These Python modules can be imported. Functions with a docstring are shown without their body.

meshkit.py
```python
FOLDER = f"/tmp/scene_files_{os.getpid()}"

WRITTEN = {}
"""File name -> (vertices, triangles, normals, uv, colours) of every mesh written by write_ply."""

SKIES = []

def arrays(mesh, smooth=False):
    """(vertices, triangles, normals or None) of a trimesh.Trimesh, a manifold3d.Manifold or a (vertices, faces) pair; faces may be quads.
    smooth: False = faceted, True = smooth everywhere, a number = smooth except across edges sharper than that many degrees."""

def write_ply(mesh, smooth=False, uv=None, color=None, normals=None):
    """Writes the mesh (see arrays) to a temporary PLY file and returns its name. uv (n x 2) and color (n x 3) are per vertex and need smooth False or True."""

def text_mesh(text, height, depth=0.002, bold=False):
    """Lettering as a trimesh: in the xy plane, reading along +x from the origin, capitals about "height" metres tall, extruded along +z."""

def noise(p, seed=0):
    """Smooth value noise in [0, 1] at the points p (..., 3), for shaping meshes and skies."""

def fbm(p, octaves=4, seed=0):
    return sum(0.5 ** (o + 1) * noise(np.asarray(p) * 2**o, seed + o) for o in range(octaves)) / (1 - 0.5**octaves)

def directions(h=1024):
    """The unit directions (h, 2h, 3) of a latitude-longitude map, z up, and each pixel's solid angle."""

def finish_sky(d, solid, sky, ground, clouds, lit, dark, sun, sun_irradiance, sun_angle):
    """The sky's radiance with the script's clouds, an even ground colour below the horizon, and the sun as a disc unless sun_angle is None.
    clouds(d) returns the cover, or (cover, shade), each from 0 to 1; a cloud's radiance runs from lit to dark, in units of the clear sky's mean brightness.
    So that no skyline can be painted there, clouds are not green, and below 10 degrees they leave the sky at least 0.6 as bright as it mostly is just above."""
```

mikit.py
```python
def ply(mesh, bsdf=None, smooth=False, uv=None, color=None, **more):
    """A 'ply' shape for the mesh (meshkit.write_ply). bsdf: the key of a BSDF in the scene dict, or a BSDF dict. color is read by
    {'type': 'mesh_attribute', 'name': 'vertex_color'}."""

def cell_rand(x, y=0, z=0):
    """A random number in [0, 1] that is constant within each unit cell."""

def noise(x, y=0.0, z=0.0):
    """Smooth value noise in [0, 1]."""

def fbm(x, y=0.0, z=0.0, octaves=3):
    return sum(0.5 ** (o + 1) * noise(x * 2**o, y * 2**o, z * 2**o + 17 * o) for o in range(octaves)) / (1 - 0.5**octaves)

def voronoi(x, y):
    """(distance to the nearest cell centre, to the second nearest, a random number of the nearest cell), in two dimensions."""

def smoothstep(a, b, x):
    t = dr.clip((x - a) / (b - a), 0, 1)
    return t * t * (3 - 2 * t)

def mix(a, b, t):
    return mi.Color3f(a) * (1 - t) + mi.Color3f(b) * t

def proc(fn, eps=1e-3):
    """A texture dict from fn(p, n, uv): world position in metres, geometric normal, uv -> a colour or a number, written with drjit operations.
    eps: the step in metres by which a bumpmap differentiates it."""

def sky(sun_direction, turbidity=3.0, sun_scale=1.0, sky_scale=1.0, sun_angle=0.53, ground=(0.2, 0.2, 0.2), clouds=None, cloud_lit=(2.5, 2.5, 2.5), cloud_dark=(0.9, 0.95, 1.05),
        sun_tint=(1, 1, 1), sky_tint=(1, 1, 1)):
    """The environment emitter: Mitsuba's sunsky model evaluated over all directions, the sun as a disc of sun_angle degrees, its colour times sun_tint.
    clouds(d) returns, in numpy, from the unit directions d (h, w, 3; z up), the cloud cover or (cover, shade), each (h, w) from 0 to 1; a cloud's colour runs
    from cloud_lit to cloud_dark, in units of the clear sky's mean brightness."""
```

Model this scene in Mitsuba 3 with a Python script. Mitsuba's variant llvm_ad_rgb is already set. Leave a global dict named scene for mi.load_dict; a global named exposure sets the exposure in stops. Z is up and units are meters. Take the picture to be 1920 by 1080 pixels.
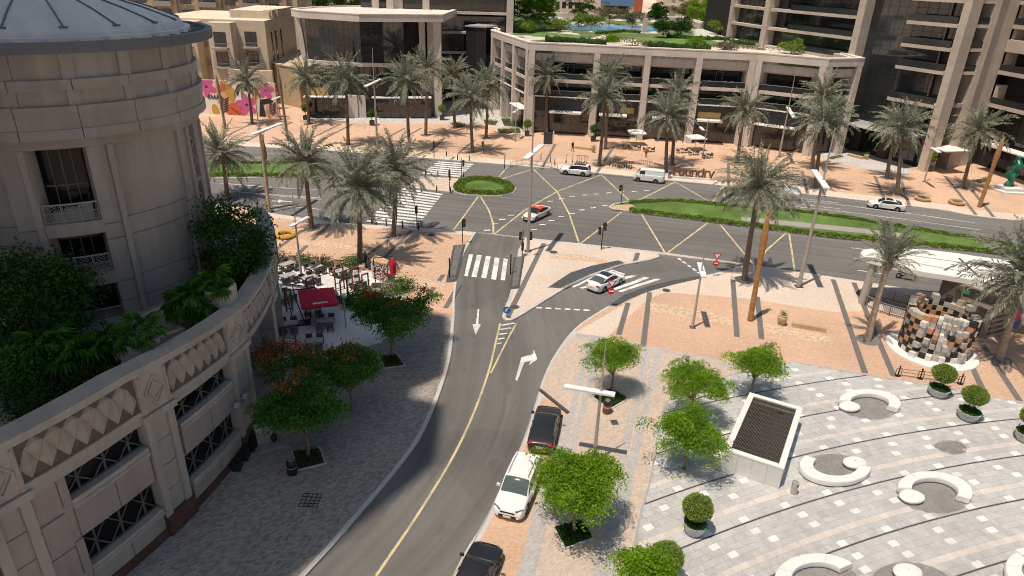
import math, random
import numpy as np, trimesh, shapely
import drjit as dr
import mitsuba as mi
import mikit, meshkit
from mikit import noise, fbm, voronoi, cell_rand, smoothstep, mix, proc
from shapely.geometry import Polygon, LineString, Point, MultiPolygon, box as sbox
from shapely.ops import unary_union

T = mi.ScalarTransform4f
scene, labels = {}, {}

# ---------------------------------------------------------------- camera, sky, exposure
EYE = np.array([0.0, 0.0, 29.5])
PITCH, ROLL = math.radians(25.1), math.radians(1.91)
_F = np.array([0, math.cos(PITCH), -math.sin(PITCH)])
_U0 = np.array([0, math.sin(PITCH), math.cos(PITCH)])
_U = math.cos(ROLL) * _U0 - math.sin(ROLL) * np.array([1.0, 0, 0])
scene['camera'] = {'type': 'perspective', 'fov': 2 * math.degrees(math.atan(0.75)), 'fov_axis': 'x', 'near_clip': 0.5, 'far_clip': 6000.0,
                   'to_world': T().look_at(origin=EYE.tolist(), target=(EYE + _F).tolist(), up=_U.tolist())}
SUN = (-0.2525, -0.2233, 0.9415)
scene['daylight'] = mikit.sky(SUN, turbidity=6.0, sky_scale=0.72, sky_tint=(1.04, 1.0, 0.93), sun_tint=(0.97, 1.0, 1.06), ground=(0.33, 0.29, 0.25))
exposure = 1.6

# ---------------------------------------------------------------- naming
def numbered(key):
    if key not in scene and key not in labels: return key
    i = 1
    while f'{key}_{i:03d}' in scene or f'{key}_{i:03d}' in labels: i += 1
    return f'{key}_{i:03d}'
_next = {}
def fresh(key):
    n = _next.get(key, 0); _next[key] = n + 1
    return key if n == 0 else f'{key}_{n:03d}'
def thing(name, label, cat, group=None, kind=None):
    k = fresh(name); labels[k] = {'label': label}
    if cat: labels[k]['category'] = cat
    if group: labels[k]['group'] = group
    if kind: labels[k]['kind'] = kind
    return k
def part(parent, name, shape, label=None, kind=None):
    k = fresh(f'{parent}__{name}'); scene[k] = shape
    if label or kind: labels[k] = {}
    if label: labels[k]['label'] = label
    if kind: labels[k]['kind'] = kind
    return k
def solo(name, shape, label, cat, group=None, kind=None):
    k = thing(name, label, cat, group, kind); scene[k] = shape; return k
def struct(name, shape, label=None):
    k = fresh(name); scene[k] = shape; labels[k] = {'kind': 'structure'}
    if label: labels[k]['label'] = label
    return k
def holder(name, label=None):
    k = fresh(name); labels[k] = {'kind': 'structure'}
    if label: labels[k]['label'] = label
    return k
def placed(shape, M): return {**shape, 'to_world': T(np.asarray(M, float).tolist())}
def mat4(x=0, y=0, z=0, rz=0, s=1.0, rx=0, ry=0):
    cz, sz = math.cos(rz), math.sin(rz); cx, sx = math.cos(rx), math.sin(rx); cy, sy = math.cos(ry), math.sin(ry)
    Rz = np.array([[cz, -sz, 0], [sz, cz, 0], [0, 0, 1]]); Rx = np.array([[1, 0, 0], [0, cx, -sx], [0, sx, cx]]); Ry = np.array([[cy, 0, sy], [0, 1, 0], [-sy, 0, cy]])
    M = np.eye(4); M[:3, :3] = Rz @ Ry @ Rx * s; M[:3, 3] = (x, y, z); return M

# ---------------------------------------------------------------- mesh helpers
class MB:
    def __init__(s): s.v, s.f, s.n, s.c = [], [], 0, []
    def add(s, v, f, col=None):
        v = np.asarray(v, float); f = np.asarray(f, int)
        if f.shape[1] == 4: f = np.vstack([f[:, [0, 1, 2]], f[:, [0, 2, 3]]])
        s.v.append(v); s.f.append(f + s.n); s.n += len(v)
        if col is not None: s.c.append(np.tile(np.asarray(col, float), (len(v), 1)))
        return s
    def mesh(s, m, col=None): return s.add(m.vertices, m.faces, col)
    def box(s, x, y, z, lx, ly, lz, rz=0, col=None):
        """centre of the base at x, y, z"""
        v = BOXV * [lx, ly, lz]; c_, s_ = math.cos(rz), math.sin(rz)
        v = np.c_[v[:, 0] * c_ - v[:, 1] * s_ + x, v[:, 0] * s_ + v[:, 1] * c_ + y, v[:, 2] + z]
        return s.add(v, BOXF, col)
    def bar(s, a, b, w, h=None, col=None, up=(0, 0, 1)):
        a, b = np.asarray(a, float), np.asarray(b, float); h = w if h is None else h
        d = b - a; L = np.linalg.norm(d); d /= L
        u = np.cross(up, d)
        if np.linalg.norm(u) < 1e-6: u = np.cross((0, 1, 0), d)
        u /= np.linalg.norm(u); n = np.cross(d, u)
        v = BOXV * [w, h, L]
        return s.add(a + v[:, :1] * u + v[:, 1:2] * n + v[:, 2:] * d, BOXF, col)
    def tube(s, pts, r, k=8, col=None, cap=True):
        v, f = tube(pts, r, k, cap); return s.add(v, f, col)
    def quad(s, a, b, c, d, col=None): return s.add([a, b, c, d], [[0, 1, 2, 3]], col)
    def tm(s): return trimesh.Trimesh(np.vstack(s.v), np.vstack(s.f), process=False)
    def ply(s, bsdf, smooth=False, **k):
        if s.c: k['color'] = np.vstack(s.c)
        return mikit.ply(s.tm(), 'm_' + bsdf, smooth, **k)
BOXV = np.array([[x, y, z] for z in (0, 1) for y in (-.5, .5) for x in (-.5, .5)], float)
BOXF = np.array([[0, 2, 3, 1], [4, 5, 7, 6], [0, 1, 5, 4], [2, 6, 7, 3], [0, 4, 6, 2], [1, 3, 7, 5]])
def tube(pts, r, k=8, cap=True):
    p = np.asarray(pts, float); r = np.broadcast_to(np.asarray(r, float), (len(p),)); t = np.gradient(p, axis=0); t /= np.linalg.norm(t, axis=1, keepdims=True) + 1e-12
    ref = np.array([0, 0, 1.0]) if abs(t[:, 2]).mean() < .8 else np.array([1.0, 0, 0])
    a = np.cross(t, ref); a /= np.linalg.norm(a, axis=1, keepdims=True) + 1e-12; b = np.cross(t, a)
    an = np.arange(k) * 2 * np.pi / k
    v = (p[:, None] + r[:, None, None] * (np.cos(an)[None, :, None] * a[:, None] + np.sin(an)[None, :, None] * b[:, None])).reshape(-1, 3)
    i, j = np.meshgrid(np.arange(len(p) - 1), np.arange(k), indexing='ij')
    f = np.stack([i * k + j, i * k + (j + 1) % k, (i + 1) * k + (j + 1) % k, (i + 1) * k + j], -1).reshape(-1, 4)
    f = np.vstack([f[:, [0, 1, 2]], f[:, [0, 2, 3]]])
    if cap:
        n = len(v); v = np.vstack([v, p[0], p[-1]]); q = np.arange(k); e = (len(p) - 1) * k
        f = np.vstack([f, np.c_[q * 0 + n, (q + 1) % k, q], np.c_[q * 0 + n + 1, e + q, e + (q + 1) % k]])
    return v, f[:, ::-1]
def lathe(profile, k=32, x=0, y=0, a0=0, a1=2 * np.pi):
    """profile [(r, z), ...] turned about the vertical at x, y"""
    pr = np.asarray(profile, float); full = abs(a1 - a0 - 2 * np.pi) < 1e-6
    an = a0 + (a1 - a0) * np.arange(k if full else k + 1) / k; m = len(an)
    v = np.stack([x + pr[:, None, 0] * np.cos(an), y + pr[:, None, 0] * np.sin(an), np.broadcast_to(pr[:, None, 1], (len(pr), m))], -1).reshape(-1, 3)
    i, j = np.meshgrid(np.arange(len(pr) - 1), np.arange(m if full else m - 1), indexing='ij')
    f = np.stack([i * m + j, i * m + (j + 1) % m, (i + 1) * m + (j + 1) % m, (i + 1) * m + j], -1).reshape(-1, 4)
    return v, f
def polys(g):
    if g.is_empty: return []
    return [p for p in (g.geoms if hasattr(g, 'geoms') else [g]) if p.geom_type == 'Polygon' and p.area > 1e-4]
def prism(g, z0, z1):
    b = MB()
    for p in polys(g):
        m = trimesh.creation.extrude_polygon(p, z1 - z0); b.add(m.vertices + [0, 0, z0], m.faces)
    return b
def sheet(g, z):
    b = MB()
    for p in polys(g):
        v, f = trimesh.creation.triangulate_polygon(p)
        v = np.asarray(v); a = v[f]; e, g2 = a[:, 1] - a[:, 0], a[:, 2] - a[:, 0]; s_ = e[:, 0] * g2[:, 1] - e[:, 1] * g2[:, 0]
        f = np.where((s_ < 0)[:, None], f[:, ::-1], f); b.add(np.c_[v, np.full(len(v), z)], f)
    return b
def smooth_line(pts, n=8):
    """Catmull-Rom through the points"""
    p = np.asarray(pts, float); q = np.vstack([2 * p[0] - p[1], p, 2 * p[-1] - p[-2]]); out = []
    for i in range(1, len(q) - 2):
        t = np.arange(n)[:, None] / n; a, b, c_, d = q[i - 1:i + 3]
        out.append(.5 * ((2 * b) + (c_ - a) * t + (2 * a - 5 * b + 4 * c_ - d) * t ** 2 + (-a + 3 * b - 3 * c_ + d) * t ** 3))
    return np.vstack(out + [p[-1:]])
def strip(pts, w): return LineString(pts).buffer(w / 2, cap_style='flat', join_style='mitre')
def xf(v, M): v = np.asarray(v, float); return v @ M[:3, :3].T + M[:3, 3]
rng = np.random.default_rng(7)


# ---------------------------------------------------------------- materials
def bsdf(name, d): scene['m_' + name] = d; return name
def rgb(c): return {'type': 'rgb', 'value': list(map(float, c))}
def matt(name, col, rough=.6, spec=.3, **k):
    base = rgb(col) if isinstance(col, (tuple, list)) else proc(col)
    return bsdf(name, {'type': 'twosided', 'bsdf': {'type': 'principled', 'base_color': base, 'roughness': rough, 'specular': spec, **k}})
def bumpy(name, col, fn, scale, rough=.7, spec=.3, eps=1e-2):
    base = rgb(col) if isinstance(col, (tuple, list)) else proc(col)
    return bsdf(name, {'type': 'twosided', 'bsdf': {'type': 'bumpmap', 'arbitrary': proc(fn, eps), 'scale': scale, 'bsdf': {'type': 'principled', 'base_color': base, 'roughness': rough, 'specular': spec}}})
def worn(c, amount=.12, f=.5, seed=0.0):
    """a colour with soft blotches and fine grain"""
    def fn(p, n, uv):
        v = fbm(p.x * f + seed, p.y * f, p.z * f, 4) - .5; g = noise(p.x * 14, p.y * 14, p.z * 14 + seed) - .5
        return mi.Color3f(c) * (1 + amount * (2.2 * v + .35 * g))
    return fn
def vcol(name, rough=.7, spec=.3, grain=.1, f=9.0):
    bsdf(name, {'type': 'twosided', 'bsdf': {'type': 'principled', 'base_color': {'type': 'mesh_attribute', 'name': 'vertex_color'}, 'roughness': rough, 'specular': spec}})
    return name
vcol('tinted')
vcol('tinted_gloss', .35, .5)
KL, KR = (-42.7858, 2.02083, -0.0353514, 0.000200725), (-42.4096, 2.4702, -0.0438493, 0.000246599)   # kerb lines of the side street, x as a cubic of y
def asphalt_fn(p, n, uv):
    left = KL[0] + p.y * (KL[1] + p.y * (KL[2] + p.y * KL[3])); right = KR[0] + p.y * (KR[1] + p.y * (KR[2] + p.y * KR[3]))
    t = (p.x - left) / (right - left)                                   # 0 at the left kerb, 1 at the right kerb
    w = fbm(p.y * .15, p.x * .1, 5.0, 2) - .5; t = t + .03 * w
    track = sum(dr.exp(-dr.square((t - c) / .045)) for c in (.13, .30, .62, .83))
    edge = smoothstep(.10, 0, t) + smoothstep(.90, 1, t)
    streak = fbm(t * 26, p.y * .12, 3.0, 3)
    blot = fbm(p.x * .16, p.y * .16, 9.0, 4); grain = noise(p.x * 23, p.y * 23, 2.0)
    seam = smoothstep(.02, .0, dr.abs(p.y - 52.4 - .12 * noise(p.x * 2, 1.0, 1.0))) + smoothstep(.03, .0, dr.abs(p.x - 1.6 + .02 * p.y)) * smoothstep(40, 39, p.y) * 0
    patch = smoothstep(.60, .62, fbm(p.x * .11 + 31, p.y * .11, 4.0, 2))
    oil = smoothstep(.70, .82, noise(p.x * 1.1, p.y * .7, 11.0)) * smoothstep(.5, .2, dr.abs(t - .22) * dr.abs(t - .72) * 12)
    v = .86 + .36 * (blot - .5) + .22 * (streak - .5) + .13 * (grain - .5) - .085 * track + .10 * edge - .09 * patch - .12 * seam - .12 * oil
    return mi.Color3f(.170, .166, .161) * v
def boulevard_fn(p, n, uv):
    u = p.y - (108.3 - .187 * p.x - .00105 * p.x * p.x)                   # metres across from the far kerb, the road bends
    lane = u / 3.45; f = lane - dr.floor(lane)
    track = dr.exp(-dr.square((f - .28) / .09)) + dr.exp(-dr.square((f - .72) / .09))
    streak = fbm(p.x * .05, u * 1.3, 3.0, 3); blot = fbm(p.x * .08, p.y * .2, 19.0, 4); grain = noise(p.x * 19, p.y * 19, 2.0)
    patch = smoothstep(.60, .61, fbm(p.x * .045 + 3, u * .12, 4.0, 2))
    v = .86 + .26 * (blot - .5) + .30 * (streak - .5) - .10 * track + .12 * (grain - .5) - .06 * patch
    return mi.Color3f(.185, .181, .177) * v
matt('asphalt', asphalt_fn, .85, .2)
matt('boulevard_asphalt', boulevard_fn, .85, .2)
def brick_rows(p, a, lx, ly):
    """(edge distance, random number) of a running bond at angle a"""
    c, s = math.cos(a), math.sin(a); x, y = (p.x * c + p.y * s) / lx, (p.y * c - p.x * s) / ly
    r = dr.floor(y); x = x + .5 * (r - 2 * dr.floor(r / 2))
    fx, fy = x - dr.floor(x), y - r
    e = dr.minimum(dr.minimum(fx, 1 - fx) * lx, dr.minimum(fy, 1 - fy) * ly)
    return e, cell_rand(dr.floor(x) + 3000, r + 3000, 5)
def brick_colour(base, a, lx, ly, spread=.16, blot=.25, joint=.8, seed=0.0):
    def fn(p, n, uv):
        e, r = brick_rows(p, a, lx, ly)
        b = fbm(p.x * .16 + seed, p.y * .16, seed, 4) - .5; g = noise(p.x * 17, p.y * 17, 1.0) - .5
        v = 1 + spread * (r - .5) + blot * b + .1 * g
        return mi.Color3f(base) * v * (joint + (1 - joint) * smoothstep(.004, .02, e))
    return fn
def brick_bump(a, lx, ly):
    def fn(p, n, uv):
        e, r = brick_rows(p, a, lx, ly); return smoothstep(0, .02, e) + .3 * r
    return fn
bumpy('terracotta', brick_colour((.565, .385, .275), .08, .2, .1, .2, .34, .86), brick_bump(.08, .2, .1), .003)
bumpy('pale_paving', brick_colour((.63, .535, .45), .08, .2, .1, .14, .22, .88, 5.0), brick_bump(.08, .2, .1), .003)
bumpy('rose_brick', brick_colour((.55, .45, .375), .55, .22, .11, .22, .2, .82, 9.0), brick_bump(.55, .22, .11), .004)
bumpy('grey_brick', brick_colour((.44, .42, .41), .55, .22, .11, .24, .2, .82, 2.0), brick_bump(.55, .22, .11), .004)
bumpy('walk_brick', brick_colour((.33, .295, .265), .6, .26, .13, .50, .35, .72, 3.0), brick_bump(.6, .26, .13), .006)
matt('band_grey', worn((.155, .145, .14), .12, 1.2), .75)
matt('slate_strip', brick_colour((.085, .088, .096), .3, .3, .15, .3, .2, .8), .6)
matt('kerb_stone', worn((.52, .50, .475), .12, .8), .75)
matt('kerb_dark', (.07, .07, .07), .8)
matt('cafe_floor', worn((.62, .62, .62), .12, .8), .6)
matt('stone_base', worn((.30, .28, .26), .1, .8), .8)
def scuffed(c, f, keep):
    def fn(p, n, uv):
        w = fbm(p.x * f, p.y * f, 3.0, 4); g = noise(p.x * 19, p.y * 19, 5.0)
        return mix((.19, .185, .18), c, keep + (1 - keep) * smoothstep(.34, .56, w + .25 * (g - .5)))
    return fn
matt('white_paint', scuffed((.76, .755, .74), 1.1, .62), .6)
matt('yellow_paint', scuffed((.58, .49, .27), .9, .55), .6)
matt('earth', worn((.42, .34, .26), .2, .02), .9)
matt('grey_court', brick_colour((.46, .445, .43), .1, .6, .3, .12, .2, .9), .7)
matt('soil', worn((.10, .07, .05), .2, 2), .95)


# ---------------------------------------------------------------- ground, roads, pavements
struct('ground', sheet(sbox(-1500, -300, 1500, 2600), -.12).ply('earth'), 'sandy city ground reaching the horizon')
FAR_KERB = [(-260, 104), (-160, 114), (-110, 118.5)] + [(-63.39, 120.13), (-48.02, 117.09), (-35.8, 116.47), (-20.64, 114.06), (-5.74, 111.43), (6.56, 108.99), (18.31, 106), (32.59, 102.38), (42.87, 99.68), (49.98, 97.58), (60.63, 94.01), (70.15, 89.97)] + [(118, 82), (190, 44)]
NEAR_KERB = [(-260, 78), (-160, 83), (-90, 86.3)] + [(-41.15, 85.63), (-30.32, 82.64), (-21.56, 80.28), (-13.45, 79.52), (-4.6, 78.48), (1.41, 77.21), (7.75, 75.86), (16.93, 73.98), (26.35, 71.14), (31.45, 69.48), (36.84, 67.64), (44.04, 64.99), (51.51, 61.97)] + [(76, 50), (140, 12)]
L_KERB = [(-4.6, 78.48), (-5.18, 74.68), (-5.61, 70.72), (-5.73, 65.16), (-5.56, 60.07), (-5.2, 55.61), (-4.91, 48.97), (-5.2, 43.45), (-5.91, 38.2), (-7.09, 34.31), (-8.81, 29.85), (-10.37, 26.15)] + [(-15.5, 15), (-20, 4), (-28, -10), (-40, -30)]
SLIP_OUT = [(26.3, 70.99), (24.12, 69.6), (20.53, 67.44), (16.21, 65.31), (13.09, 63.23), (9.37, 59.32), (5.94, 54.75), (3.79, 49.79), (2.7, 46.01), (2.32, 44.11), (1.27, 38.89), (0.22, 34.93), (-1.25, 30.19), (-2.62, 26.47)] + [(-6, 14), (-11, 4), (-19, -10), (-30, -30)]
boulevard = Polygon(list(smooth_line(FAR_KERB, 6)) + list(smooth_line(NEAR_KERB, 6))[::-1])
side = Polygon(list(smooth_line(L_KERB, 5)) + list(smooth_line(SLIP_OUT, 5))[::-1]).buffer(0)
ISLAND = [(1.41, 77.03), (0.59, 73.19), (0.19, 65.64), (-0.28, 60.47), (-0.73, 57.56), (-0.85, 56.35), (-0.49, 55.64), (0.1, 55.78), (0.89, 56.69), (2.64, 59.16), (5.45, 63.15), (8.47, 66.45), (12.33, 69.81), (15.57, 71.46), (16.79, 72.51), (16.69, 73.63), (7.74, 75.68)]
isl = Polygon(ISLAND).buffer(.4).buffer(-.4)
MED_A = Polygon([(-9.35, 97.01), (-8.83, 100.12), (-7.11, 102.06), (-5.09, 102.59), (-2.59, 101.72), (-0.68, 99.66), (0.14, 97.56), (-0.3, 95.13), (-1.96, 93.67), (-4.6, 93.38), (-7.28, 93.59), (-8.67, 94.71)]).buffer(.6).buffer(-.6)
MED_B = Polygon([(12.94, 90.2), (13.79, 91.71), (16.24, 93.18), (22.63, 94.86), (30.17, 93.45), (39.99, 91.87), (46.36, 89.34), (54.91, 84.92), (62.98, 80.7)] + [(95, 79), (150, 47), (147, 43), (92, 73)] + [(57.24, 77.37), (48.4, 79.02), (40.01, 80.99), (32.61, 82.99), (26.32, 85.2), (15.56, 88.43), (13.33, 89.1)]).buffer(.5).buffer(-.5)
MED_C = Polygon([(-200, 101), (-200, 96)] + [(-46.03, 97.12), (-35.72, 99.21), (-29.52, 99.96), (-32.23, 110.05), (-38.64, 108.19), (-48.48, 106.91)]).buffer(.3).buffer(-.3)
roads = unary_union([boulevard, side])
struct('road', sheet(side.difference(boulevard.buffer(.02)), 0).ply('asphalt'), 'worn grey side street and slip road')
struct('boulevard_road', sheet(boulevard, 0).ply('boulevard_asphalt'), 'wide grey boulevard carriageway crossing the view')
ROAD, BLVD = 'road', 'boulevard_road'

block = sbox(-255, -28, 138, 215)
land = block.difference(roads)
pieces = sorted(polys(land), key=lambda p: -p.area)
FRAME = Polygon([(-7.9, 76.89), (-5.56, 60.07), (-5.2, 55.61), (-4.85, 48.8)])
far = [p for p in pieces if p.centroid.y > 105][0]
near = [p for p in pieces if p.centroid.y <= 105]
left = [p for p in near if p.centroid.x < -20][0]
right = [p for p in near if p.centroid.x > 10][0]
# left pavement: terracotta by the boulevard, dark brick along the side street, pale cafe floor
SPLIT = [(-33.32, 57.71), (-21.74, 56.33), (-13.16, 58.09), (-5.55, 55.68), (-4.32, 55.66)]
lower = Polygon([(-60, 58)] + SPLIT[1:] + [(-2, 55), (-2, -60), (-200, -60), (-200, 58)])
cafe = Polygon([(-25.74, 66.02), (-23.05, 67.41), (-14.64, 65.54), (-10.7, 61.88), (-10.36, 55.02), (-10.85, 51.05), (-16.79, 46.35), (-19.08, 46.21)])
struct('pavement_left', prism(left.difference(lower).difference(cafe), -.1, .12).ply('terracotta'), 'terracotta brick pavement left of the side street')
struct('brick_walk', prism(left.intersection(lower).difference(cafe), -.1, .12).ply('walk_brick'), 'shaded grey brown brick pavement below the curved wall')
struct('cafe_terrace', prism(left.intersection(cafe), -.1, .122).ply('cafe_floor'), 'pale floor of the cafe terrace')
# right pavement
RB = [(5.76, 53.71), (8.66, 53.13), (12.43, 51.68), (15.67, 50.63), (18.93, 49.27), (23.9, 49.93), (29.45, 48.19), (34, 46.95), (38.06, 45.53), (39.98, 44.69)]
rose = Polygon(RB[:5] + [(60, 30)] + [(60, -60), (-40, -60), (-3, 40)] + [(1.9, 43.69), (3.8, 50.21)]).buffer(0)
plaza = Polygon([(3.96, 20.09), (6.7, 26.74), (8.14, 31.58), (9.21, 34.47), (10.82, 40.17), (11.97, 43.43), (14.48, 45.4), (17.75, 47.38), (21.02, 48.81), (23.9, 49.93), (29.45, 48.19), (34, 46.95), (38.06, 45.53), (41.34, 44.28)] + [(48, 40), (62, 34), (62, 8), (20, 8)])
bay = Polygon([(2.4, 44.3), (4.44, 41.36), (3.72, 37.97), (2.05, 31.75), (0.94, 26.51), (0.28, 23.84)] + [(-4, 14), (-8, 14)] + [(-2.61, 26.36), (-1.24, 30.07), (0.22, 34.79), (1.27, 38.73)])
right_terra = right.difference(rose).difference(plaza)
struct('pavement_right', prism(right_terra, -.1, .12).ply('terracotta'), 'terracotta brick pavement right of the slip road')
struct('brick_pavement', prism(right.intersection(rose).difference(plaza).difference(bay), -.1, .12).ply('rose_brick'), 'rose brick pavement between parking bay and stone plaza')
struct('parking_bay', prism(right.intersection(bay).difference(plaza), -.1, .05).ply('terracotta'), 'terracotta parking bay beside the road')
struct('pavement_far', prism(far, -.1, .12).ply('terracotta'), 'terracotta brick pavement before the shops')
struct('traffic_island', prism(isl, -.1, .14).ply('pale_paving'), 'pale paved triangular island between side street and slip road')
# paler paving near the boulevard edges and round the slip road
pale_r = right_terra.intersection(Polygon([(16.33, 66), (20.55, 67.59), (26.24, 70.85), (31.68, 69.37), (36.75, 67.51), (43.94, 64.86), (51.31, 61.71), (48.79, 57.94), (39.09, 60.81), (31.23, 59.66), (23.62, 62.05), (15.74, 62.93), (13.57, 61.28), (8.1, 52.33), (5.76, 53.71)]))
struct('pale_pavement', sheet(pale_r, .124).ply('pale_paving'), 'sun bleached paving along the slip road')
pale_f = far.intersection(LineString(smooth_line(FAR_KERB, 6)).buffer(3.2))
struct('pale_pavement', sheet(pale_f, .124).ply('pale_paving'), 'sun bleached paving along the far kerb')
pale_l = left.difference(lower).difference(cafe).intersection(LineString(smooth_line(NEAR_KERB, 6)).buffer(1.2))
struct('pale_pavement', sheet(pale_l, .124).ply('pale_paving'), 'sun bleached paving along the near kerb')
court = Polygon([(-24, 148)] + [(-45.12, 141.63), (-30.22, 138.71), (-18.72, 141.64), (-13.06, 139.9), (-7.76, 142.34), (1.6, 131.86), (1.63, 139.65)] + [(-4, 175), (-30, 175)]).intersection(far)
struct('grey_court', sheet(court, .125).ply('grey_court'), 'grey paved court between the two glass buildings')
court2 = Polygon([(54.49, 120.96), (59.23, 125.45), (66.19, 125.6), (65.11, 111.86), (59.97, 115.21)] + [(80, 135), (60, 135)]).convex_hull.intersection(far)
struct('grey_court', sheet(court2, .125).ply('grey_court'), 'grey paved entrance court before the right tower')

# patterned mosaic courses laid into the paving
def mosaic_fn(p, n, uv):
    c, s = math.cos(.1), math.sin(.1); x, y = (p.x * c + p.y * s), (p.y * c - p.x * s)
    wave = dr.sin(x * 2.4 + 1.3 * dr.sin(x * .9)) * .35; q = (y + wave) * 1.5; k = q - dr.floor(q)
    t = smoothstep(.35, .45, k) * smoothstep(.95, .85, k); r = cell_rand(x * 5 + 500, y * 5 + 500, 2.0)
    return mix((.56, .39, .275), (.59, .47, .34), t) * (.8 + .35 * r)
matt('mosaic', mosaic_fn, .75)
for owner, z, q in (('pavement_right', .1275, [(13.66, 60.57), (17.67, 59.47), (20.97, 57.91), (20.59, 56.17), (17.16, 57.2), (13.32, 58.58)]), ('pavement_right', .1275, [(23.66, 56.81), (26.68, 55.77), (29, 54.72), (28.55, 53.13), (26, 53.92), (23.22, 55.12)]), ('traffic_island', .1425, [(4.5, 72.53), (7.77, 72.18), (10.67, 70.86), (10.29, 69.61), (7.35, 70.57), (4.08, 70.91)]), ('pavement_left', .1275, [(-19.68, 67.7), (-16.93, 66.76), (-16.56, 65.1), (-19.31, 66.28)]), ('pavement_left', .1275, [(-12.65, 65.43), (-8.87, 64.37), (-6.68, 63.48), (-6.85, 61.93), (-9.21, 62.76), (-12.21, 63.83)]), ('pavement_left', .1275, [(-25.09, 74.26), (-19.89, 73.37), (-16.66, 72.66), (-16.39, 71.38), (-20.09, 71.69), (-24.89, 72.58)]), ('pavement_far', .1275, [(6.6, 116.12), (12.91, 114.79), (19.1, 113.48), (24.25, 112.09), (23.87, 110.05), (18.75, 111.06), (12.69, 112.32), (6.51, 113.95)]), ('pavement_far', .1275, [(-33.38, 121.48), (-21.24, 117.61), (-10.01, 116.86), (-6.26, 115.88), (-6.58, 113.66), (-10.72, 114.55), (-21.75, 115.27), (-33.14, 118.68)])):
    part(owner, 'mosaic_course', sheet(Polygon(q), z).ply('mosaic'))
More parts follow.
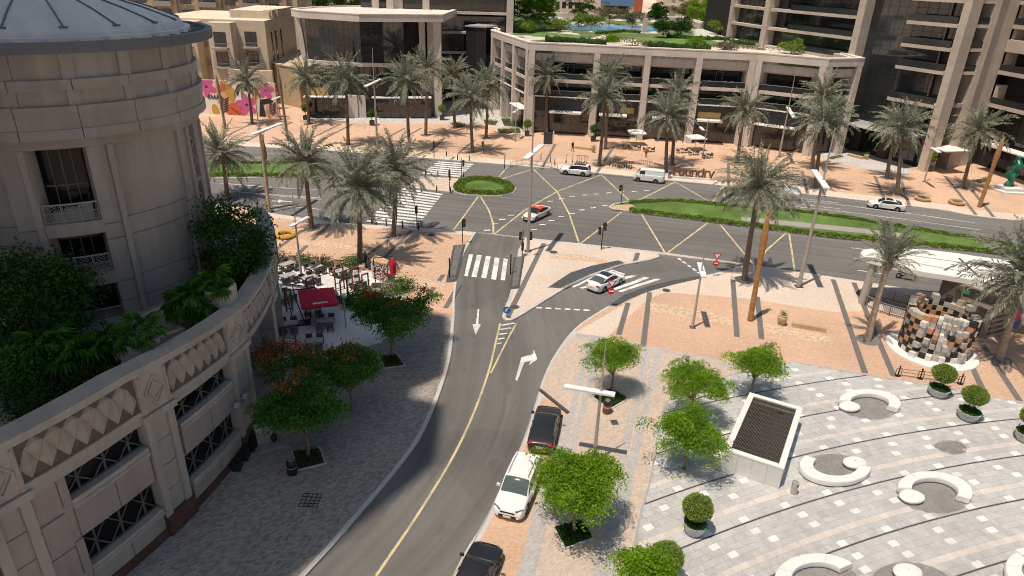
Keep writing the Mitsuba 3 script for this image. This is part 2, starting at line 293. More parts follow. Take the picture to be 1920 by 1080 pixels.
# kerbs: a real upstand round every pavement
def kerb(name, g, z, w=.22, m='kerb_stone', clip=None):
    ring = g.difference(g.buffer(-w))
    if clip is not None: ring = ring.intersection(clip)
    b = MB()
    for p in polys(ring):
        mm = trimesh.creation.extrude_polygon(p, .14); b.add(mm.vertices + [0, 0, z - .132], mm.faces)
    if b.v: part(name, 'kerb', b.ply(m))
near_road = roads.buffer(.5)
kerb('pavement_left', left.difference(lower).difference(cafe), .12, clip=near_road)
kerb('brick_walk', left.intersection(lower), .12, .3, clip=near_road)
kerb('pavement_right', right_terra, .12, clip=near_road)
kerb('brick_pavement', right.intersection(rose).difference(plaza).difference(bay), .12, clip=near_road)
kerb('parking_bay', right.intersection(bay).difference(plaza), .05, .3, clip=near_road)
kerb('pavement_far', far, .12, clip=near_road)
kerb('traffic_island', isl, .14, .35)
# dark bay edging line
b = prism(strip([(2.4, 44.41), (4.45, 41.46)], .22), .05, .2); part('parking_bay', 'edging_bar', b.ply('kerb_dark'))

# dark granite bands across the pavements, each a strip of its own
def bands(owner, z, lst, w=.55, m='band_grey', name='paving_band'):
    for a in lst: part(owner, name, sheet(strip(a, w), z).ply(m))
bands('traffic_island', .146, [[(-0.4, 55.9), (3.61, 75.47)], [(13.61, 70.49), (14.41, 73.41)]])
bands('pavement_left', .127, [[(-26.64, 70.46), (-25.65, 76.16), (-24.01, 79.51)], [(-23.86, 69.14), (-22.85, 79.62)], [(-16.14, 70.13), (-14.16, 76.7)], [(-14.34, 68.75), (-12.48, 78.34)], [(-8.72, 57.96), (-7.22, 65.46)], [(-6.25, 57.7), (-5.36, 63.33)]], .5)
bands('pavement_right', .127, [[(9.66, 53.59), (11.44, 60.17)], [(11.54, 51.62), (13.98, 62.8)], [(20.34, 53.93), (23.53, 66.72)], [(22.47, 53.68), (24.88, 62.64)], [(29.34, 48.42), (34.61, 67.61)], [(31.55, 48.07), (36.56, 66.94)], [(37.59, 45.65), (40.72, 54.53)], [(39.88, 45.05), (42.64, 54.65)], [(26.9, 51.36), (28.35, 48.36)]][:8], .5)
bands('pavement_far', .127, [[(-53.32, 121.08), (-52.4, 136.15)], [(-48.21, 120.16), (-47.27, 138.04)], [(-39.08, 116.68), (-35.41, 137.87)], [(-36.65, 116.24), (-33.13, 138.24)], [(-27.07, 114.55), (-22.22, 135.89)], [(-23.84, 114.25), (-19.11, 136.38)], [(-15.89, 112.43), (-13.54, 128.69)], [(-10.97, 112.37), (-7.93, 127.74)],
    [(4.21, 108.9), (7, 125.59)], [(12.86, 106.78), (17.84, 125.45)], [(23.04, 105.54), (27.84, 121.22)], [(32.87, 102.58), (36.66, 116.45)], [(43.86, 99.4), (47.87, 112.37)], [(46.1, 98.59), (50.58, 113.37)], [(54.36, 96.91), (59.45, 111.18)], [(57, 95.2), (62.48, 108.4)], [(64.71, 91.98), (71.98, 112.69)], [(66.74, 91.28), (71.72, 104.74)]], .5)
# slate crossing aprons
for a in ([(3.64, 63.09), (6.23, 67.08), (8.71, 69.17), (11.88, 70.96), (12.6, 70.1), (8.46, 66.42), (5.43, 62.98)],): part('traffic_island', 'slate_apron', sheet(Polygon(a), .148).ply('slate_strip'))
part('traffic_island', 'slate_apron', sheet(Polygon([(0.06, 70.87), (1.32, 71.3), (0.76, 62.61), (-0.26, 62.28)]), .149).ply('slate_strip'))
part('pavement_left', 'slate_apron', sheet(Polygon([(-6.98, 73.87), (-5.59, 74.33), (-5.73, 63.82), (-6.79, 63.47)]), .129).ply('slate_strip'))
part('pavement_right', 'slate_apron', sheet(Polygon([(9.54, 59.55), (11.27, 61.96), (13.75, 64.06), (16.87, 65.91), (20.55, 67.59), (20.49, 66.89), (16.77, 64.82), (13.84, 62.91), (11.55, 60.89), (10.13, 59.25)]), .131).ply('slate_strip'))

# road markings
_z = [.006]
def mark(owner, g, m='white_paint', name='road_marking'):
    _z[0] += .00025; part(owner, name, sheet(g, _z[0]).ply(m))
Y = 'yellow_paint'
mark(BLVD, strip(smooth_line([(-4.61, 78.66), (1.41, 77.39), (7.76, 75.94), (17.72, 73.88), (26.35, 71.14), (31.26, 69.76)], 4), .26), Y, 'box_line')
for a in ('x',):
    for l in ([(-1.37, 109.96), (-2.93, 101.97)], [(2.39, 108.46), (-2.76, 101.7)], [(2.82, 108.84), (6.17, 96.64), (7.3, 87.13), (7.83, 76.04)], [(13.64, 106.83), (6.18, 96.9), (1.45, 88.09), (-2.37, 78.32)],
              [(-4.89, 93.1), (-3.41, 87.13), (-2.64, 81.94), (-2.51, 78.49)], [(-5.21, 93.32), (-7.47, 79.14)], [(13.64, 106.83), (16.35, 93.43)], [(24.96, 104.09), (17.43, 93.55)], [(24.96, 104.09), (27.91, 94.43)], [(31.91, 102.3), (30.27, 98.81), (28.46, 94.49)], [(32, 102.31), (30.07, 93.93)],
              [(14.46, 88.31), (7.96, 76.05)], [(17.11, 88.14), (17.69, 73.72)], [(25.83, 85.78), (17.76, 73.72)], [(26.88, 85.47), (27.15, 71.21)], [(35.23, 83.04), (31.65, 78.03), (30.02, 75.8), (27.58, 71.25)], [(35.3, 83.05), (31.31, 69.91)]):
        mark(BLVD, strip(l, .22), Y, 'box_line')
mark(ROAD, strip(smooth_line([(-0.97, 55.29), (-1.24, 51.91), (-1.6, 47.5), (-2.27, 42.57), (-3.05, 38.36), (-3.89, 34.98), (-5.21, 30.65), (-6.72, 26.3)], 6), .17), Y, 'centre_line')
mark(ROAD, strip(smooth_line([(0.5, 55.39), (-0.31, 51.97), (-1.11, 48.36), (-1.48, 46.7)], 6), .15), Y, 'centre_line')
for l in ([(-0.86, 54.88), (0.3, 55.38)], [(-0.93, 54.07), (0.02, 54.44)], [(-1, 53.17), (-0.29, 53.42)], [(-1.07, 52.3), (-0.51, 52.53)], [(-1.13, 51.45), (-0.77, 51.66)]): mark(ROAD, strip(l, .2), name='hatch_line')
for q in ([(-5.02, 71.56), (-4.52, 71.6), (-4.71, 65.48), (-5.06, 65.59)], [(-4.09, 71.48), (-3.54, 71.45), (-3.77, 65.32), (-4.3, 65.41)], [(-3.07, 71.25), (-2.52, 71.14), (-2.73, 65.13), (-3.26, 65.23)], [(-2.05, 70.95), (-1.51, 70.76), (-1.7, 64.81), (-2.22, 64.97)], [(-1.05, 70.72), (-0.58, 70.53), (-0.76, 64.75), (-1.21, 64.85)]):
    mark(ROAD, Polygon(q), name='crossing_stripe')
for q in ([(6.03, 63.77), (7.85, 65.85), (10.88, 68.5), (12.19, 67.46), (11.86, 67.15), (9.03, 66.36), (6.35, 63.6)], [(6.89, 63.52), (9.49, 65.31), (12.85, 67.23), (13.34, 67.06), (9.98, 64.68), (7.21, 63.41)], [(9.87, 63.24), (12.28, 65.26), (14.12, 66.91), (14.59, 66.67), (12.81, 65.04), (10.11, 62.94)], [(10.83, 63.06), (13.07, 64.92), (15.31, 66.53), (15.79, 66.36), (13.59, 64.7), (11.07, 62.82)]):
    mark(ROAD, Polygon(q).buffer(0), name='crossing_stripe')
for i in range(5):
    t = i / 5; a = np.array((18.87, 72.53)) * (1 - t) + np.array((20.6, 67.72)) * t; d = (np.array((20.6, 67.72)) - np.array((18.87, 72.53)))
    mark(ROAD, strip([a, a + d * .13], .3), name='give_way_dash')
for i in range(6):
    a0, a1 = np.array((2.37, 58.69)), np.array((7.43, 58.49)); a = a0 + (a1 - a0) * i / 5.55
    mark(ROAD, strip([a, a + (a1 - a0) * .11], .3), name='give_way_dash')
# arrows
mark(ROAD, Polygon([(-3.2, 57.93), (-3.05, 57.95), (-2.97, 54.89), (-2.71, 54.91), (-3.09, 52.88), (-3.49, 54.9), (-3.17, 54.93)]), name='lane_arrow')
mark(ROAD, Polygon([(0.5, 45.84), (0.98, 49.31), (1.94, 49.89), (2.04, 50.61), (2.31, 49.13), (1.61, 48.07), (1.73, 48.8), (1.22, 48.51), (0.67, 45.74)]), name='lane_arrow')
# boulevard zebra crossings
def zebra(tl, tr, br, bl, n):
    tl, tr, br, bl = map(np.array, (tl, tr, br, bl))
    for i in range(n):
        a, b_ = (i + .2) / n, (i + .75) / n
        mark(BLVD, Polygon([tl + (bl - tl) * a, tr + (br - tr) * a, tr + (br - tr) * b_, tl + (bl - tl) * b_]), name='crossing_stripe')
zebra((-12.97, 111.88), (-6.95, 110.94), (-8.79, 102.45), (-14.74, 103.83), 7)
zebra((-16.36, 96.21), (-10.29, 94.02), (-12.14, 79.65), (-18.77, 80.95), 13)
# refuge paving between the two crossings
struct('median_refuge', prism(Polygon([(-14.37, 102.37), (-8.55, 101.59), (-9.2, 94.65), (-16.05, 96.24)]), -.05, .10).ply('rose_brick'), 'rose paved refuge between the two zebra crossings')
for i in range(6):
    a, b_ = np.array((-14.37, 102.37)), np.array((-15.75, 96.28)); c_, d_ = np.array((-8.96, 101.54)), np.array((-9.45, 94.88)); t = (i + .5) / 6
    part('median_refuge', 'paving_band', sheet(strip([a + (b_ - a) * t, c_ + (d_ - c_) * t], .25), .106).ply('pale_paving'))
# lane lines
for l, w in (([(45.9, 108.86), (41.53, 110.39)], .1), ([(41.29, 96.46), (45.87, 95.25), (55.04, 92.03), (62.68, 88.79)], .16), ([(39.6, 93.48), (44.63, 92.23), (53.59, 89.19), (61.78, 85.88)], .16), ([(41.94, 97.6), (46.97, 95.86)], .14), ([(40.79, 94.46), (46.3, 93)], .14), ([(40.79, 91.03), (45.13, 89.89)], .2),
             ([(40.9, 77.64), (42.8, 77.11)], .16), ([(39.74, 74.26), (41.29, 73.83)], .16), ([(38.64, 70.67), (39.68, 70.31)], .16), ([(40.28, 70.06), (41.12, 69.84)], .16), ([(52.03, 69.86), (55.74, 68.32)], .14),
             ([(-42.71, 95.31), (-34.08, 94.18), (-27.51, 93.62)], .16), ([(-40.95, 91.85), (-33.75, 90.9), (-26.89, 90.19)], .16), ([(-33.45, 90.45), (-26.39, 89.41)], .14), ([(-32.83, 88.12), (-30.04, 87.96)], .2), ([(-32.1, 86.36), (-25.43, 85.29)], .16), ([(-31.57, 84.54), (-30.39, 84.34)], .2), ([(-43.38, 110.32), (-41.92, 110.16)], .12), ([(-42.3, 113.33), (-40.97, 113.15)], .12)):
    mark(BLVD, strip(l, w), name='lane_line')
mark(BLVD, Polygon([(-32.15, 88.24), (-32.07, 88.91), (-31.47, 88.39), (-30.08, 88.12), (-29.99, 87.82), (-31.43, 88.04), (-31.67, 87.44)]), name='lane_arrow')
for p in [(-3.34, 79.54), (-2.51, 81.96), (-1.54, 83.68), (-0.46, 85.47), (4.99, 92.09), (6.55, 93.36), (8.22, 94.54), (10.07, 95.51), (11.84, 96.23), (13.79, 96.97), (15.69, 97.71), (17.66, 98.2), (19.64, 98.69), (2.49, 80.29), (3.6, 82.26), (4.82, 83.9), (6.15, 85.61), (7.65, 86.95), (9.14, 88.66), (10.8, 89.75), (12.51, 90.98)]:
    mark(BLVD, strip([(p[0] - .4, p[1] - .12), (p[0] + .4, p[1] + .12)], .3), name='guide_dot')
# covers and gullies
for p, r, t in (((0.32, 58.42), .45, 'round dark manhole cover at the near tip of the traffic island'), ((4.64, 72.73), .45, 'round dark manhole cover behind the tall lamp on the traffic island'), ((15.79, 63.38), .4, 'round dark manhole cover right of the slip road crossing'), ((-9.91, 77.06), .4, 'round dark manhole cover under the left palms near the boulevard')):
    solo('manhole_cover', MB().add(*lathe([(0, .15), (r, .15), (r + .03, .12)], 20, *p)).ply('kerb_dark'), t, 'manhole cover', 'round covers in the paving')


# ---------------------------------------------------------------- stone plaza: setts laid in arcs, dark slots, cream courses
matt('plaza_bed', worn((.36, .36, .365), .1, 2), .8)
PC = np.array([58.34, -62.71])
plaza_in = plaza.intersection(right)
struct('plaza', prism(plaza_in, -.1, .115).ply('plaza_bed'), 'light granite plaza of setts laid in wide arcs')
part('plaza', 'edging', sheet(plaza_in.difference(plaza_in.buffer(-.13)), .1385).ply('plaza_bed'))
core = plaza_in.buffer(-.14)
def oval(cx, cy, a, b, rot, n=64):
    t = np.arange(n) * 2 * np.pi / n; c, s = math.cos(rot), math.sin(rot)
    return np.c_[cx + a * np.cos(t) * c - b * np.sin(t) * s, cy + a * np.cos(t) * s + b * np.sin(t) * c]
TILT = math.radians(18.6)
SEATS = [(27.45, 43.65), (21.65, 36.03), (27.11, 34.01), (16.9, 26.66), (22.02, 26.66), (29.79, 27.55)]
DISCS = [oval(x, y, 2.5, 1.58, TILT) for x, y in SEATS] + [oval(31.02, 38.92, 1.15, .76, math.radians(15))]
taken = unary_union([Polygon(d).buffer(.03) for d in DISCS])
SLOTS = [114.55 + 7.34, 114.55 + 3.67, 114.55, 110.87, 107.24, 103.49, 99.88, 96.2, 92.5, 88.8]
for r in SLOTS[:-1]:
    a = np.linspace(math.radians(92), math.radians(165), 160)
    arc = LineString(PC + r * np.c_[np.cos(a), np.sin(a)]).buffer(.045).intersection(core).difference(taken)
    if not arc.is_empty: part('plaza', 'drain_slot', sheet(arc, .128).ply('kerb_dark'))
def granite_fn(p, n, uv):
    tone = uv.x; kind = uv.y
    b = fbm(p.x * .22, p.y * .22, 7.0, 4) - .5; m = fbm(p.x * 2.3, p.y * 2.3, 1.0, 3) - .5; g = noise(p.x * 21, p.y * 21, 5.0) - .5
    v = .95 + .12 * (tone - .5) + .20 * b + .20 * m + .10 * g
    col = dr.select(kind < .25, mi.Color3f(.485, .485, .485), dr.select(kind < .5, mi.Color3f(.74, .73, .71), dr.select(kind < .75, mi.Color3f(.60, .565, .53), mi.Color3f(.27, .26, .255))))
    return col * v
matt('granite', granite_fn, .6, .35)
def sett(corners, z0, z1, u, k, inset=.012):
    """one stone: chamfered top over four corners (4 x 2)"""
    c = np.asarray(corners); o = c.mean(0); d = c - o; L = np.linalg.norm(d, axis=1, keepdims=True)
    t = o + d * (1 - inset / L); v = np.vstack([np.c_[c, np.full(4, z0)], np.c_[c + (t - c) * .35, np.full(4, z1 - .007)], np.c_[t, np.full(4, z1)]])
    f = [[8, 9, 10, 11]] + [[i, (i + 1) % 4, 4 + (i + 1) % 4, 4 + i] for i in range(4)] + [[4 + i, 4 + (i + 1) % 4, 8 + (i + 1) % 4, 8 + i] for i in range(4)]
    return v, np.array(f), np.tile([u, k], (12, 1))
class UB(MB):
    def __init__(s): super().__init__(); s.u = []
    def stone(s, v, f, u): s.add(v, f); s.u.append(u)
    def ply(s, m, smooth=False): return mikit.ply(s.tm(), 'm_' + m, smooth, uv=np.vstack(s.u))
r_ = random.Random(3); stones = []
for si in range(len(SLOTS) - 1):
    hi, lo = SLOTS[si] - .07, SLOTS[si + 1] + .07; n = 8; h = (hi - lo) / n
    for row in range(n):
        r1, r0 = hi - row * h - .005, hi - (row + 1) * h + .005; rm = (r0 + r1) / 2
        a, i = math.radians(92) + r_.random() * .01, 0; period = 0
        while a < math.radians(163):
            cream = row == 5; L = .62 if cream else r_.choice((.3, .42, .5, .6, .78)); white = False
            if not cream and row in (1, 3, 7):
                period += L
                if period > 2.6 + .5 * r_.random(): period, L, white = 0, .62, True
            a1 = a + L / rm; am = (a + a1) / 2; c = PC + rm * np.array([math.cos(am), math.sin(am)])
            if core.buffer(.12).contains(Point(c)) and not taken.contains(Point(c)) and c[1] > 20:
                g = .006 / rm
                q = [PC + rr * np.array([math.cos(t), math.sin(t)]) for rr, t in ((r0, a + g), (r1, a + g), (r1, a1 - g), (r0, a1 - g))]
                stones.append((np.hypot(c[0], c[1] ), q, r_.random(), .4 if white else .6 if cream else .1))
            a = a1
stones.sort(key=lambda s: s[0]); rest = UB(); shown = 0
for d, q, u, k in stones:
    q = q if np.cross(np.r_[np.subtract(q[1], q[0]), 0], np.r_[np.subtract(q[2], q[1]), 0])[2] > 0 else q[::-1]
    v, f, uu = sett(q, .11, .135 + .003 * (u - .5), u, k); c = np.mean(q, axis=0)
    if shown < 300 and c[1] > 26 and c[0] < c[1] * .80 - 0 and c[1] < 40:
        b = UB(); b.stone(v, f, uu); part('plaza', 'paver', b.ply('granite')); shown += 1
    else: rest.stone(v, f, uu)
part('plaza', 'paving', rest.ply('granite'), kind='stuff')
# cobbled ovals under the seats and the round grating: rings of small dark setts
for d in DISCS:
    o = d.mean(0); b = UB(); rings = 9 if np.ptp(d[:, 0]) > 3 else 7; pr = Polygon(d)
    for k in range(rings):
        s0, s1 = (k + .04) / rings, (k + .96) / rings; m = max(6, int(2 * math.pi * (k + .5) * 1.6))
        for j in range(m):
            t0, t1 = (j + .06) / m * len(d), (j + .94) / m * len(d)
            def at(t): i = int(t) % len(d); w = t - int(t); return d[i] * (1 - w) + d[(i + 1) % len(d)] * w
            q = [o + (at(t0) - o) * s0, o + (at(t0) - o) * s1, o + (at(t1) - o) * s1, o + (at(t1) - o) * s0]
            q = q[::-1]; v, f, uu = sett(q, .11, .136 + .004 * r_.random(), r_.random(), .9, .015); b.stone(v, f, uu)
    part('plaza', 'cobble_oval', b.ply('granite'), kind='stuff')

# rose brick pavement: grey bands running with the road
for l, w in (([(7.21, 52.84), (5.52, 45.39), (4.06, 38.76), (2.73, 32.7), (1.51, 26.53)], .5), ([(7.36, 49.56), (5.98, 43.93), (4.71, 38.5), (3.23, 32.26)], .5), ([(12.01, 51.66), (9.94, 44.17), (8, 37.4), (6.53, 31.51), (5.03, 26.68)], .55), ([(12.86, 51.25), (10.63, 43.85), (8.64, 37.09), (7.11, 31.53), (5.67, 26.7)], .55), ([(5.83, 53.33), (8.62, 52.74), (12.37, 51.31), (15.59, 50.27), (18.34, 49.06)], .5), ([(4.43, 41.23), (3.72, 37.97), (2.05, 31.75), (1.03, 26.51)], .45)):
    g = strip(smooth_line(l, 5), w).intersection(right)
    part('brick_pavement', 'paving_band', sheet(g, .127).ply('grey_brick'))

# ---------------------------------------------------------------- planted medians
matt('lawn', lambda p, n, uv: mi.Color3f(.10, .165, .045) * (.55 + .9 * fbm(p.x * .5, p.y * .5, 2.0, 4)) * (.75 + .5 * noise(p.x * 9, p.y * 9, 4.0)), .9, .1)
def leaf_mat(name, lo, hi, trans=.55, rough=.55):
    def fn(p, n, uv): return mix(lo, hi, uv.x) * (.72 + .56 * uv.y)
    bsdf(name, {'type': 'principledthin', 'base_color': proc(fn), 'roughness': rough, 'diff_trans': trans, 'spec_trans': 0.0, 'eta': 1.4})
leaf_mat('hedge_leaf', (.09, .165, .025), (.29, .38, .07))
leaf_mat('dark_leaf', (.022, .06, .015), (.075, .155, .035))
leaf_mat('spring_leaf', (.09, .21, .015), (.29, .47, .035), .75)
leaf_mat('olive_leaf', (.11, .19, .03), (.32, .40, .09), .6)
leaf_mat('flame_leaf', (.035, .12, .02), (.12, .27, .045), .6)
leaf_mat('dry_leaf', (.14, .13, .07), (.30, .27, .16), .4)
leaf_mat('frond_leaf', (.135, .155, .11), (.35, .365, .28), .4, .5)
leaf_mat('petal', (.33, .05, .03), (.50, .12, .05), .5)
def leaves(pts, size, g, up=.35, aspect=.55, out=None):
    """one folded leaf of two triangles per point; returns (mesh arrays, uv)"""
    n = len(pts); d = g.normal(size=(n, 3)); d[:, 2] += up * g.random(n)
    if out is not None: d += out
    d /= np.linalg.norm(d, axis=1, keepdims=True); e = np.cross(d, g.normal(size=(n, 3))); e /= np.linalg.norm(e, axis=1, keepdims=True); nn = np.cross(d, e)
    s = (np.asarray(size) * (.6 + .8 * g.random(n)))[:, None]
    tip, base = pts + d * s * .55, pts - d * s * .45
    l, r = pts + e * s * aspect * .5 + nn * s * .12, pts - e * s * aspect * .5 + nn * s * .12
    v = np.stack([base, r, tip, l], 1).reshape(-1, 3); i = np.arange(n)[:, None] * 4
    return v, np.vstack([i + [0, 1, 2], i + [0, 2, 3]])
def leaf_ply(parts_, m):
    v, f, u, k = [], [], [], 0
    for (vv, ff), uu in parts_: v.append(vv); f.append(ff + k); k += len(vv); u.append(np.repeat(uu, 4, 0))
    return mikit.ply((np.vstack(v), np.vstack(f)), 'm_' + m, False, uv=np.vstack(u))
def hedge_points(line, w, h, dens, g):
    L = line.length; n = int(L * dens); t = g.random(n) * L
    p = np.array([line.interpolate(x).coords[0] for x in t]); q = np.array([line.interpolate(min(x + .1, L)).coords[0] for x in t]); q0 = np.array([line.interpolate(max(x - .1, 0)).coords[0] for x in t])
    d = q - q0; d /= np.linalg.norm(d, axis=1, keepdims=True) + 1e-9; nrm = np.c_[-d[:, 1], d[:, 0]]
    a = g.random(n) * np.pi; rr = .75 + .3 * g.random(n); bump = .8 + .4 * np.sin(t * 2.1 + 3 * np.sin(t * .7)) * g.random(n)
    return np.c_[p + nrm * (np.cos(a) * rr * w / 2)[:, None], .14 + np.sin(a) * rr * h * bump]
g0 = np.random.default_rng(11)
def median(name, poly, label, lines, grass_in=.3):
    struct(name, prism(poly, -.05, .13).ply('kerb_stone'), label)
    part(name, 'lawn', sheet(poly.buffer(-grass_in), .16).ply('lawn'))
    P = np.vstack([hedge_points(LineString(l), w, h, dd, g0) for l, w, h, dd in lines])
    part(name, 'hedge', leaf_ply([(leaves(P, .26, g0, .6, .6), np.c_[g0.random(len(P)) ** 1.3, g0.random(len(P))])], 'hedge_leaf'), 'clipped bright green hedge of small leaves', 'stuff')
ex = lambda p, d: list(p.buffer(-d).exterior.coords)
median('planted_median', MED_A, 'oval kerbed planting bed of lawn ringed by a low hedge', [(ex(MED_A, .75), 1.2, .55, 260), (ex(MED_A, 1.3), .8, .4, 120)])
median('planted_median', MED_B, 'long tapering kerbed median of lawn between two low hedges', [([(16.05, 92), (22.39, 93.77), (29.83, 92.27), (39.54, 90.71), (45.84, 88.24), (54.3, 83.89), (62.3, 79.74), (67.26, 77.91)], .8, .45, 120), ([(15.59, 88.69), (26.36, 85.44), (32.72, 83.41), (40.06, 81.2), (48.56, 79.4), (57.42, 77.72), (63.26, 75.88)], 1.0, .5, 150)])
median('planted_median', MED_C, 'green hedged median left of the zebra crossing', [([(-46.62, 98.56), (-35.82, 99.57), (-29.68, 100.02)], 1.0, .5, 120), ([(-47.74, 105.16), (-38.15, 106.72), (-31.89, 108.19)], .8, .5, 100)])
part('planted_median_001', 'stone_path', sheet(Polygon([(30.5, 87.59), (37.87, 86.19), (44.32, 84.76), (49.76, 83.1), (50.82, 82.23), (50.41, 81.43), (49.05, 81.68), (43.5, 82.89), (37.17, 84.27), (30.05, 86.04)]), .17).ply('stone_base'))
part('planted_median_001', 'brick_tip', sheet(Polygon([(13.08, 89.6), (13.82, 90.84), (16.33, 91.34), (16.61, 89.74), (15.56, 88.49), (13.3, 88.93)]), .168).ply('terracotta'))


# ---------------------------------------------------------------- plants: palms
def palm_bark_fn(p, n, uv):
    a, b = uv.x * 9, uv.y * 5.5
    d1, d2 = a + b, a - b
    e = dr.minimum(dr.abs(d1 - dr.floor(d1) - .5), dr.abs(d2 - dr.floor(d2) - .5))
    return mi.Color3f(.205, .150, .108) * (.6 + .8 * smoothstep(.0, .4, e)) * (.75 + .5 * noise(p.x * 3, p.y * 3, p.z * 3))
def palm_bump_fn(p, n, uv):
    a, b = uv.x * 9, uv.y * 5.5; d1, d2 = a + b, a - b
    return dr.minimum(dr.abs(d1 - dr.floor(d1) - .5), dr.abs(d2 - dr.floor(d2) - .5))
bumpy('palm_bark', palm_bark_fn, palm_bump_fn, .05, .9)
matt('pale_bark', lambda p, n, uv: mi.Color3f(.40, .33, .24) * (.6 + .6 * fbm(p.x * 2, p.y * 2, p.z * 6, 3)), .9)
matt('burlap', lambda p, n, uv: mi.Color3f(.36, .185, .075) * (.62 + .22 * dr.abs(dr.sin(p.z * 7 + 4 * noise(p.x * 2, p.y * 2, p.z))) + .5 * fbm(p.x * 3, p.y * 3, p.z * 3, 3)), .95)
matt('frayed_burlap', lambda p, n, uv: mi.Color3f(.50, .36, .20) * (.5 + .8 * fbm(p.x * 4, p.y * 4, p.z * 4, 3)), .95)
matt('bark', lambda p, n, uv: mi.Color3f(.22, .165, .12) * (.6 + .8 * fbm(p.x * 4, p.y * 4, p.z * 1.6, 3)), .9)
matt('wire', (.55, .54, .52), .5)
matt('pit_gravel', worn((.17, .165, .16), .25, 5), .95)
def frond(pitch, L, droop, g, n=34, w=.46):
    """one feather leaf from the origin along +x"""
    t = np.linspace(0, 1, 9); ang = pitch - droop * t ** 1.5; dx = np.cos(ang) * L / 8; dz = np.sin(ang) * L / 8
    x = np.r_[0, np.cumsum(dx[:-1])]; z = np.r_[0, np.cumsum(dz[:-1])]; sway = .12 * L * t ** 2 * g.normal() * .6
    P = np.c_[x, sway, z]; vv, ff = tube(P, np.linspace(.035, .008, 9), 4, False)
    V, F, U, k = [vv], [ff], [np.tile([.75, .7], (len(vv), 1))], len(vv)
    s = np.linspace(.10, .99, n); q = np.c_[np.interp(s, t, P[:, 0]), np.interp(s, t, P[:, 1]), np.interp(s, t, P[:, 2])]
    d = np.gradient(q, axis=0); d /= np.linalg.norm(d, axis=1, keepdims=True); side = np.cross([0, 0, 1.0], d); side /= np.linalg.norm(side, axis=1, keepdims=True) + 1e-9; up = np.cross(d, side)
    ln = w * np.sin(np.pi * (s * .86 + .12)) ** .7 * (.85 + .3 * g.random(n))
    for sg in (-1, 1):
        tip = q + ln[:, None] * (sg * side * .70 + d * .62 + up * .26 * g.normal(size=(n, 1)) - np.array([0, 0, .22]))
        wd = d * .055
        m = (q + tip) / 2 + up * .03
        v = np.stack([q - wd * .6, m - wd, tip, m + wd], 1).reshape(-1, 3); i = np.arange(n)[:, None] * 4 + k
        V.append(v); F.append(np.vstack([i + [0, 1, 2], i + [0, 2, 3]])); k += len(v); U.append(np.repeat(np.c_[g.random(n), .35 + .65 * g.random(n)], 4, 0))
    return np.vstack(V), np.vstack(F), np.vstack(U)
gp_ = np.random.default_rng(5)
def frond_ply(*a, m='frond_leaf', **k):
    v, f, u = frond(*a, gp_, **k); return mikit.ply((v, f), 'm_' + m, False, uv=u)
F_UP = [frond_ply(1.30, 3.7, .55) for _ in range(3)]
F_MID = [frond_ply(.85, 3.9, 1.15) for _ in range(4)]
F_LOW = [frond_ply(.18, 3.9, 1.4) for _ in range(4)]
F_HANG = [frond_ply(-.45, 3.5, .95) for _ in range(3)]
F_DRY = [frond_ply(-.9, 2.4, .4, m='dry_leaf', n=20, w=.36) for _ in range(2)]
def trunk_mesh(x, y, h, x2, y2, r0, r1, k=10, z0=.1):
    t = np.linspace(0, 1, 12); bow = .15 * np.sin(np.pi * t) * (1 if x2 > x else -1)
    P = np.c_[x + (x2 - x) * t + bow * .5, y + (y2 - y) * t, z0 + (h - z0) * t]; r = r1 + (r0 - r1) * (1 - t) ** 2 ; r[-2:] *= 1.25
    v, f = tube(P, r, k, False); an = np.tile(np.arange(k) / k, 12); zz = np.repeat(P[:, 2], k)
    return v, f, np.c_[an, zz * .9]
def date_palm(spec, label, size=1.0, n=58, bark='palm_bark', upright=0.0, group='date palms along the boulevard', wires=False, pit=True, r=.27):
    x, y, h, x2, y2 = spec; g = np.random.default_rng(int(abs(x) * 91 + y * 37)); k = thing('date_palm', label, 'palm tree', group)
    v, f, uv = trunk_mesh(x, y, h, x2, y2, r * 1.2, r * .85); part(k, 'trunk', mikit.ply((v, f), 'm_' + bark, True, uv=uv))
    top = h - .15; b = MB(); b.add(*lathe([(r * .8, top - .7), (r * 1.5, top - .35), (r * 1.7, top), (r * 1.1, top + .35), (.05, top + .7)], 10, x2, y2)); part(k, 'leaf_base', b.ply('bark', True))
    lay = [(F_UP, .17, .95, .4), (F_MID, .30, .98, .2), (F_LOW, .31, 1.0, 0), (F_HANG, .20, 1.0, -.25), (F_DRY, .05, 1.0, -.45)]
    if upright: lay = [(F_UP, .45, 1.0, .4), (F_MID, .38, .9, .2), (F_LOW, .17, .8, 0)]
    a = g.random() * 6
    for fs, frac, sc, dz in lay:
        for i in range(max(1, round(n * frac))):
            a += 2.399963 + .3 * g.normal(); s = size * sc * (.86 + .26 * g.random())
            M = mat4(x2 + .12 * math.cos(a), y2 + .12 * math.sin(a), top + dz * .6 + .2 * g.random(), a, s * 1.28, rx=.35 * g.normal(), ry=.16 * g.normal())
            part(k, 'frond', placed(fs[int(g.integers(len(fs)))], M))
    if pit:
        c = oval(x, y, 1.0, 1.0, 0, 20); part(k, 'tree_pit', sheet(Polygon(c), .134).ply('pit_gravel'))
    if wires:
        for i in range(3):
            a = i * 2.1 + 1; part(k, 'guy_wire', MB().tube([(x + 1.5 * math.cos(a), y + 1.5 * math.sin(a), .1), (x * .6 + x2 * .4, y, h * .55)], .022, 4).ply('wire'))
    return k
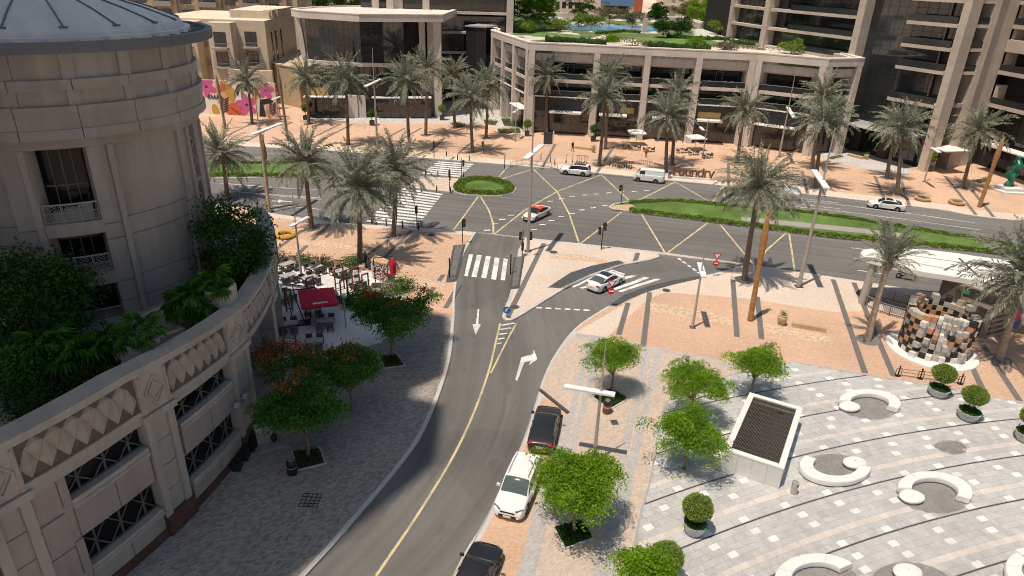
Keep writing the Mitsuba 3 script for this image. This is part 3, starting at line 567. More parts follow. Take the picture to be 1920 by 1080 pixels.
for spec, lab, kw in (
    ((-52.39, 135.2, 8.46, -52.31, 135.2), 'date palm in front of the flower mural', {}),
    ((-41.7, 136.92, 8.86, -41.49, 136.92), 'date palm standing at the left front corner of the glass pavilion', {}),
    ((-29.99, 120.43, 11.3, -29.65, 120.43), 'date palm with a broad crown before the left half of the glass pavilion', {'size': 1.12}),
    ((-18.88, 119.21, 11.57, -19.02, 119.21), 'date palm before the right half of the glass pavilion, nearer the road of two', {'size': 1.12}),
    ((-17.44, 130, 12.41, -16.97, 130), 'date palm before the right half of the glass pavilion, farther from the road of two', {}),
    ((-12.47, 136.99, 10.49, -12.72, 136.99), 'half hidden date palm in the gap right of the glass pavilion', {'size': .9, 'pit': False}),
    ((-7.69, 118.04, 9.48, -8.01, 118.04), 'date palm nearest the road in the trio between the two glass buildings', {'size': 1.05}),
    ((-5.91, 129.45, 10.02, -5.66, 129.45), 'date palm at the right of the trio between the two glass buildings', {}),
    ((5.81, 134.43, 11.23, 5.33, 134.43), 'date palm at the left corner of the long shop building', {'size': .92}),
    ((13.81, 111.89, 11.46, 13.87, 111.89), 'date palm behind the parked scooters, in front of a taller one', {'size': 1.0}),
    ((16.22, 124.08, 13.16, 15.98, 124.08), 'date palm close to the shop front with its crown above another palm', {'size': .85}),
    ((24.5, 109.59, 9.06, 23.84, 109.59), 'date palm by the standing shop lettering', {'size': 1.0}),
    ((26.46, 114.18, 11.66, 25.88, 114.18), 'date palm behind the palm at the standing shop lettering', {'size': .85}),
    ((38.24, 116.75, 9.1, 38.02, 116.75), 'date palm before the shop awning with dark lettering at the right', {'size': 1.0}),
    ((50.2, 114.43, 11.97, 49.66, 114.43), 'date palm at the right corner pier of the shop building, rear one of two', {}),
    ((46.45, 103.12, 10.25, 45.49, 103.12), 'date palm at the right corner pier of the shop building, front one of two', {'size': 1.05}),
    ((60.95, 110.19, 8.47, 60.38, 110.19), 'date palm before the right tower, hidden behind another palm', {'size': .85}),
    ((57.92, 100.54, 10.23, 56.1, 100.54), 'date palm by the kerb behind the white car on the right', {'size': 1.0, 'wires': True}),
    ((70.75, 105.6, 9.18, 70.48, 105.6), 'date palm before the right tower, left of the green statue', {'size': 1.02, 'wires': True}),
    ((-39.26, 89.08, 6.04, -39.1, 89.08), 'date palm just right of the round building', {'size': 1.0, 'n': 66}),
    ((-24.55, 77.88, 8.38, -24.57, 77.88), 'date palm leaning left over the near kerb, left of three', {'size': 1.0, 'n': 68}),
    ((-16.6, 68.1, 8.56, -16.28, 68.1), 'large date palm beside the cafe hedge, middle of three', {'size': 1.05, 'n': 76}),
    ((-14.32, 76.11, 8.26, -13.73, 76.11), 'date palm by the long zebra crossing, right of three', {'size': 1.0, 'n': 68, 'wires': True}),
    ((24.73, 66.67, 10.3, 24.48, 66.67), 'leaning date palm with a large ragged crown at the slip road mouth', {'size': 1.0, 'n': 76, 'wires': True}),
    ((32.17, 54.16, 7.73, 32.05, 54.16), 'young date palm with an upright crown beside the white canopy', {'size': .78, 'n': 40, 'bark': 'pale_bark', 'upright': 1}),
    ((42.37, 51.49, 7.91, 41.94, 51.49), 'date palm at the right edge of the picture by the stone cube sculpture', {'size': 1.1, 'n': 72, 'bark': 'pale_bark'})):
    date_palm(spec, lab, **kw)
def wrapped_palm(spec, label, r, bulge, tuft, mat='burlap', frac=1.0):
    x, y, h, x2, y2 = spec; g = np.random.default_rng(int(abs(x) * 31 + y * 17)); k = thing('bare_palm', label, 'palm tree')
    t = np.linspace(0, 1, 30); P = np.c_[x + (x2 - x) * t, y + (y2 - y) * t, .1 + (h - .1) * t]
    rr = r * (1.1 - .25 * t + .05 * np.sin(t * 70 + 3 * np.sin(t * 9)) + .04 * g.normal(size=30)) + bulge * np.exp(-((t - .78) / .12) ** 2)
    rr[-3:] *= [.9, .8, .5]; part(k, 'trunk', MB().tube(P, rr, 12).ply(mat, True))
    b = MB()
    for i in range(tuft):
        a = g.random() * 6.3; q = P[-2] + g.normal(size=3) * .08; s = .5 + .6 * g.random()
        b.tube([q, q + [.10 * math.cos(a), .10 * math.sin(a), s * .6], q + [.3 * math.cos(a), .3 * math.sin(a), s]], [.05, .035, .01], 4)
    if tuft: part(k, 'frayed_top', b.ply('frayed_burlap'))
    return k
wrapped_palm((22.52, 57.27, 10.48, 22.24, 57.27), 'bare leaning trunk wrapped in orange burlap beside the slip road', .24, .10, 14)
wrapped_palm((67.36, 95.68, 9.94, 67.53, 95.68), 'bare orange wrapped trunk left of the green statue', .25, .14, 14)
wrapped_palm((-32.21, 84.8, 9.36, -31.83, 84.8), 'bare wrapped trunk with a shaggy bulge right of the round building', .24, .20, 16)
wrapped_palm((-55.53, 129.78, 9.8, -55.82, 129.78), 'thin bare trunk before the left part of the flower mural', .24, .05, 6, 'bark')
wrapped_palm((-41.37, 122.51, 12.59, -41.81, 122.51), 'thin bare trunk with a grey tufted top right of the flower mural', .22, .12, 22, 'bark')

# ---------------------------------------------------------------- broadleaf trees
def limb(b, a, c, r0, r1, sag, g):
    t = np.linspace(0, 1, 6)[:, None]; a, c = np.asarray(a), np.asarray(c); P = a + (c - a) * t + np.array([0, 0, sag]) * np.sin(np.pi * t) + g.normal(size=(6, 3)) * .04 * np.sin(np.pi * t)
    b.tube(P, np.linspace(r0, r1, 6), 6)
def broad_tree(name, x, y, z, h, R, flat, label, seed, leaf='spring_leaf', clumps=70, per=150, size=.17, trunk=1.6, r=.12, bark='bark', group=None, lean=(0, 0), clump=.55, hollow=.35, flowers=0, lumps=None):
    g = np.random.default_rng(seed); k = thing(name, label, 'tree', group); b = MB(); fork = np.array([x + lean[0] * .4, y + lean[1] * .4, z + trunk])
    limb(b, (x, y, z - .05), fork, r, r * .75, 0, g)
    C = []
    zt = z + h - flat * .5
    while len(C) < clumps:
        d = g.normal(size=3); d /= np.linalg.norm(d); s = (hollow + (1 - hollow) * g.random()) ** .6
        c = np.array([x + lean[0], y + lean[1], zt]) + d * s * np.array([R, R, flat]) * (.78 + .22 * math.sin(3 * math.atan2(d[1], d[0]) + seed) + .12 * g.normal())
        if d[2] < -.55 and s > .8: continue
        C.append(c)
    C = np.array(C); main = C[g.choice(len(C), 9, False)]
    for c in main: limb(b, fork, c, r * .5, .02, .25, g)
    for c in C[:40]:
        m = main[np.argmin(np.linalg.norm(main - c, axis=1))]; limb(b, fork * .35 + m * .65, c, .028, .008, .05, g)
    part(k, 'trunk', b.ply(bark, True))
    tone = g.random(clumps); P, U = [], []
    for c, t in zip(C, tone):
        q = g.normal(size=(per, 3)); q /= np.linalg.norm(q, axis=1, keepdims=True); q *= 1.55 * g.random((per, 1)) ** .5 * np.array([clump, clump, clump * .34]); q[:, 2] -= .30 * (q[:, 0] ** 2 + q[:, 1] ** 2) / clump
        P.append(c + q); U.append(np.c_[np.clip(t * .6 + .4 * g.random(per), 0, 1), g.random(per)])
    P, U = np.vstack(P), np.vstack(U)
    part(k, 'crown', leaf_ply([(leaves(P, size, g, .25, .42), U)], leaf))
    if flowers:
        Q = []
        for c in C[np.argsort(-C[:, 2])][:flowers]: Q.append(c + g.normal(size=(46, 3)) * [.42, .42, .10] + [0, 0, .25])
        Q = np.vstack(Q); part(k, 'blossom', leaf_ply([(leaves(Q, .15, g, .8, .8), g.random((len(Q), 2)))], 'petal'))
    return k
ST = dict(leaf='spring_leaf', bark='bark')
def at_px(p): return p
for i, (p, c, R, h, fl, lab, kw) in enumerate((
    ((7.98, 44.2), (-.25, .2), 2.5, 4.1, 1.15, 'yellow green tree in a square planting bed behind the near lamp post', dict(clumps=60, per=130)),
    ((13.16, 40.94), (0, .3), 2.4, 4.1, 1.25, 'yellow green plaza tree behind another one, left of the sloped vent box', dict(clumps=64)),
    ((11.65, 35.67), (.1, 0), 2.55, 3.8, 1.3, 'yellow green tree with a bare trunk on the plaza edge, left of the vent box', dict(clumps=70)),
    ((18.51, 44.31), (.3, .1), 2.35, 3.7, 1.05, 'umbrella shaped yellow green tree behind the sloped vent box', dict(clumps=62, per=130)),
    ((4.03, 29.69), (-.1, .2), 2.75, 4.5, 1.7, 'largest yellow green tree, hanging over the white parked car', dict(clumps=120, per=170)),
    ((6.89, 24.41), (0, 0), 1.7, 3.6, 1.0, 'yellow green tree cut off by the lower picture edge', dict(clumps=50)))):
    broad_tree('shade_tree', p[0], p[1], .12, h, R, fl, lab, 40 + i, lean=c, **kw)
for i, (p, c, R, h, fl, lab, kw) in enumerate((
    ((-12.91, 35.65), (-.3, .4), 3.0, 4.6, 1.5, 'dark green flame tree nearest the curved wall, by the black bin', dict(clumps=90)),
    ((-11.26, 40.74), (-.2, .3), 3.0, 4.5, 1.35, 'dark green flame tree in the middle of the brick walk', dict(clumps=80)),
    ((-9.82, 48.62), (.3, .5), 3.9, 4.6, 1.4, 'dark green flame tree spreading over the cafe corner beside the road', dict(clumps=84)),
    ((-15.94, 40.28), (-.1, .3), 2.6, 4.9, 1.4, 'thin flame tree with red blossom at the arcade column', dict(clumps=40, per=70)))):
    broad_tree('flame_tree', p[0], p[1], .12, h, R, fl, lab, 60 + i, leaf='flame_leaf', flowers=(4, 4, 6, 14)[i], lean=c, size=.22, clump=.6, **kw)
# square planting beds with low ground cover
matt('bed_cover', lambda p, n, uv: mi.Color3f(.045, .085, .022) * (.5 + fbm(p.x * 3, p.y * 3, 1.0, 3)), .9)
def bed(quad, label, leaf, dens=420, h=.22):
    q = Polygon(quad); k = thing('planting_bed', label, 'planting bed'); part(k, 'edging', prism(q.difference(q.buffer(-.12)), .1, .18).ply('kerb_stone')); part(k, 'soil', sheet(q.buffer(-.12), .14).ply('soil'))
    g = np.random.default_rng(int(q.centroid.x * 100 + 5000)); x0, y0, x1, y1 = q.bounds; n = int(q.area * dens * 1.6); P = np.c_[x0 + (x1 - x0) * g.random(n), y0 + (y1 - y0) * g.random(n), .15 + h * g.random(n)]
    P = P[shapely.contains_xy(q.buffer(-.15), P[:, 0], P[:, 1])]
    part(k, 'ground_cover', leaf_ply([(leaves(P, .16, g, .5, .5), g.random((len(P), 2)))], leaf), kind='stuff')
bed([(2.79, 30.13), (3.41, 28.38), (5.23, 29.33), (4.69, 30.89)], 'square green bed under the largest plaza tree', 'dark_leaf')
bed([(6.29, 43.66), (7.51, 41.93), (9.2, 43.55), (7.82, 45)], 'square green bed under the tree by the brown bin', 'dark_leaf')
bed([(-14.28, 36.12), (-13.3, 34.16), (-11.58, 34.97), (-12.45, 36.66)], 'dark square bed under the flame tree by the black bin', 'dark_leaf', 200)
bed([(-10.92, 48.55), (-10.03, 46.62), (-8.33, 47.21), (-9.36, 49)], 'dark square bed under the flame tree beside the road', 'dark_leaf', 200)


# ---------------------------------------------------------------- the round building on its podium, left
def stone_fn(base, seed, streak=.10):
    def fn(p, n, uv):
        b = fbm(p.x * .35 + seed, p.y * .35, p.z * .25, 4) - .5; s = fbm(p.x * 1.7 + p.y * 1.7, seed, p.z * .16, 3) - .5; g = noise(p.x * 15, p.y * 15, p.z * 15) - .5
        return mi.Color3f(base) * (1 + .34 * b + streak * 2.4 * s + .08 * g)
    return fn
matt('rotunda_stone', stone_fn((.315, .282, .242), 1.0, .16), .8)
matt('rotunda_trim', stone_fn((.33, .297, .256), 4.0, .12), .8)
matt('rotunda_joint', (.12, .11, .10), .9)
matt('podium_stone', stone_fn((.355, .31, .26), 7.0, .12), .8)
matt('podium_trim', stone_fn((.385, .345, .295), 9.0, .10), .8)
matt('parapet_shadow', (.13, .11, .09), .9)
matt('rose_stone', stone_fn((.33, .275, .24), 12.0, .10), .8)
matt('red_granite', worn((.115, .052, .040), .3, 2.0), .5)
matt('canopy_metal', worn((.105, .115, .13), .08, .6), .45, .5)
matt('dome_skin', stone_fn((.66, .64, .60), 15.0, .10), .7)
matt('lattice', worn((.12, .115, .105), .1, 2), .6)
matt('rail_metal', worn((.34, .32, .29), .1, 2), .6)
matt('dark_room', (.025, .023, .021), .9)
bsdf('dark_glass', {'type': 'twosided', 'bsdf': {'type': 'principled', 'base_color': rgb((.006, .007, .008)), 'roughness': .12, 'specular': .22}})
RC = np.array([-30.6, 46.0]); DG = math.pi / 180
def ring(cx, cy, r0, r1, z0, z1, a0, a1, step=2.5, warp=None):
    """curved block between two radii, two heights and two angles (degrees), closed all round"""
    n = max(1, int(math.ceil((a1 - a0) / step))); a = np.linspace(a0, a1, n + 1) * DG; c, s = np.cos(a), np.sin(a)
    P = lambda r, z: np.c_[cx + r * c, cy + r * s, np.full(n + 1, z)]
    v = np.vstack([P(r1, z0), P(r1, z1), P(r0, z1), P(r0, z0)]); m = n + 1; i = np.arange(n); f = []
    for k in range(4):
        k2 = (k + 1) % 4; f.append(np.c_[k * m + i, k * m + i + 1, k2 * m + i + 1, k2 * m + i])
    f = np.vstack(f); f = np.vstack([f, [[0, m, 2 * m, 3 * m], [n, 3 * m + n, 2 * m + n, m + n]]])
    if warp is not None: v = warp(v)
    return v, f
def rr(*a, **k): return MB().add(*ring(RC[0], RC[1], *a, **k))
B = thing('round_building', 'round beige stone hotel tower with shallow dome and grey ring canopy on the left', 'building')
PANELS = [-131, -111, -91, -71, -51, -31, -11, 9, 29, 49]
# storeys of the drum: solid core behind, then panels with open joints
part(B, 'core', rr(6.0, 8.05, 19.8, 25.2, -180, 180).ply('rotunda_joint'))
for i, a in enumerate(PANELS):
    b_ = a + 20
    part(B, 'cornice', rr(8.0, 8.98, 19.85, 20.42, a + .16, b_ - .16).ply('rotunda_trim', 30))
    part(B, 'frieze_panel', rr(8.0, 8.9, 20.42, 21.36, a + .12, b_ - .12).ply('rotunda_stone', 30))
    part(B, 'string_course', rr(8.0, 8.97, 21.36, 21.70, a + .12, b_ - .12).ply('rotunda_trim', 30))
    part(B, 'wall_panel', rr(8.0, 8.66, 21.70, 22.55, a + 2.2, b_ - 2.2).ply('rotunda_stone', 30))
    part(B, 'string_course', rr(8.0, 8.82, 22.55, 23.12, a + .12, b_ - .12).ply('rotunda_trim', 30))
    part(B, 'wall_panel', rr(8.0, 8.56, 23.12, 24.95, a + 2.2, b_ - 2.2).ply('rotunda_stone', 30))
    part(B, 'pilaster', rr(8.0, 8.76, 21.70, 22.55, a - 2.2, a + 2.1).ply('rotunda_trim', 30))
    part(B, 'pilaster', rr(8.0, 8.68, 23.12, 24.95, a - 2.2, a + 2.1).ply('rotunda_trim', 30))
# ring canopy
cn = part(B, 'ring_canopy', rr(9.72, 10.1, 24.62, 25.2, -180, 180).ply('canopy_metal', 30))
part(cn, 'inner_ring', rr(8.3, 8.75, 25.0, 25.3, -180, 180).ply('dome_skin', 30))
for k in range(36):
    a = (k * 10 + 4) * DG; c, s = math.cos(a), math.sin(a)
    part(cn, 'spoke', MB().bar((RC[0] + 8.6 * c, RC[1] + 8.6 * s, 25.02), (RC[0] + 9.8 * c, RC[1] + 9.8 * s, 25.02), .30 if k % 2 == 0 else .12, .2).ply('canopy_metal'))
for k in range(44): 
    a = k * 360 / 44 * DG; c, s = math.cos(a), math.sin(a)
    part(cn, 'fascia_joint', MB().bar((RC[0] + 10.1 * c, RC[1] + 10.1 * s, 24.63), (RC[0] + 10.1 * c, RC[1] + 10.1 * s, 25.19), .02).ply('rotunda_joint'))
part(B, 'roof_slab', rr(.1, 8.5, 24.95, 25.06, -180, 180).ply('dome_skin', 30))
dm = part(B, 'dome', MB().add(*lathe([(8.32, 25.06), (8.36, 25.42), (8.2, 25.72), (7.4, 26.05), (6.2, 26.5), (4.6, 27.0), (2.9, 27.38), (1.3, 27.58), (.02, 27.62)], 72, *RC)).ply('dome_skin', 40))
for k in range(18):
    a = (-68.8 + 20 * k) * DG; P = [(RC[0] + r * math.cos(a), RC[1] + r * math.sin(a), z + .03) for r, z in ((8.18, 25.76), (7.4, 26.06), (6.2, 26.51), (4.6, 27.01), (2.9, 27.39), (1.3, 27.59), (.3, 27.63))]
    part(dm, 'rib', MB().tube(P, .055, 5).box(RC[0] + 8.1 * math.cos(a), RC[1] + 8.1 * math.sin(a), 25.74, .16, .42, .1, a).ply('canopy_metal'))
# lower drum: pilasters, smooth wall, balcony bays and lattice windows
Z0 = 7.6
part(B, 'inner_core', rr(4.5, 6.4, Z0, 19.9, -180, 180).ply('dark_room'))
part(B, 'lintel_ring', rr(6.3, 8.42, 19.25, 19.85, -180, 180).ply('rotunda_trim', 30))
def courses(a, b_, r1, zs, m='rotunda_stone', nm='wall_panel'):
    for z0, z1 in zip(zs[:-1], zs[1:]): part(B, nm, rr(6.35, r1, z0 + .022, z1 - .022, a, b_).ply(m, 30))
courses(-41.3, -9.2, 8.14, [Z0, 9.1, 10.6, 13.4, 14.6, 19.25])
courses(-128, -82, 8.14, [Z0, 9.1, 10.6, 13.4, 14.6, 19.25])
courses(14.6, 140, 8.14, [Z0, 10.6, 14.6, 19.25])
for a0, a1 in ((-51, -41.3), (-81.9, -72), (-9.2, -3.8), (6.4, 14.5)):
    for z0, z1 in ((Z0, 9.1), (9.1, 10.5), (10.5, 13.4), (13.4, 14.4), (14.4, 19.25)): part(B, 'pilaster', rr(6.35, 8.34, z0 + .022, z1 - .022, a0, a1 - (2.6 if a0 in (-51, 11.8, -81.9) else 0)).ply('rotunda_trim', 30))
    e = a1 - 2.6 if a0 in (-51, 11.8, -81.9) else a1; part(B, 'pilaster_edge', rr(6.35, 8.5, Z0, 19.25, e + .1, e + 2.4).ply('rotunda_trim', 30))
matt('balcony_stuff', (.30, .30, .31), .8)
for zf, last in ((14.72, 19.25), (11.3, 13.95), (7.6, 10.5)):
    if zf > 8: part(B, 'balcony_slab', rr(6.35, 8.36, zf - .82, zf, -72, -51).ply('rotunda_trim', 30))
    part(B, 'window', rr(6.4, 6.62, zf, last, -71.9, -51.1).ply('dark_glass'))
    part(B, 'window_frame', MB().add(*ring(*RC, 6.6, 6.68, zf + 1.9, zf + 2.0, -71, -52)).add(*ring(*RC, 6.6, 6.68, zf, last, -62, -61.4)).add(*ring(*RC, 6.6, 6.68, zf, last, -67, -66.5)).add(*ring(*RC, 6.6, 6.68, zf, last, -57, -56.5)).ply('lattice'))
    b = MB().add(*ring(*RC, 8.12, 8.2, zf + 1.12, zf + 1.2, -71.8, -51.2)).add(*ring(*RC, 8.13, 8.19, zf + .62, zf + .66, -71.8, -51.2)).add(*ring(*RC, 8.13, 8.19, zf + .08, zf + .12, -71.8, -51.2))
    rl = part(B, 'balcony_railing', b.ply('rail_metal'))
    def pp(a, z, r=8.16): return (RC[0] + r * math.cos(a * DG), RC[1] + r * math.sin(a * DG), z)
    for k in range(4): part(rl, 'post', MB().bar(pp(-71.6 + k * 6.73, zf), pp(-71.6 + k * 6.73, zf + 1.15), .06).ply('rail_metal'))
    for k in range(33): part(rl, 'baluster', MB().bar(pp(-71 + k * .61, zf + .1), pp(-71 + k * .61, zf + .64), .022).ply('rail_metal'))
    for k in range(3):
        a, w = -68.3 + k * 6.73, 2.0; q = MB()
        for s1, s2 in (((-1, 0), (0, 1)), ((0, 1), (1, 0)), ((1, 0), (0, -1)), ((0, -1), (-1, 0)), ((-1, -1), (1, 1)), ((-1, 1), (1, -1)), ((-1.3, -1), (-1.3, 1)), ((1.3, -1), (1.3, 1))): q.bar(pp(a + w * s1[0], zf + .89 + .2 * s1[1]), pp(a + w * s2[0], zf + .89 + .2 * s2[1]), .02)
        part(rl, 'panel', q.ply('rail_metal'))
part(B, 'balcony_bundle', MB().box(*pp(-66, 14.75, 7.6), .7, .5, .55, .4).box(*pp(-60, 14.75, 7.7), 1.1, .5, .75, .5).box(*pp(-55.5, 14.75, 7.6), .6, .4, .95, .7).ply('balcony_stuff'), 'grey bundles stacked on the upper balcony')
for a0, a1 in ((-3.8, 6.4),):
    wz = part(B, 'window', rr(6.4, 8.0, Z0, 19.25, a0, a1).ply('dark_glass')); q = MB()
    for i in range(9):
        z = Z0 + i * 1.3
        part(wz, 'lattice_bar', MB().bar(pp(a0 + .3, z, 8.2), pp(a1 - .3, z + 1.3, 8.2), .09).ply('rail_metal')); part(wz, 'lattice_bar', MB().bar(pp(a1 - .3, z, 8.2), pp(a0 + .3, z + 1.3, 8.2), .09).ply('rail_metal'))
        if i % 3 == 2: part(wz, 'cross_bar', MB().bar(pp(a0, z + 1.3, 8.2), pp(a1, z + 1.3, 8.2), .22).ply('rotunda_trim'))

# ---- podium
PCX, PCY, PR = -52.37, 39.0, 35.18
def warp(v):
    v = np.array(v, float); y = v[:, 1]; v[:, 2] = v[:, 2] * (.96 + .13 * np.clip((39 - y) / 10, 0, 1.1)); return v
def wr(r0, r1, z0, z1, a0, a1, step=1.0): return MB().add(*ring(PCX, PCY, PR + r0, PR + r1, z0, z1, a0, a1, step, warp))
def wp(a, z, o=0.0): return warp(np.array([[PCX + (PR + o) * math.cos(a * DG), PCY + (PR + o) * math.sin(a * DG), z]]))[0]
Q = thing('podium_building', 'curved beige stone podium with diamond parapet and lattice windows below the round building', 'building')
def wpart(nm, m, *a, lab=None): return part(Q, nm, wr(*a).ply(m, 20), lab)
part(Q, 'terrace_floor', sheet(Polygon([(PCX + 34.6 * math.cos(t), PCY + 34.6 * math.sin(t)) for t in np.linspace(-42, 32, 60) * DG] + [(-48, 62), (-48, 20)]), 8.1).ply('stone_base'))
part(Q, 'inner_wall', wr(-1.0, -.75, 0, 9.2, -42, .6).ply('dark_room'))
BAYS = [(-40.6, -29.9), (-28.0, -17.2)]
wpart('coping', 'podium_trim', -.9, .16, 9.55, 10.0, -42, 32); wpart('coping_lip', 'podium_trim', -.8, .24, 9.78, 9.96, -42, 32)
PIL = [(-42.2, -39.6), (-29.9, -27.0), (-17.2, -14.0), (-5.0, -.9), (9.0, 11.2), (21.5, 24)]
for (a0, a1) in PIL:
    top = wpart('parapet_block', 'podium_trim', -.7, .16, 7.45, 9.55, a0, a1); am, w = (a0 + a1) / 2, (a1 - a0) * .34
    for s1 in (.62, 1.0):
        q = MB(); P = [wp(am + w * s1 * c, 8.5 + .78 * s1 * s, .2) for c, s in ((1, 0), (0, 1), (-1, 0), (0, -1))]
        for i in range(4): q.bar(P[i], P[(i + 1) % 4], .09 if s1 == 1 else .06)
        part(top, 'diamond_moulding', q.ply('podium_trim'))
    for e in (a0 + .25, a1 - .25): part(top, 'edge_moulding', MB().bar(wp(e, 7.5, .2), wp(e, 9.5, .2), .12).ply('podium_trim'))
    wpart('capital', 'podium_trim', -.6, .32, 7.05, 7.42, a0 - .25, a1 + .25)
    if a0 < 12:
        for z0, z1 in ((1.25, 2.6), (2.6, 4.1), (4.1, 5.6), (5.6, 7.05)):
            if a0 > 5 : continue
            wpart('pier_block', 'podium_stone', -.6, .02, z0 + .022, z1 - .022, a0 + .75, a1 - .75)
        if a0 < 5:
            wpart('pier_edge', 'podium_trim', -.6, .16, 1.25, 7.05, a0, a0 + .72); wpart('pier_edge', 'podium_trim', -.6, .16, 1.25, 7.05, a1 - .72, a1); wpart('pier_base', 'red_granite', -.6, .3, -.1, 1.25, a0 - .1, a1 + .1)
SP = [(-39.6, -29.9), (-27.0, -17.2), (-14.0, -5.0)]
for a0, a1 in SP + [(-.9, 9.0), (11.2, 21.5), (24, 31)]:
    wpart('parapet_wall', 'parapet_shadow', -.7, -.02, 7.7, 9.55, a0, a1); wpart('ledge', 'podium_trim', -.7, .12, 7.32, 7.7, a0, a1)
    n = 7; w = (a1 - a0) / n
    for i in range(n + 1):
        for row, (zc, hh) in enumerate(((9.12, .82), (8.32, .82))):
            a = a0 + (i + (.5 if row else 0)) * w
            if a - w * .3 < a0 or a + w * .3 > a1: continue
            l, r_2 = max(a - w * .475, a0 + .05), min(a + w * .475, a1 - .05)
            P = [wp(l, zc, -.02), wp(a, max(zc - hh, 7.72), -.02), wp(r_2, zc, -.02), wp(a, min(zc + hh, 9.53), -.02), wp(a, zc - .22, .17), wp(a, zc + .22, .17)]
            part(Q, 'parapet_diamond', MB().add(P, [[0, 1, 4], [1, 2, 4], [2, 3, 5], [3, 0, 5], [0, 4, 5], [2, 5, 4]]).ply('podium_stone'))
for bi, (a0, a1) in enumerate(SP):
    s0 = a0 + (2.6 if bi < 2 else .5); e0 = a1 - .15
    wpart('lintel', 'podium_trim', -.6, .04, 7.0, 7.32, a0, a1)
    if bi < 2:
        for z0, z1, o in ((5.75, 7.0, .02), (3.75, 5.3, .06), (1.75, 3.4, .02)): wpart('blank_panel', 'rose_stone', -.6, o, z0, z1, a0 + .1, s0 - .7); 
        wpart('jamb', 'podium_stone', -.6, -.06, 1.0, 7.0, a0, s0)
        wpart('jamb_trim', 'rose_stone', -.6, .06, 5.5, 7.0, s0 - .62, s0); wpart('jamb_trim', 'rose_stone', -.6, .06, 1.75, 3.6, s0 - .62, s0)
    for z0, z1 in ((5.72, 7.0), (1.95, 3.5)):
        wn = part(Q, 'window', wr(-.55, -.42, z0, z1, s0, e0).ply('dark_glass')); nn = max(3, round((e0 - s0) * .614 / 1.5)); w = (e0 - s0) / nn; zm = (z0 + z1) / 2
        for i in range(nn):
            b0 = s0 + i * w; m = b0 + w / 2
            part(wn, 'mullion', MB().bar(wp(m, z0, -.36), wp(m, z1, -.36), .08).ply('lattice'))
            for p1, p2 in (((b0, zm), (m, z1)),) if False else (((m, zm), (m + w * .5, z1)), ((m, zm), (m + w * .5, z0)), ((m, zm), (m - w * .5, z1)), ((m, zm), (m - w * .5, z0))):
                part(wn, 'glazing_bar', MB().bar(wp(p1[0], p1[1], -.37), wp(p2[0], p2[1], -.37), .055).ply('lattice'))
        part(wn, 'head_bar', MB().add(*ring(PCX, PCY, PR - .45, PR - .3, z1 - .06, z1, s0, e0, 1, warp)).add(*ring(PCX, PCY, PR - .45, PR - .3, z0, z0 + .06, s0, e0, 1, warp)).ply('lattice'))
    half = (s0 + e0) / 2
    for l, r_2 in ((s0, half), (half, e0)):
        wpart('spandrel_panel', 'rose_stone', -.6, .04, 3.72, 5.28, l + .04, r_2 - .04)
        wpart('base_panel', 'podium_stone', -.6, .04, .66, 1.62, l + .04, r_2 - .04)
    wpart('sill', 'podium_trim', -.6, .16, 5.30, 5.46, s0, e0); wpart('sill', 'podium_trim', -.6, .1, 5.46, 5.72, s0, e0); wpart('soffit_strip', 'podium_stone', -.6, -.2, 3.5, 3.72, s0, e0)
    wpart('sill', 'podium_trim', -.6, .2, 1.64, 1.78, s0, e0); wpart('sill', 'podium_trim', -.6, .12, 1.78, 1.95, s0, e0); wpart('plinth', 'red_granite', -.6, .12, -.1, .64, a0, a1)
# the shaded arcade at the far end
wpart('arcade_back', 'dark_room', -5.5, -5.2, 0, 7.6, -3, 30); wpart('arcade_soffit', 'podium_stone', -5.4, .0, 7.05, 7.32, -.9, 31)
wpart('arcade_cheek', 'podium_stone', -5.4, .1, -.1, 7.05, -1.2, -.8)
for a0, a1 in ((9.3, 11.0), (21.8, 23.6)):
    for z0, z1 in ((.1, 2.4), (2.4, 4.7), (4.7, 7.05)): wpart('arcade_column', 'podium_trim', -1.1, .02, z0 + .022, z1 - .022, a0, a1)
# terrace: planter boxes standing on the coping and the angled kerbs behind them
def planter(p, rz, label):
    k = thing('stone_planter', label, 'planter'); x, y = p
    o = [(-.95, -.35), (-.6, -.8), (.6, -.8), (.95, -.35), (.95, .5), (-.95, .5)]; c, s = math.cos(rz), math.sin(rz); o = Polygon([(x + a * c - b * s, y + a * s + b * c) for a, b in o])
    part(k, 'box', prism(o.difference(o.buffer(-.14)), 9.2, 10.75).ply('podium_trim')); part(k, 'soil', prism(o.buffer(-.14), 9.2, 10.45).ply('soil')); return o.centroid
pl1 = planter((-20.05, 31.96), 1.25, 'pale faceted stone planter on the parapet, the nearer of two'); pl2 = planter((-18.51, 38.89), 1.45, 'pale faceted stone planter on the parapet, the farther of two')
for a in ([(-23.48, 37.78), (-22.39, 39.74)], [(-22.7, 38.95), (-20.13, 36.6)], [(-20.13, 36.6), (-20.93, 35.41)]): part(Q, 'terrace_kerb', prism(strip(a, .35), 8.1, 8.9).ply('podium_trim'))
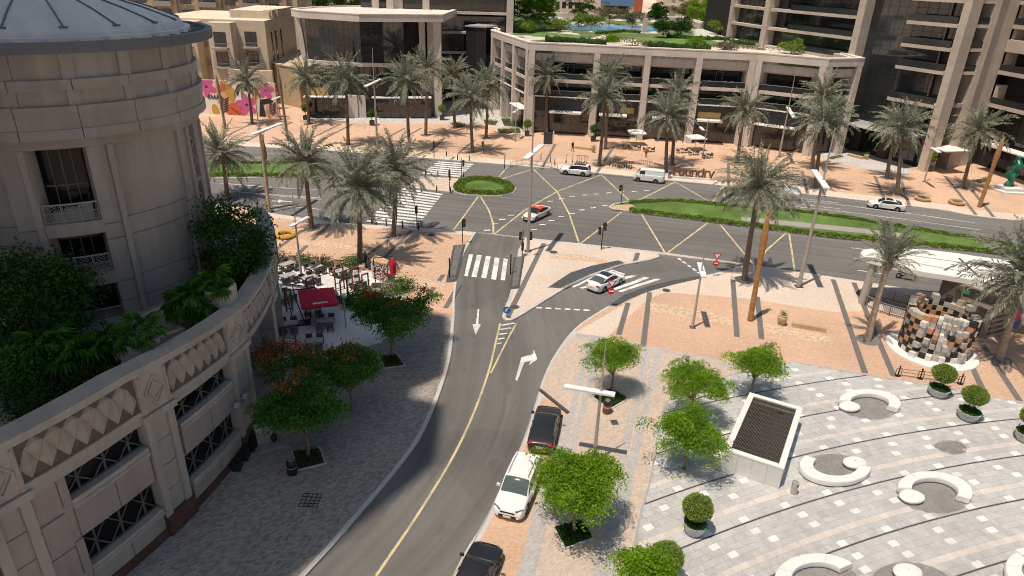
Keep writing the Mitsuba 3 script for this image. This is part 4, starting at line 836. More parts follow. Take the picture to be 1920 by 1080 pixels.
def bush(name, x, y, z, R, h, label, seed, leaf, clumps, per, size, cat='shrub', clump=.5):
    g = np.random.default_rng(seed); k = thing(name, label, cat); b = MB(); P, U = [], []
    for i in range(clumps):
        d = g.normal(size=3); d /= np.linalg.norm(d); s = (.3 + .7 * g.random()) ** .5; c = np.array([x, y, z + h * .5]) + d * s * np.array([R, R, h * .5])
        c[2] = max(c[2], z + .1)
        if i < 12: limb(b, (x, y, z), c, .07, .02, .1, g)
        t = g.random(); P.append(c + g.normal(size=(per, 3)) * clump * np.array([1, 1, .6])); U.append(np.c_[np.clip(t * .6 + .4 * g.random(per), 0, 1), g.random(per)])
    part(k, 'stems', b.ply('bark', True)); P, U = np.vstack(P), np.vstack(U); part(k, 'foliage', leaf_ply([(leaves(P, size, g, .5, .55), U)], leaf)); return k
bush('terrace_tree', *(-19.82, 44.66), 8.1, 2.2, 6.6, 'dense dark green tree on the terrace at the right side of the round building', 21, 'dark_leaf', 70, 120, .24, 'tree', .55)
bush('terrace_tree', *(-27.65, 34.81), 8.1, 3.0, 6.0, 'dense dark green tree on the terrace below the balconies at the left edge', 22, 'dark_leaf', 80, 130, .24, 'tree', .6)
bush('terrace_shrub', *(-25.76, 30.49), 8.1, 1.5, 3.0, 'mid green shrub on the terrace at the left picture edge', 23, 'flame_leaf', 34, 90, .2)
bush('terrace_shrub', *(-23.95, 28.76), 8.1, 1.3, 1.6, 'low dark shrub right behind the parapet at the left', 24, 'dark_leaf', 30, 90, .18)
bush('terrace_shrub', *(-22.95, 31.31), 8.1, 1.5, 1.8, 'low dark shrub behind the parapet left of the nearer planter', 25, 'dark_leaf', 30, 90, .18)
bush('terrace_shrub', *(-19.36, 43.59), 8.1, 1.0, 2.0, 'dark shrub behind the parapet beyond the farther planter', 26, 'dark_leaf', 26, 80, .18)
def fan_leaf(L, g, n=15):
    V, F, U, k = [], [], [], 0; P = np.array([[0, 0, 0], [.5 * L, 0, .28 * L], [.8 * L, 0, .28 * L]]); v, f = tube(P, .018, 4, False); V.append(v); F.append(f); U.append(np.tile([.6, .6], (len(v), 1))); k = len(v)
    for i in range(n):
        a = (i / (n - 1) - .5) * 4.3; d = np.array([math.cos(a), math.sin(a), -.28 - .2 * g.random()]); e = np.array([-math.sin(a), math.cos(a), 0]); o = P[2]; s = L * .62 * (.8 + .3 * g.random())
        v = np.array([o, o + d * s * .55 - e * .06 * L + [0, 0, .08 * L], o + d * s + [0, 0, -.15 * L], o + d * s * .55 + e * .06 * L + [0, 0, .08 * L]]); V.append(v); F.append(np.array([[0, 1, 2], [0, 2, 3]]) + k); k += 4; U.append(np.tile([g.random(), .3 + .7 * g.random()], (4, 1)))
    return mikit.ply((np.vstack(V), np.vstack(F)), 'm_flame_leaf', False, uv=np.vstack(U))
g3 = np.random.default_rng(9); FAN = [fan_leaf(1.5, g3) for _ in range(4)]
def fan_palm(x, y, z, h, n, s, label):
    k = thing('fan_palm', label, 'palm tree'); part(k, 'trunk', MB().tube([(x, y, z), (x + .1, y, z + h * .5), (x + .05, y, z + h)], [.16, .13, .12], 8).ply('bark', True)); a = g3.random() * 6
    for i in range(n):
        a += 2.4; part(k, 'leaf', placed(FAN[i % 4], mat4(x + .05, y, z + h, a, s * (.8 + .4 * g3.random()), ry=-1.0 + 1.5 * i / n)))
fan_palm(pl1.x, pl1.y, 10.4, .5, 13, .68, 'fan palm growing in the nearer stone planter')
fan_palm(pl2.x - .5, pl2.y, 10.3, .5, 13, .72, 'fan palm growing in the farther stone planter')
fan_palm(*(-20.28, 38.04), 8.1, 1.6, 22, .92, 'fan palm on the terrace between the two planters')
fan_palm(*(-23.43, 31.57), 8.1, 1.4, 18, .9, 'fan palm on the terrace left of the nearer planter')
fan_palm(*(-22.23, 32.4), 8.1, 1.9, 15, .72, 'taller fan palm on the terrace behind the nearer planter')
fan_palm(*(-25.1, 31.27), 8.1, 1.9, 18, .9, 'fan palm on the terrace near the left picture edge')
# tall hotel block outside the frame whose shade covers this corner
matt('block_stone', stone_fn((.42, .38, .33), 20.0), .8)
H = thing('tower_block', 'tall beige hotel block behind the round building', 'building')
foot = Polygon([(-34, 9.5), (-34.2, 16.2), (-36.6, 16.8), (-36.8, 19.4), (-34.4, 20), (-35.2, 30.3), (-43, 33.2), (-53, 35.4), (-64, 24), (-64, -10), (-40.5, -.5)])
part(H, 'wall', prism(foot, 0, 110).ply('block_stone'))
for i in range(30): part(H, 'floor_band', prism(foot.buffer(.12).difference(foot.buffer(.01)), 3 + i * 3.55, 3.35 + i * 3.55).ply('podium_trim'))


# ---------------------------------------------------------------- buildings across the boulevard
matt('shop_stone', stone_fn((.56, .49, .435), 31.0, .05), .7)
matt('shop_beam', stone_fn((.58, .51, .455), 33.0, .05), .7)
matt('tower_stone', stone_fn((.50, .425, .36), 35.0, .06), .75)
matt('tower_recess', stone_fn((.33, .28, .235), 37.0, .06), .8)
matt('villa_stone', stone_fn((.55, .465, .36), 39.0, .07), .8)
matt('villa_ochre', stone_fn((.44, .345, .23), 41.0, .07), .8)
matt('white_metal', (.72, .71, .69), .45)
matt('dark_panel', worn((.055, .056, .058), .15, .8), .5)
matt('dark_metal', (.045, .045, .047), .45, .5)
matt('grey_metal', (.30, .30, .30), .45, .5)
matt('shop_brown', worn((.10, .075, .06), .3, 1.0), .5)
matt('plywood', worn((.50, .33, .13), .15, 1.0), .7)
matt('turf_green', (.05, .22, .08), .9)
def glass_fn(p, n, uv):
    r = cell_rand(p.x * .37 + p.y * .37, p.z * .28, 3.0); b = noise(p.x * .4 + 7, p.y * .4, p.z * .5)
    return mi.Color3f(.020, .022, .024) * (.5 + .9 * r + .6 * b)
bsdf('facade_glass', {'type': 'twosided', 'bsdf': {'type': 'principled', 'base_color': proc(glass_fn), 'roughness': .05, 'specular': .95}})
bsdf('railing_glass', {'type': 'twosided', 'bsdf': {'type': 'principled', 'base_color': rgb((.030, .033, .035)), 'roughness': .1, 'specular': .5}})
class Seg:
    def __init__(s, a, b, side=1):
        s.a, s.b = np.array(a, float), np.array(b, float); s.L = float(np.linalg.norm(s.b - s.a)); s.d = (s.b - s.a) / s.L; s.n = side * np.array([s.d[1], -s.d[0]]); s.rz = math.atan2(s.d[1], s.d[0])
    def P(s, t, o=0.0, z=0.0): q = s.a + s.d * t + s.n * o; return np.array([q[0], q[1], z])
    def box(s, b, t0, t1, o0, o1, z0, z1):
        v = [s.P(t, o, z) for z in (z0, z1) for o in (o0, o1) for t in (t0, t1)]; return b.add(v, BOXF if (s.n[0] * -s.d[1] + s.n[1] * s.d[0]) > 0 else BOXF[:, ::-1])
    def part(s, parent, name, m, *a, **k): return part(parent, name, s.box(MB(), *a).ply(m), **k)
    def text(s, txt, h, t, o, z, depth=.06, bold=True, mirror=False):
        m = meshkit.text_mesh(txt, h, depth, bold); v = np.array(m.vertices)
        w = np.array([s.P(t + x, o + dz, z + y) for x, y, dz in v]); return MB().add(w, m.faces)
def window_wall(parent, seg, t0, t1, o, z0, z1, step, rails=(), bar=.06, m='facade_glass', name='window', bm='dark_metal', proud=.05):
    """a sheet of glass split into panes by mullions and rails"""
    n = max(1, round((t1 - t0) / step)); w = (t1 - t0) / n; zs = [z0, *rails, z1]; k = None
    for i in range(n):
        for a, b_ in zip(zs[:-1], zs[1:]): seg.part(parent, name, m, t0 + i * w + bar / 2, t0 + (i + 1) * w - bar / 2, o - .08, o, a + bar / 2, b_ - bar / 2)
    q = MB()
    for i in range(n + 1): seg.box(q, t0 + i * w - bar / 2, t0 + i * w + bar / 2, o - .1, o + proud, z0, z1)
    for z in zs: seg.box(q, t0, t1, o - .1, o + proud - .01, z - bar / 2, z + bar / 2)
    part(parent, 'mullions', q.ply(bm))

matt('garden_ground', lambda p, n, uv: mix((.40, .385, .35), (.085, .12, .05), smoothstep(.50, .58, fbm(p.x * .10 + 4, p.y * .07, 2.0, 3))) * (.8 + .4 * noise(p.x * 2, p.y * 2, 1.0)), .9)
# ---- the long shop building
S = thing('shop_building', 'long pale stone shop building with open bays and a roof garden across the road', 'building')
A, Bc, Cc, Dc, Ec = (-6.5, 159.0), (1.5, 134.8), (43.0, 129.4), (53.0, 123.2), (60.6, 126.4)
deck = Polygon([A, Bc, Cc, Dc, Ec, (61, 150), (54, 165), (52, 235), (-30, 235), (-6, 180)])
part(S, 'roof_deck', prism(deck.buffer(-.6), 15.2, 15.9).ply('garden_ground'))
part(S, 'parapet', prism(deck.difference(deck.buffer(-1.7)), 15.7, 16.9).ply('shop_beam'))
part(S, 'coping', prism(deck.buffer(.06).difference(deck.buffer(-1.1)), 16.9, 17.12).ply('shop_beam'))
part(S, 'core', prism(deck.buffer(-7.5), .1, 15.2).ply('dark_room'))
F1, F2, F3, F4 = Seg(Bc, Cc), Seg(Cc, Dc), Seg(Dc, Ec), Seg(A, Bc)
def shop_front(sg, cols, deep=5.2, first=False, doors=(), shops=True, name='column'):
    """cols: centres of the columns along the segment"""
    for c in cols:
        w = 1.12 if c not in (0, sg.L) else 1.6
        for z0, z1 in ((.12, 3.6), (3.6, 7.2), (7.2, 10.8), (10.8, 14.4), (14.4, 15.7)): sg.part(S, name, 'shop_stone', c - w / 2, c + w / 2, -1.3, -.02, z0 + .008, z1 - .008)
    for a, b_ in zip(cols[:-1], cols[1:]):
        t0, t1 = a + .6, b_ - .6
        sg.part(S, 'bay_beam', 'shop_beam', t0, t1, -1.5, -.75, 13.9, 15.7)
        n = max(2, round((t1 - t0) / 2.2)); q = MB()
        for i in range(1, n): sg.box(q, t0 + (t1 - t0) * i / n - .015, t0 + (t1 - t0) * i / n + .015, -.76, -.735, 13.95, 15.65)
        part(S, 'beam_joints', q.ply('tower_recess'))
        sg.part(S, 'floor_slab', 'shop_beam', t0, t1, -deep, -.55, 10.0, 10.62); sg.part(S, 'floor_slab', 'white_metal', t0, t1, -deep, -.35, 7.25, 7.45)
        sg.part(S, 'soffit', 'shop_stone', t0, t1, -deep, -1.5, 13.6, 13.9)
        window_wall(S, sg, t0, t1, -deep + .1, 10.62, 13.6, 2.4, (12.6,)); window_wall(S, sg, t0, t1, -3.2, 7.45, 10.0, 1.6)
        for t in (t0, t1): sg.part(S, 'bay_cheek', 'shop_stone', t - .12, t + .12, -deep, -1.3, .12, 13.9)
        sg.part(S, 'balcony_railing', 'railing_glass', t0, t1, -.72, -.68, 10.62, 11.62); sg.part(S, 'handrail', 'grey_metal', t0, t1, -.74, -.66, 11.62, 11.68)
        sg.part(S, 'balcony_railing', 'railing_glass', t0, t1, -.6, -.56, 7.45, 8.5); sg.part(S, 'handrail', 'grey_metal', t0, t1, -.62, -.54, 8.5, 8.56)
        sg.part(S, 'sign_panel', 'dark_panel', t0, t1, -1.6, -1.45, 4.7, 7.25)
        if shops: window_wall(S, sg, t0, t1, -1.9, .14, 4.3, 1.7, (3.3,), .09, 'facade_glass', 'shop_window', 'shop_brown'); sg.part(S, 'shop_fascia', 'shop_brown', t0, t1, -1.95, -1.6, 4.3, 4.7)
cols1 = [.8, 13.0, 22.3, 31.6, 41.0]
shop_front(F1, cols1); shop_front(F2, [.2, F2.L - .7]); shop_front(F3, [.7, F3.L - .7], 4.2); shop_front(F4, [.7, 8.6, 16.4, F4.L - .8], 4.6)
def door(sg, t, o, z, label=None, h=2.3, w=1.3, m='grey_metal'):
    q = MB(); sg.box(q, t - w / 2, t - w / 2 + .1, o, o + .14, z, z + h); sg.box(q, t + w / 2 - .1, t + w / 2, o, o + .14, z, z + h); sg.box(q, t - w / 2, t + w / 2, o, o + .15, z + h - .1, z + h); sg.box(q, t + w / 2 - .3, t + w / 2 - .24, o, o + .2, z + .8, z + 1.3)
    part(S, 'door_frame', q.ply(m), label)
for t in (8.0, 27.8, 36.2): door(F1, t, -5.05, 10.62)
def awning(sg, t0, t1, txt=None, z=4.55, m='white_metal'):
    k = sg.part(S, 'awning', m, t0, t1, -1.6, .75, z, z + .16); sg.part(k, 'edge', 'white_metal', t0, t1, .74, .80, z - .12, z + .2)
    if txt: part(k, 'lettering', sg.text(txt, .62, t0 + .9 * (t1 - t0) * .22, .6, z + .2).ply('dark_metal'), 'raised dark lettering reading ' + txt)
awning(F1, 4.6, 10.8, 'Foundry'); awning(F1, 14.2, 19.5, 'Foundry'); awning(F1, 32.6, 37.2); awning(F1, 24.2, 28)
F2.part(S, 'awning', 'white_metal', 1.2, 8.6, -1.6, .75, 4.55, 4.7)
part(S, 'lettering', F2.text('الفاوندري' if False else 'ڡاوندرى' if False else 'Foundry', .55, 3.2, .6, 4.75).ply('dark_metal'))
for sg, t0, t1 in ((F1, 18.2, 20.8), (F1, 32.8, 37), (F4, 18, 24)): sg.part(S, 'sign_panel', 'plywood', t0, t1, -1.44, -1.38, 4.75, 5.9)
F4.part(S, 'awning', 'white_metal', 17.5, 24.5, -1.5, .9, 4.5, 4.65)
part(S, 'artificial_turf', F1.box(MB(), 4.5, 9.8, -4.9, -1.0, 10.63, 10.72).ply('turf_green'), 'strip of bright green artificial turf on a balcony')
part(S, 'cardboard_stack', F1.box(MB(), 11.2, 12.2, -3.2, -2.3, 10.63, 12.2).ply('plywood'), 'tall plywood crate at the end of the turfed balcony')
def white_chair(sg, t, o, z): 
    q = MB(); sg.box(q, t - .3, t + .3, o - .3, o + .3, z + .4, z + .46); sg.box(q, t - .3, t + .3, o - .32, o - .26, z + .46, z + 1.0)
    for a in (-.27, .27):
        for b_ in (-.27, .27): sg.box(q, t + a - .03, t + a + .03, o + b_ - .03, o + b_ + .03, z, z + .42)
    return q
for i, (t, o) in enumerate(((10.2, -2.2), (24.6, -2.0), (34.0, -1.8), (37.0, -1.8), (38.2, -1.9))):
    solo('white_chair', white_chair(F1, t, o, 10.63).ply('white_metal'), ('white chair at the end of the green turf on the shop balcony', 'white chair on the shop balcony by the second glass door', 'white chair on the shop balcony left of a pair of chairs', 'left chair of the white pair on the shop balcony', 'right chair of the white pair on the shop balcony')[i], 'chair', 'chairs on the shop balcony')

# ---- roof garden on the shop building
part(S, 'garden_lawn', sheet(Polygon([(26.49, 164.43), (39.28, 170.36), (40.4, 154.69), (30.67, 151.49), (24.32, 153.88)]), 15.93).ply('lawn'))
part(S, 'garden_lawn', sheet(Polygon([(1.16, 179.39), (8.05, 171.34), (14.07, 167.94), (12.93, 160.83), (2.87, 161.05), (-0.13, 171.09)]), 15.935).ply('lawn'))
part(S, 'garden_lawn', sheet(Polygon([(17.77, 181.31), (29.34, 187.61), (28.28, 176.19), (17.92, 169.38)]), 15.94).ply('lawn'))
part(S, 'garden_path', sheet(Polygon([(16.73, 163.51), (19.01, 152.08), (25, 147.48), (26.12, 154.49), (21.72, 160.18), (19.21, 169.87)]), 15.945).ply('pale_paving'))
part(S, 'garden_path', sheet(Polygon([(38.63, 149.75), (51.27, 149.56), (49.03, 141.07), (37.68, 139.54)]), 15.95).ply('pale_paving'))
bsdf('pool_water', {'type': 'twosided', 'bsdf': {'type': 'principled', 'base_color': rgb((.06, .20, .36)), 'roughness': .12, 'specular': .5}})
part(S, 'pool', sheet(Polygon([(11.41, 191.34), (15.75, 198.85), (25.72, 203.27), (37.9, 200.87), (37.01, 189.82), (28.42, 181.49), (20.62, 183.17), (11.92, 181.26)]), 16.0).ply('pool_water'), 'long blue swimming pool')
def clipped_hedge(pts, w, h, z, label, leaf='dark_leaf', dens=130):
    k = thing('clipped_hedge', label, 'hedge'); P = hedge_points(LineString(pts), w, h, dens, g0); P[:, 2] += z - .14
    part(k, 'foliage', leaf_ply([(leaves(P, .3, g0, .5, .6), np.c_[g0.random(len(P)), g0.random(len(P))])], leaf)); part(k, 'body', prism(strip(pts, w * .8), z, z + h * .75).ply('bed_cover'))
clipped_hedge([(5.14, 150.11), (11.55, 150.03), (17.47, 147.56)], 1.3, 1.2, 15.9, 'dark clipped hedge along the left part of the roof edge')
clipped_hedge([(25.52, 144.88), (31.48, 144.73), (37.32, 141.58)], 1.3, 1.2, 15.9, 'dark clipped hedge along the middle of the roof edge')
clipped_hedge([(46.64, 160.93), (52.08, 155.72), (56.79, 152.83)], 1.6, .9, 15.9, 'green hedge at the right end of the roof lawn', 'flame_leaf')
clipped_hedge([(34.06, 169.41), (42.18, 166.97), (50.9, 167.46)], 1.4, .9, 15.9, 'green hedge behind the roof lawn', 'flame_leaf')
clipped_hedge([(18.15, 171.92), (25.68, 181.02), (29.39, 179.35)], 1.6, .8, 15.9, 'bright green hedge curving before the pool', 'hedge_leaf')
for i, (p, R, h, fl, leaf, lab, kw) in enumerate((
    ((3.61, 184.49), 6.0, 9.0, 3.4, 'spring_leaf', 'large light green tree at the left end of the roof garden', dict(clumps=90, per=70)),
    ((1.13, 170.71), 3.6, 3.6, 1.4, 'olive_leaf', 'low frangipani under the large light green roof tree', dict(clumps=34, per=50)),
    ((8.93, 176.86), 3.2, 3.6, 1.4, 'olive_leaf', 'low frangipani left of the pool', dict(clumps=34, per=50)),
    ((15.32, 193.03), 3.6, 4.2, 1.5, 'olive_leaf', 'spreading frangipani behind the left end of the pool', dict(clumps=36, per=50)),
    ((19.73, 194.93), 3.2, 3.8, 1.4, 'olive_leaf', 'frangipani dotted with blossom behind the pool', dict(clumps=32, per=50)),
    ((18.37, 219.1), 4.0, 7.5, 2.6, 'dark_leaf', 'dark tree before the distant blue wall', dict(clumps=40, per=60)),
    ((24.96, 206.94), 3.8, 6.0, 2.2, 'dry_leaf', 'grey green tree behind the pool, left one of two', dict(clumps=40, per=60)),
    ((30.37, 199.52), 4.2, 5.4, 1.8, 'dry_leaf', 'grey green tree behind the pool, right one of two', dict(clumps=40, per=60)),
    ((38.66, 211.05), 2.3, 7.2, 2.8, 'dark_leaf', 'narrow upright dark green tree beside the pool', dict(clumps=44, per=70, trunk=2.0)),
    ((33.07, 168.65), 2.4, 5.2, 1.8, 'dark_leaf', 'round dark green tree on the roof lawn, left one of two', dict(clumps=40, per=60)),
    ((37.36, 170.22), 2.4, 5.4, 1.9, 'dark_leaf', 'round dark green tree on the roof lawn, right one of two', dict(clumps=40, per=60)),
    ((50.95, 204.53), 5.2, 8.4, 2.8, 'spring_leaf', 'large yellow green tree right of the roof lawn', dict(clumps=70, per=60)),
    ((49.93, 224.88), 4.0, 7.0, 2.4, 'dry_leaf', 'grey tree behind the round roof trees', dict(clumps=36, per=50)),
    ((55.63, 182.73), 3.2, 7.4, 2.6, 'dry_leaf', 'sparse grey tree before the balconies at the roof end', dict(clumps=34, per=26)),
    ((49.53, 183.46), 2.6, 4.6, 1.6, 'olive_leaf', 'small green tree between two larger roof trees', dict(clumps=30, per=46)),
    ((41.07, 143.71), 1.7, 2.2, .9, 'dry_leaf', 'low grey green bush at the roof edge', dict(clumps=20, per=46, trunk=.4)),
    ((36.88, 152.81), 1.5, 2.0, .9, 'spring_leaf', 'small bright green bush on the roof lawn', dict(clumps=18, per=46, trunk=.3)),
    ((19.54, 153.81), 1.5, 1.8, .8, 'spring_leaf', 'small bright green bush by the roof path', dict(clumps=18, per=46, trunk=.3)),
    ((56.36, 154.72), 2.3, 3.4, 1.1, 'olive_leaf', 'bright frangipani at the foot of the right tower, upper left of three', dict(clumps=30, per=50)),
    ((53.18, 141.64), 1.9, 3.0, 1.0, 'olive_leaf', 'bright frangipani at the foot of the right tower, lower of three', dict(clumps=26, per=50)),
    ((59.83, 149.48), 1.8, 3.0, 1.0, 'olive_leaf', 'bright frangipani at the foot of the right tower, right of three', dict(clumps=26, per=50)))):
    R *= 1.25; h *= .72; fl *= 1.2; kw = {'size': .40 if h > 5 else .34, 'trunk': min(2.2, h * .42), 'clump': .8, **kw}; kw['per'] = int(kw['per'] * 1.7)
    broad_tree('roof_tree', p[0], p[1], 15.9, h, R, fl, lab, 100 + i, leaf=leaf, **kw)
P = np.vstack([np.c_[x + 1.6 * g0.normal(size=90), y + .7 * g0.normal(size=90), 15.95 + .5 * g0.random(90)] for x, y in [(22.22, 159.57), (23.78, 154.1), (25.23, 148.98), (27.97, 152.09), (20.7, 161.55), (39.02, 149.17), (46.84, 149.55), (48.23, 146.91)]])
part(S, 'garden_shrubs', leaf_ply([(leaves(P, .45, g0, .7, .5), g0.random((len(P), 2)))], 'dry_leaf'), 'low mixed shrubs along the roof paths', 'stuff')
for i, (x, y) in enumerate([(30.97, 182.5), (34.39, 180.71)]): solo('pool_pillar', MB().box(x, y, 15.9, 1.0, 1.0, 3.2).ply('shop_stone'), ('stone pillar at the right end of the pool, left of two', 'stone pillar at the right end of the pool, right of two')[i], 'pillar')

# ---- glass pavilion on the left
V = thing('glass_pavilion', 'dark glass pavilion under a wide pale stone roof slab, left across the road', 'building')
roof = Polygon([(-47.1, 149.9), (-44.2, 145.7), (-31.2, 140.7), (-15.7, 147.3), (-14.6, 170), (-33, 176), (-45, 160)])
part(V, 'roof_slab', prism(roof, 19.2, 20.45).ply('shop_beam')); part(V, 'roof_coping', prism(roof.buffer(.08).difference(roof.buffer(-.9)), 20.45, 20.66).ply('shop_beam'))
V1 = Seg((-44.0, 146.5), (-16.2, 147.6))
arc = [(-43.6, 147.2), (-40.5, 145.7), (-36.5, 144.8), (-32, 144.5), (-27.5, 144.9), (-23.6, 146.2)]
for a, b_ in zip(arc[:-1], arc[1:]):
    s = Seg(a, b_); window_wall(V, s, 0, s.L, 0, 11.2, 19.2, 1.15, (12.6, 14.2, 15.8, 17.4), .05, proud=.03); s.part(V, 'floor_slab', 'shop_beam', -.05, s.L + .05, -6, .7, 10.5, 11.2)
    window_wall(V, s, 0, s.L, -1.2, 7.3, 10.5, 1.3); s.part(V, 'balcony_railing', 'railing_glass', 0, s.L, .3, .34, 7.4, 8.4); s.part(V, 'lower_slab', 'dark_panel', 0, s.L, -6, .5, 6.9, 7.3); s.part(V, 'sign_panel', 'dark_panel', 0, s.L, -1.4, -.6, 4.7, 6.9)
part(V, 'core', prism(Polygon(arc + [(-18, 150), (-18, 168), (-42, 168)]).buffer(-1.6), .1, 19.2).ply('dark_room'))
part(V, 'frame_column', V1.box(MB(), V1.L - 1.5, V1.L, -1.6, 0, .12, 19.2).ply('shop_stone')); V1.part(V, 'frame_wall', 'shop_stone', V1.L - 3.0, V1.L - 1.5, -5.2, -2.2, .12, 19.2)
V1.part(V, 'frame_column', 'shop_stone', V1.L - 4.6, V1.L - 3.4, -2.6, -1.4, .12, 19.2); part(V, 'frame_column', MB().bar((-44.6, 148.2, 11.0), (-45.3, 148.2, 19.2), 1.0).ply('shop_stone')); part(V, 'glass_strip', V1.box(MB(), V1.L - 7.2, V1.L - 4.6, -3.4, -3.3, 10.6, 19.2).ply('facade_glass'))
V2 = Seg((-43.6, 142.6), (-17.8, 146.4))
window_wall(V, V2, .2, 8.2, 0, .14, 3.9, 1.6, (3.0,), .1, 'facade_glass', 'shop_window', 'dark_metal'); window_wall(V, V2, 13.8, 25.5, -.3, .14, 3.9, 1.6, (3.0,), .1, 'facade_glass', 'shop_window', 'shop_brown')
V2.part(V, 'stone_pier', 'shop_stone', 8.4, 10.4, -1.2, .1, .12, 4.7); V2.part(V, 'stone_pier', 'shop_stone', 10.5, 12.0, -1.4, -.1, .12, 4.7)
V2.part(V, 'shop_back', 'dark_panel', 0, V2.L, -1.7, -1.5, .1, 4.7)
for t0, t1 in ((-.3, 8.4), (13.4, 19.2), (20, 25.6)): V2.part(V, 'awning', 'white_metal', t0, t1, -.8, 1.3, 4.35, 4.55)
V2.part(V, 'sign_panel', 'plywood', 1.2, 4.6, -.2, -.1, 4.75, 6.2)

# ---- glass tower behind, with slabs
M = thing('glass_tower', 'dark glass tower with pale slabs and columns behind the pavilion', 'building')
M1 = Seg((-36, 164.5), (-1.0, 168.2))
part(M, 'core', prism(Polygon([(-35, 166.5), (-1.5, 170), (-2, 200), (-36, 200)]), .1, 60).ply('dark_room'))
for i, z in enumerate((11.1, 15.5, 19.7, 23.4, 27.1, 30.8, 34.5, 38.2)):
    M1.part(M, 'floor_slab', 'shop_beam', 16.4 if z < 23 else 2, (24 if z < 19 else 34), -.4, .8, z, z + .55); window_wall(M, M1, 0, 34.4, -1.2, z + .55, z + 3.7 if z > 11.2 else 15.5, 1.9)
window_wall(M, M1, 14, 34.4, -1.0, 6.6, 11.1, 1.9); window_wall(M, M1, 14, 34.4, -1.0, .14, 6.6, 1.9, (3.3,))
for t in (3.4, 6.6, 14.6, 33.6): M1.part(M, 'column', 'shop_stone', t - .75, t + .75, -1.0, 1.0, .1, 60)
M1.part(M, 'stone_wall', 'shop_stone', 7.2, 9.4, -.9, .2, 12, 60)
window_wall(M, Seg((-12.0, 160.5), (-7.6, 158.6)), 0, 4.8, 0, .14, 17.5, 1.6, (4.4, 8.8, 13.2))
Seg((-12.0, 160.5), (-7.6, 158.6)).part(M, 'link_roof', 'grey_metal', -.2, 5, -6, .3, 17.5, 17.8)
M1.part(M, 'spandrel', 'dark_panel', 16.4, 28, -1.1, .1, 7.4, 10.8)

# ---- right tower with balconies
R = thing('balcony_tower', 'tall beige tower with dark glass and stacked balconies at the upper right', 'building')
T0_, T1_, T2_, C1_, C2_ = (48.0, 168.0), (51.4, 154.0), (60.8, 132.3), (69.2, 115.9), (75.2, 117.4)
part(R, 'core', prism(Polygon([(50, 168.5), (53.6, 155), (63.2, 133.5), (70.6, 119.0), (76.6, 120.4), (82.6, 122.0), (86, 104), (140, 118), (140, 200), (50, 200)]), .1, 62).ply('dark_room'))
LV = [11.07 - 3.0, 11.07, 16.41 - 1.7, 16.41, 20.0, 23.6, 27.2, 30.8, 34.4, 38.0]
SLAB = [11.07, 16.41, 20.0, 23.6, 27.2, 30.8, 34.4]
R1, R2, R3 = Seg(T0_, T1_), Seg(T1_, T2_), Seg(T2_, C1_)
window_wall(R, R3, .4, R3.L - .2, -1.9, .14, 5.8, 1.7, (3.4,)); window_wall(R, R3, .4, R3.L - .2, -1.9, 5.8, 62, 1.7, tuple(np.arange(7.6, 61, 1.8)), .05)
window_wall(R, R2, .6, R2.L - .4, -1.9, 15.9, 62, 2.0, tuple(np.arange(18.0, 61, 1.8)), .05); window_wall(R, R1, .6, R1.L - .4, -1.4, 15.9, 62, 2.0, tuple(np.arange(18.0, 61, 1.8)), .05)
def column_stack(sg, t0, t1, o0, o1, zt=62, m='tower_stone', z0=.12):
    z = z0
    while z < zt: sg.part(R, 'column', m, t0, t1, o0, o1, z + .008, min(z + 1.8, zt) - .008); z += 1.8
column_stack(R3, R3.L - .3, R3.L + 1.0, -2.6, .1); column_stack(R3, -.5, .9, -2.6, .4); column_stack(R2, -.6, .8, -2.4, .5); column_stack(R1, -.5, .7, -1.8, .4)
Rc = Seg(C1_, C2_, 1); column_stack(Rc, Rc.L - .6, Rc.L + .5, -2.2, .1)
for z in SLAB:
    R3.part(R, 'balcony_slab', 'tower_stone', 9.4 if z > 11 else 9.4, R3.L - .3, -1.9, .35, z - .55, z); 
    for tag_, a, b_ in (('balcony_railing', z, z + 1.0),): R3.part(R, tag_, 'railing_glass', 9.5, R3.L - .4, .26, .30, a, b_); R3.part(R, 'balcony_railing', 'railing_glass', 9.46, 9.5, -1.9, .3, a, b_)
    R3.part(R, 'handrail', 'dark_metal', 9.45, R3.L - .4, .25, .31, z + 1.0, z + 1.06)
    if z > 12:
        Rc.part(R, 'balcony_slab', 'tower_stone', .9, Rc.L - .55, -3.2, -.05, z - .5, z); Rc.part(R, 'balcony_railing', 'railing_glass', .9, Rc.L - .6, -.2, -.16, z, z + 1.05)
    if z > 16.4:
        R2.part(R, 'balcony_slab', 'tower_stone', .9, R2.L - .6, -1.9, .2, z - .55, z); R2.part(R, 'balcony_railing', 'railing_glass', 6.5, R2.L - .7, .1, .14, z, z + 1.0); R1.part(R, 'balcony_slab', 'tower_stone', .7, R1.L - .6, -1.5, .2, z - .55, z)
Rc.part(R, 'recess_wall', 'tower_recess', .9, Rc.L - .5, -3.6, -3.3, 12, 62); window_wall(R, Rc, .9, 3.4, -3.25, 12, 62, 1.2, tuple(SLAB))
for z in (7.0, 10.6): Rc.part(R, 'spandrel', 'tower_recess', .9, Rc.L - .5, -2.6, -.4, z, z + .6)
window_wall(R, Rc, .9, Rc.L - .5, -2.6, .14, 12, 1.5, (4.2, 8.4))
Rw = Seg((76.4, 118.9), (80.8, 120.9)); Rw.part(R, 'recess_wall', 'tower_stone', -.2, Rw.L, -1.0, .0, .12, 62)
R4 = Seg((80.8, 120.7), (84.6, 96.0))
window_wall(R, R4, .2, R4.L, -2.2, .14, 62, 2.2, (4.4, 7.8, *[z for z in SLAB], 38, 42, 46, 50, 54, 58), .06)
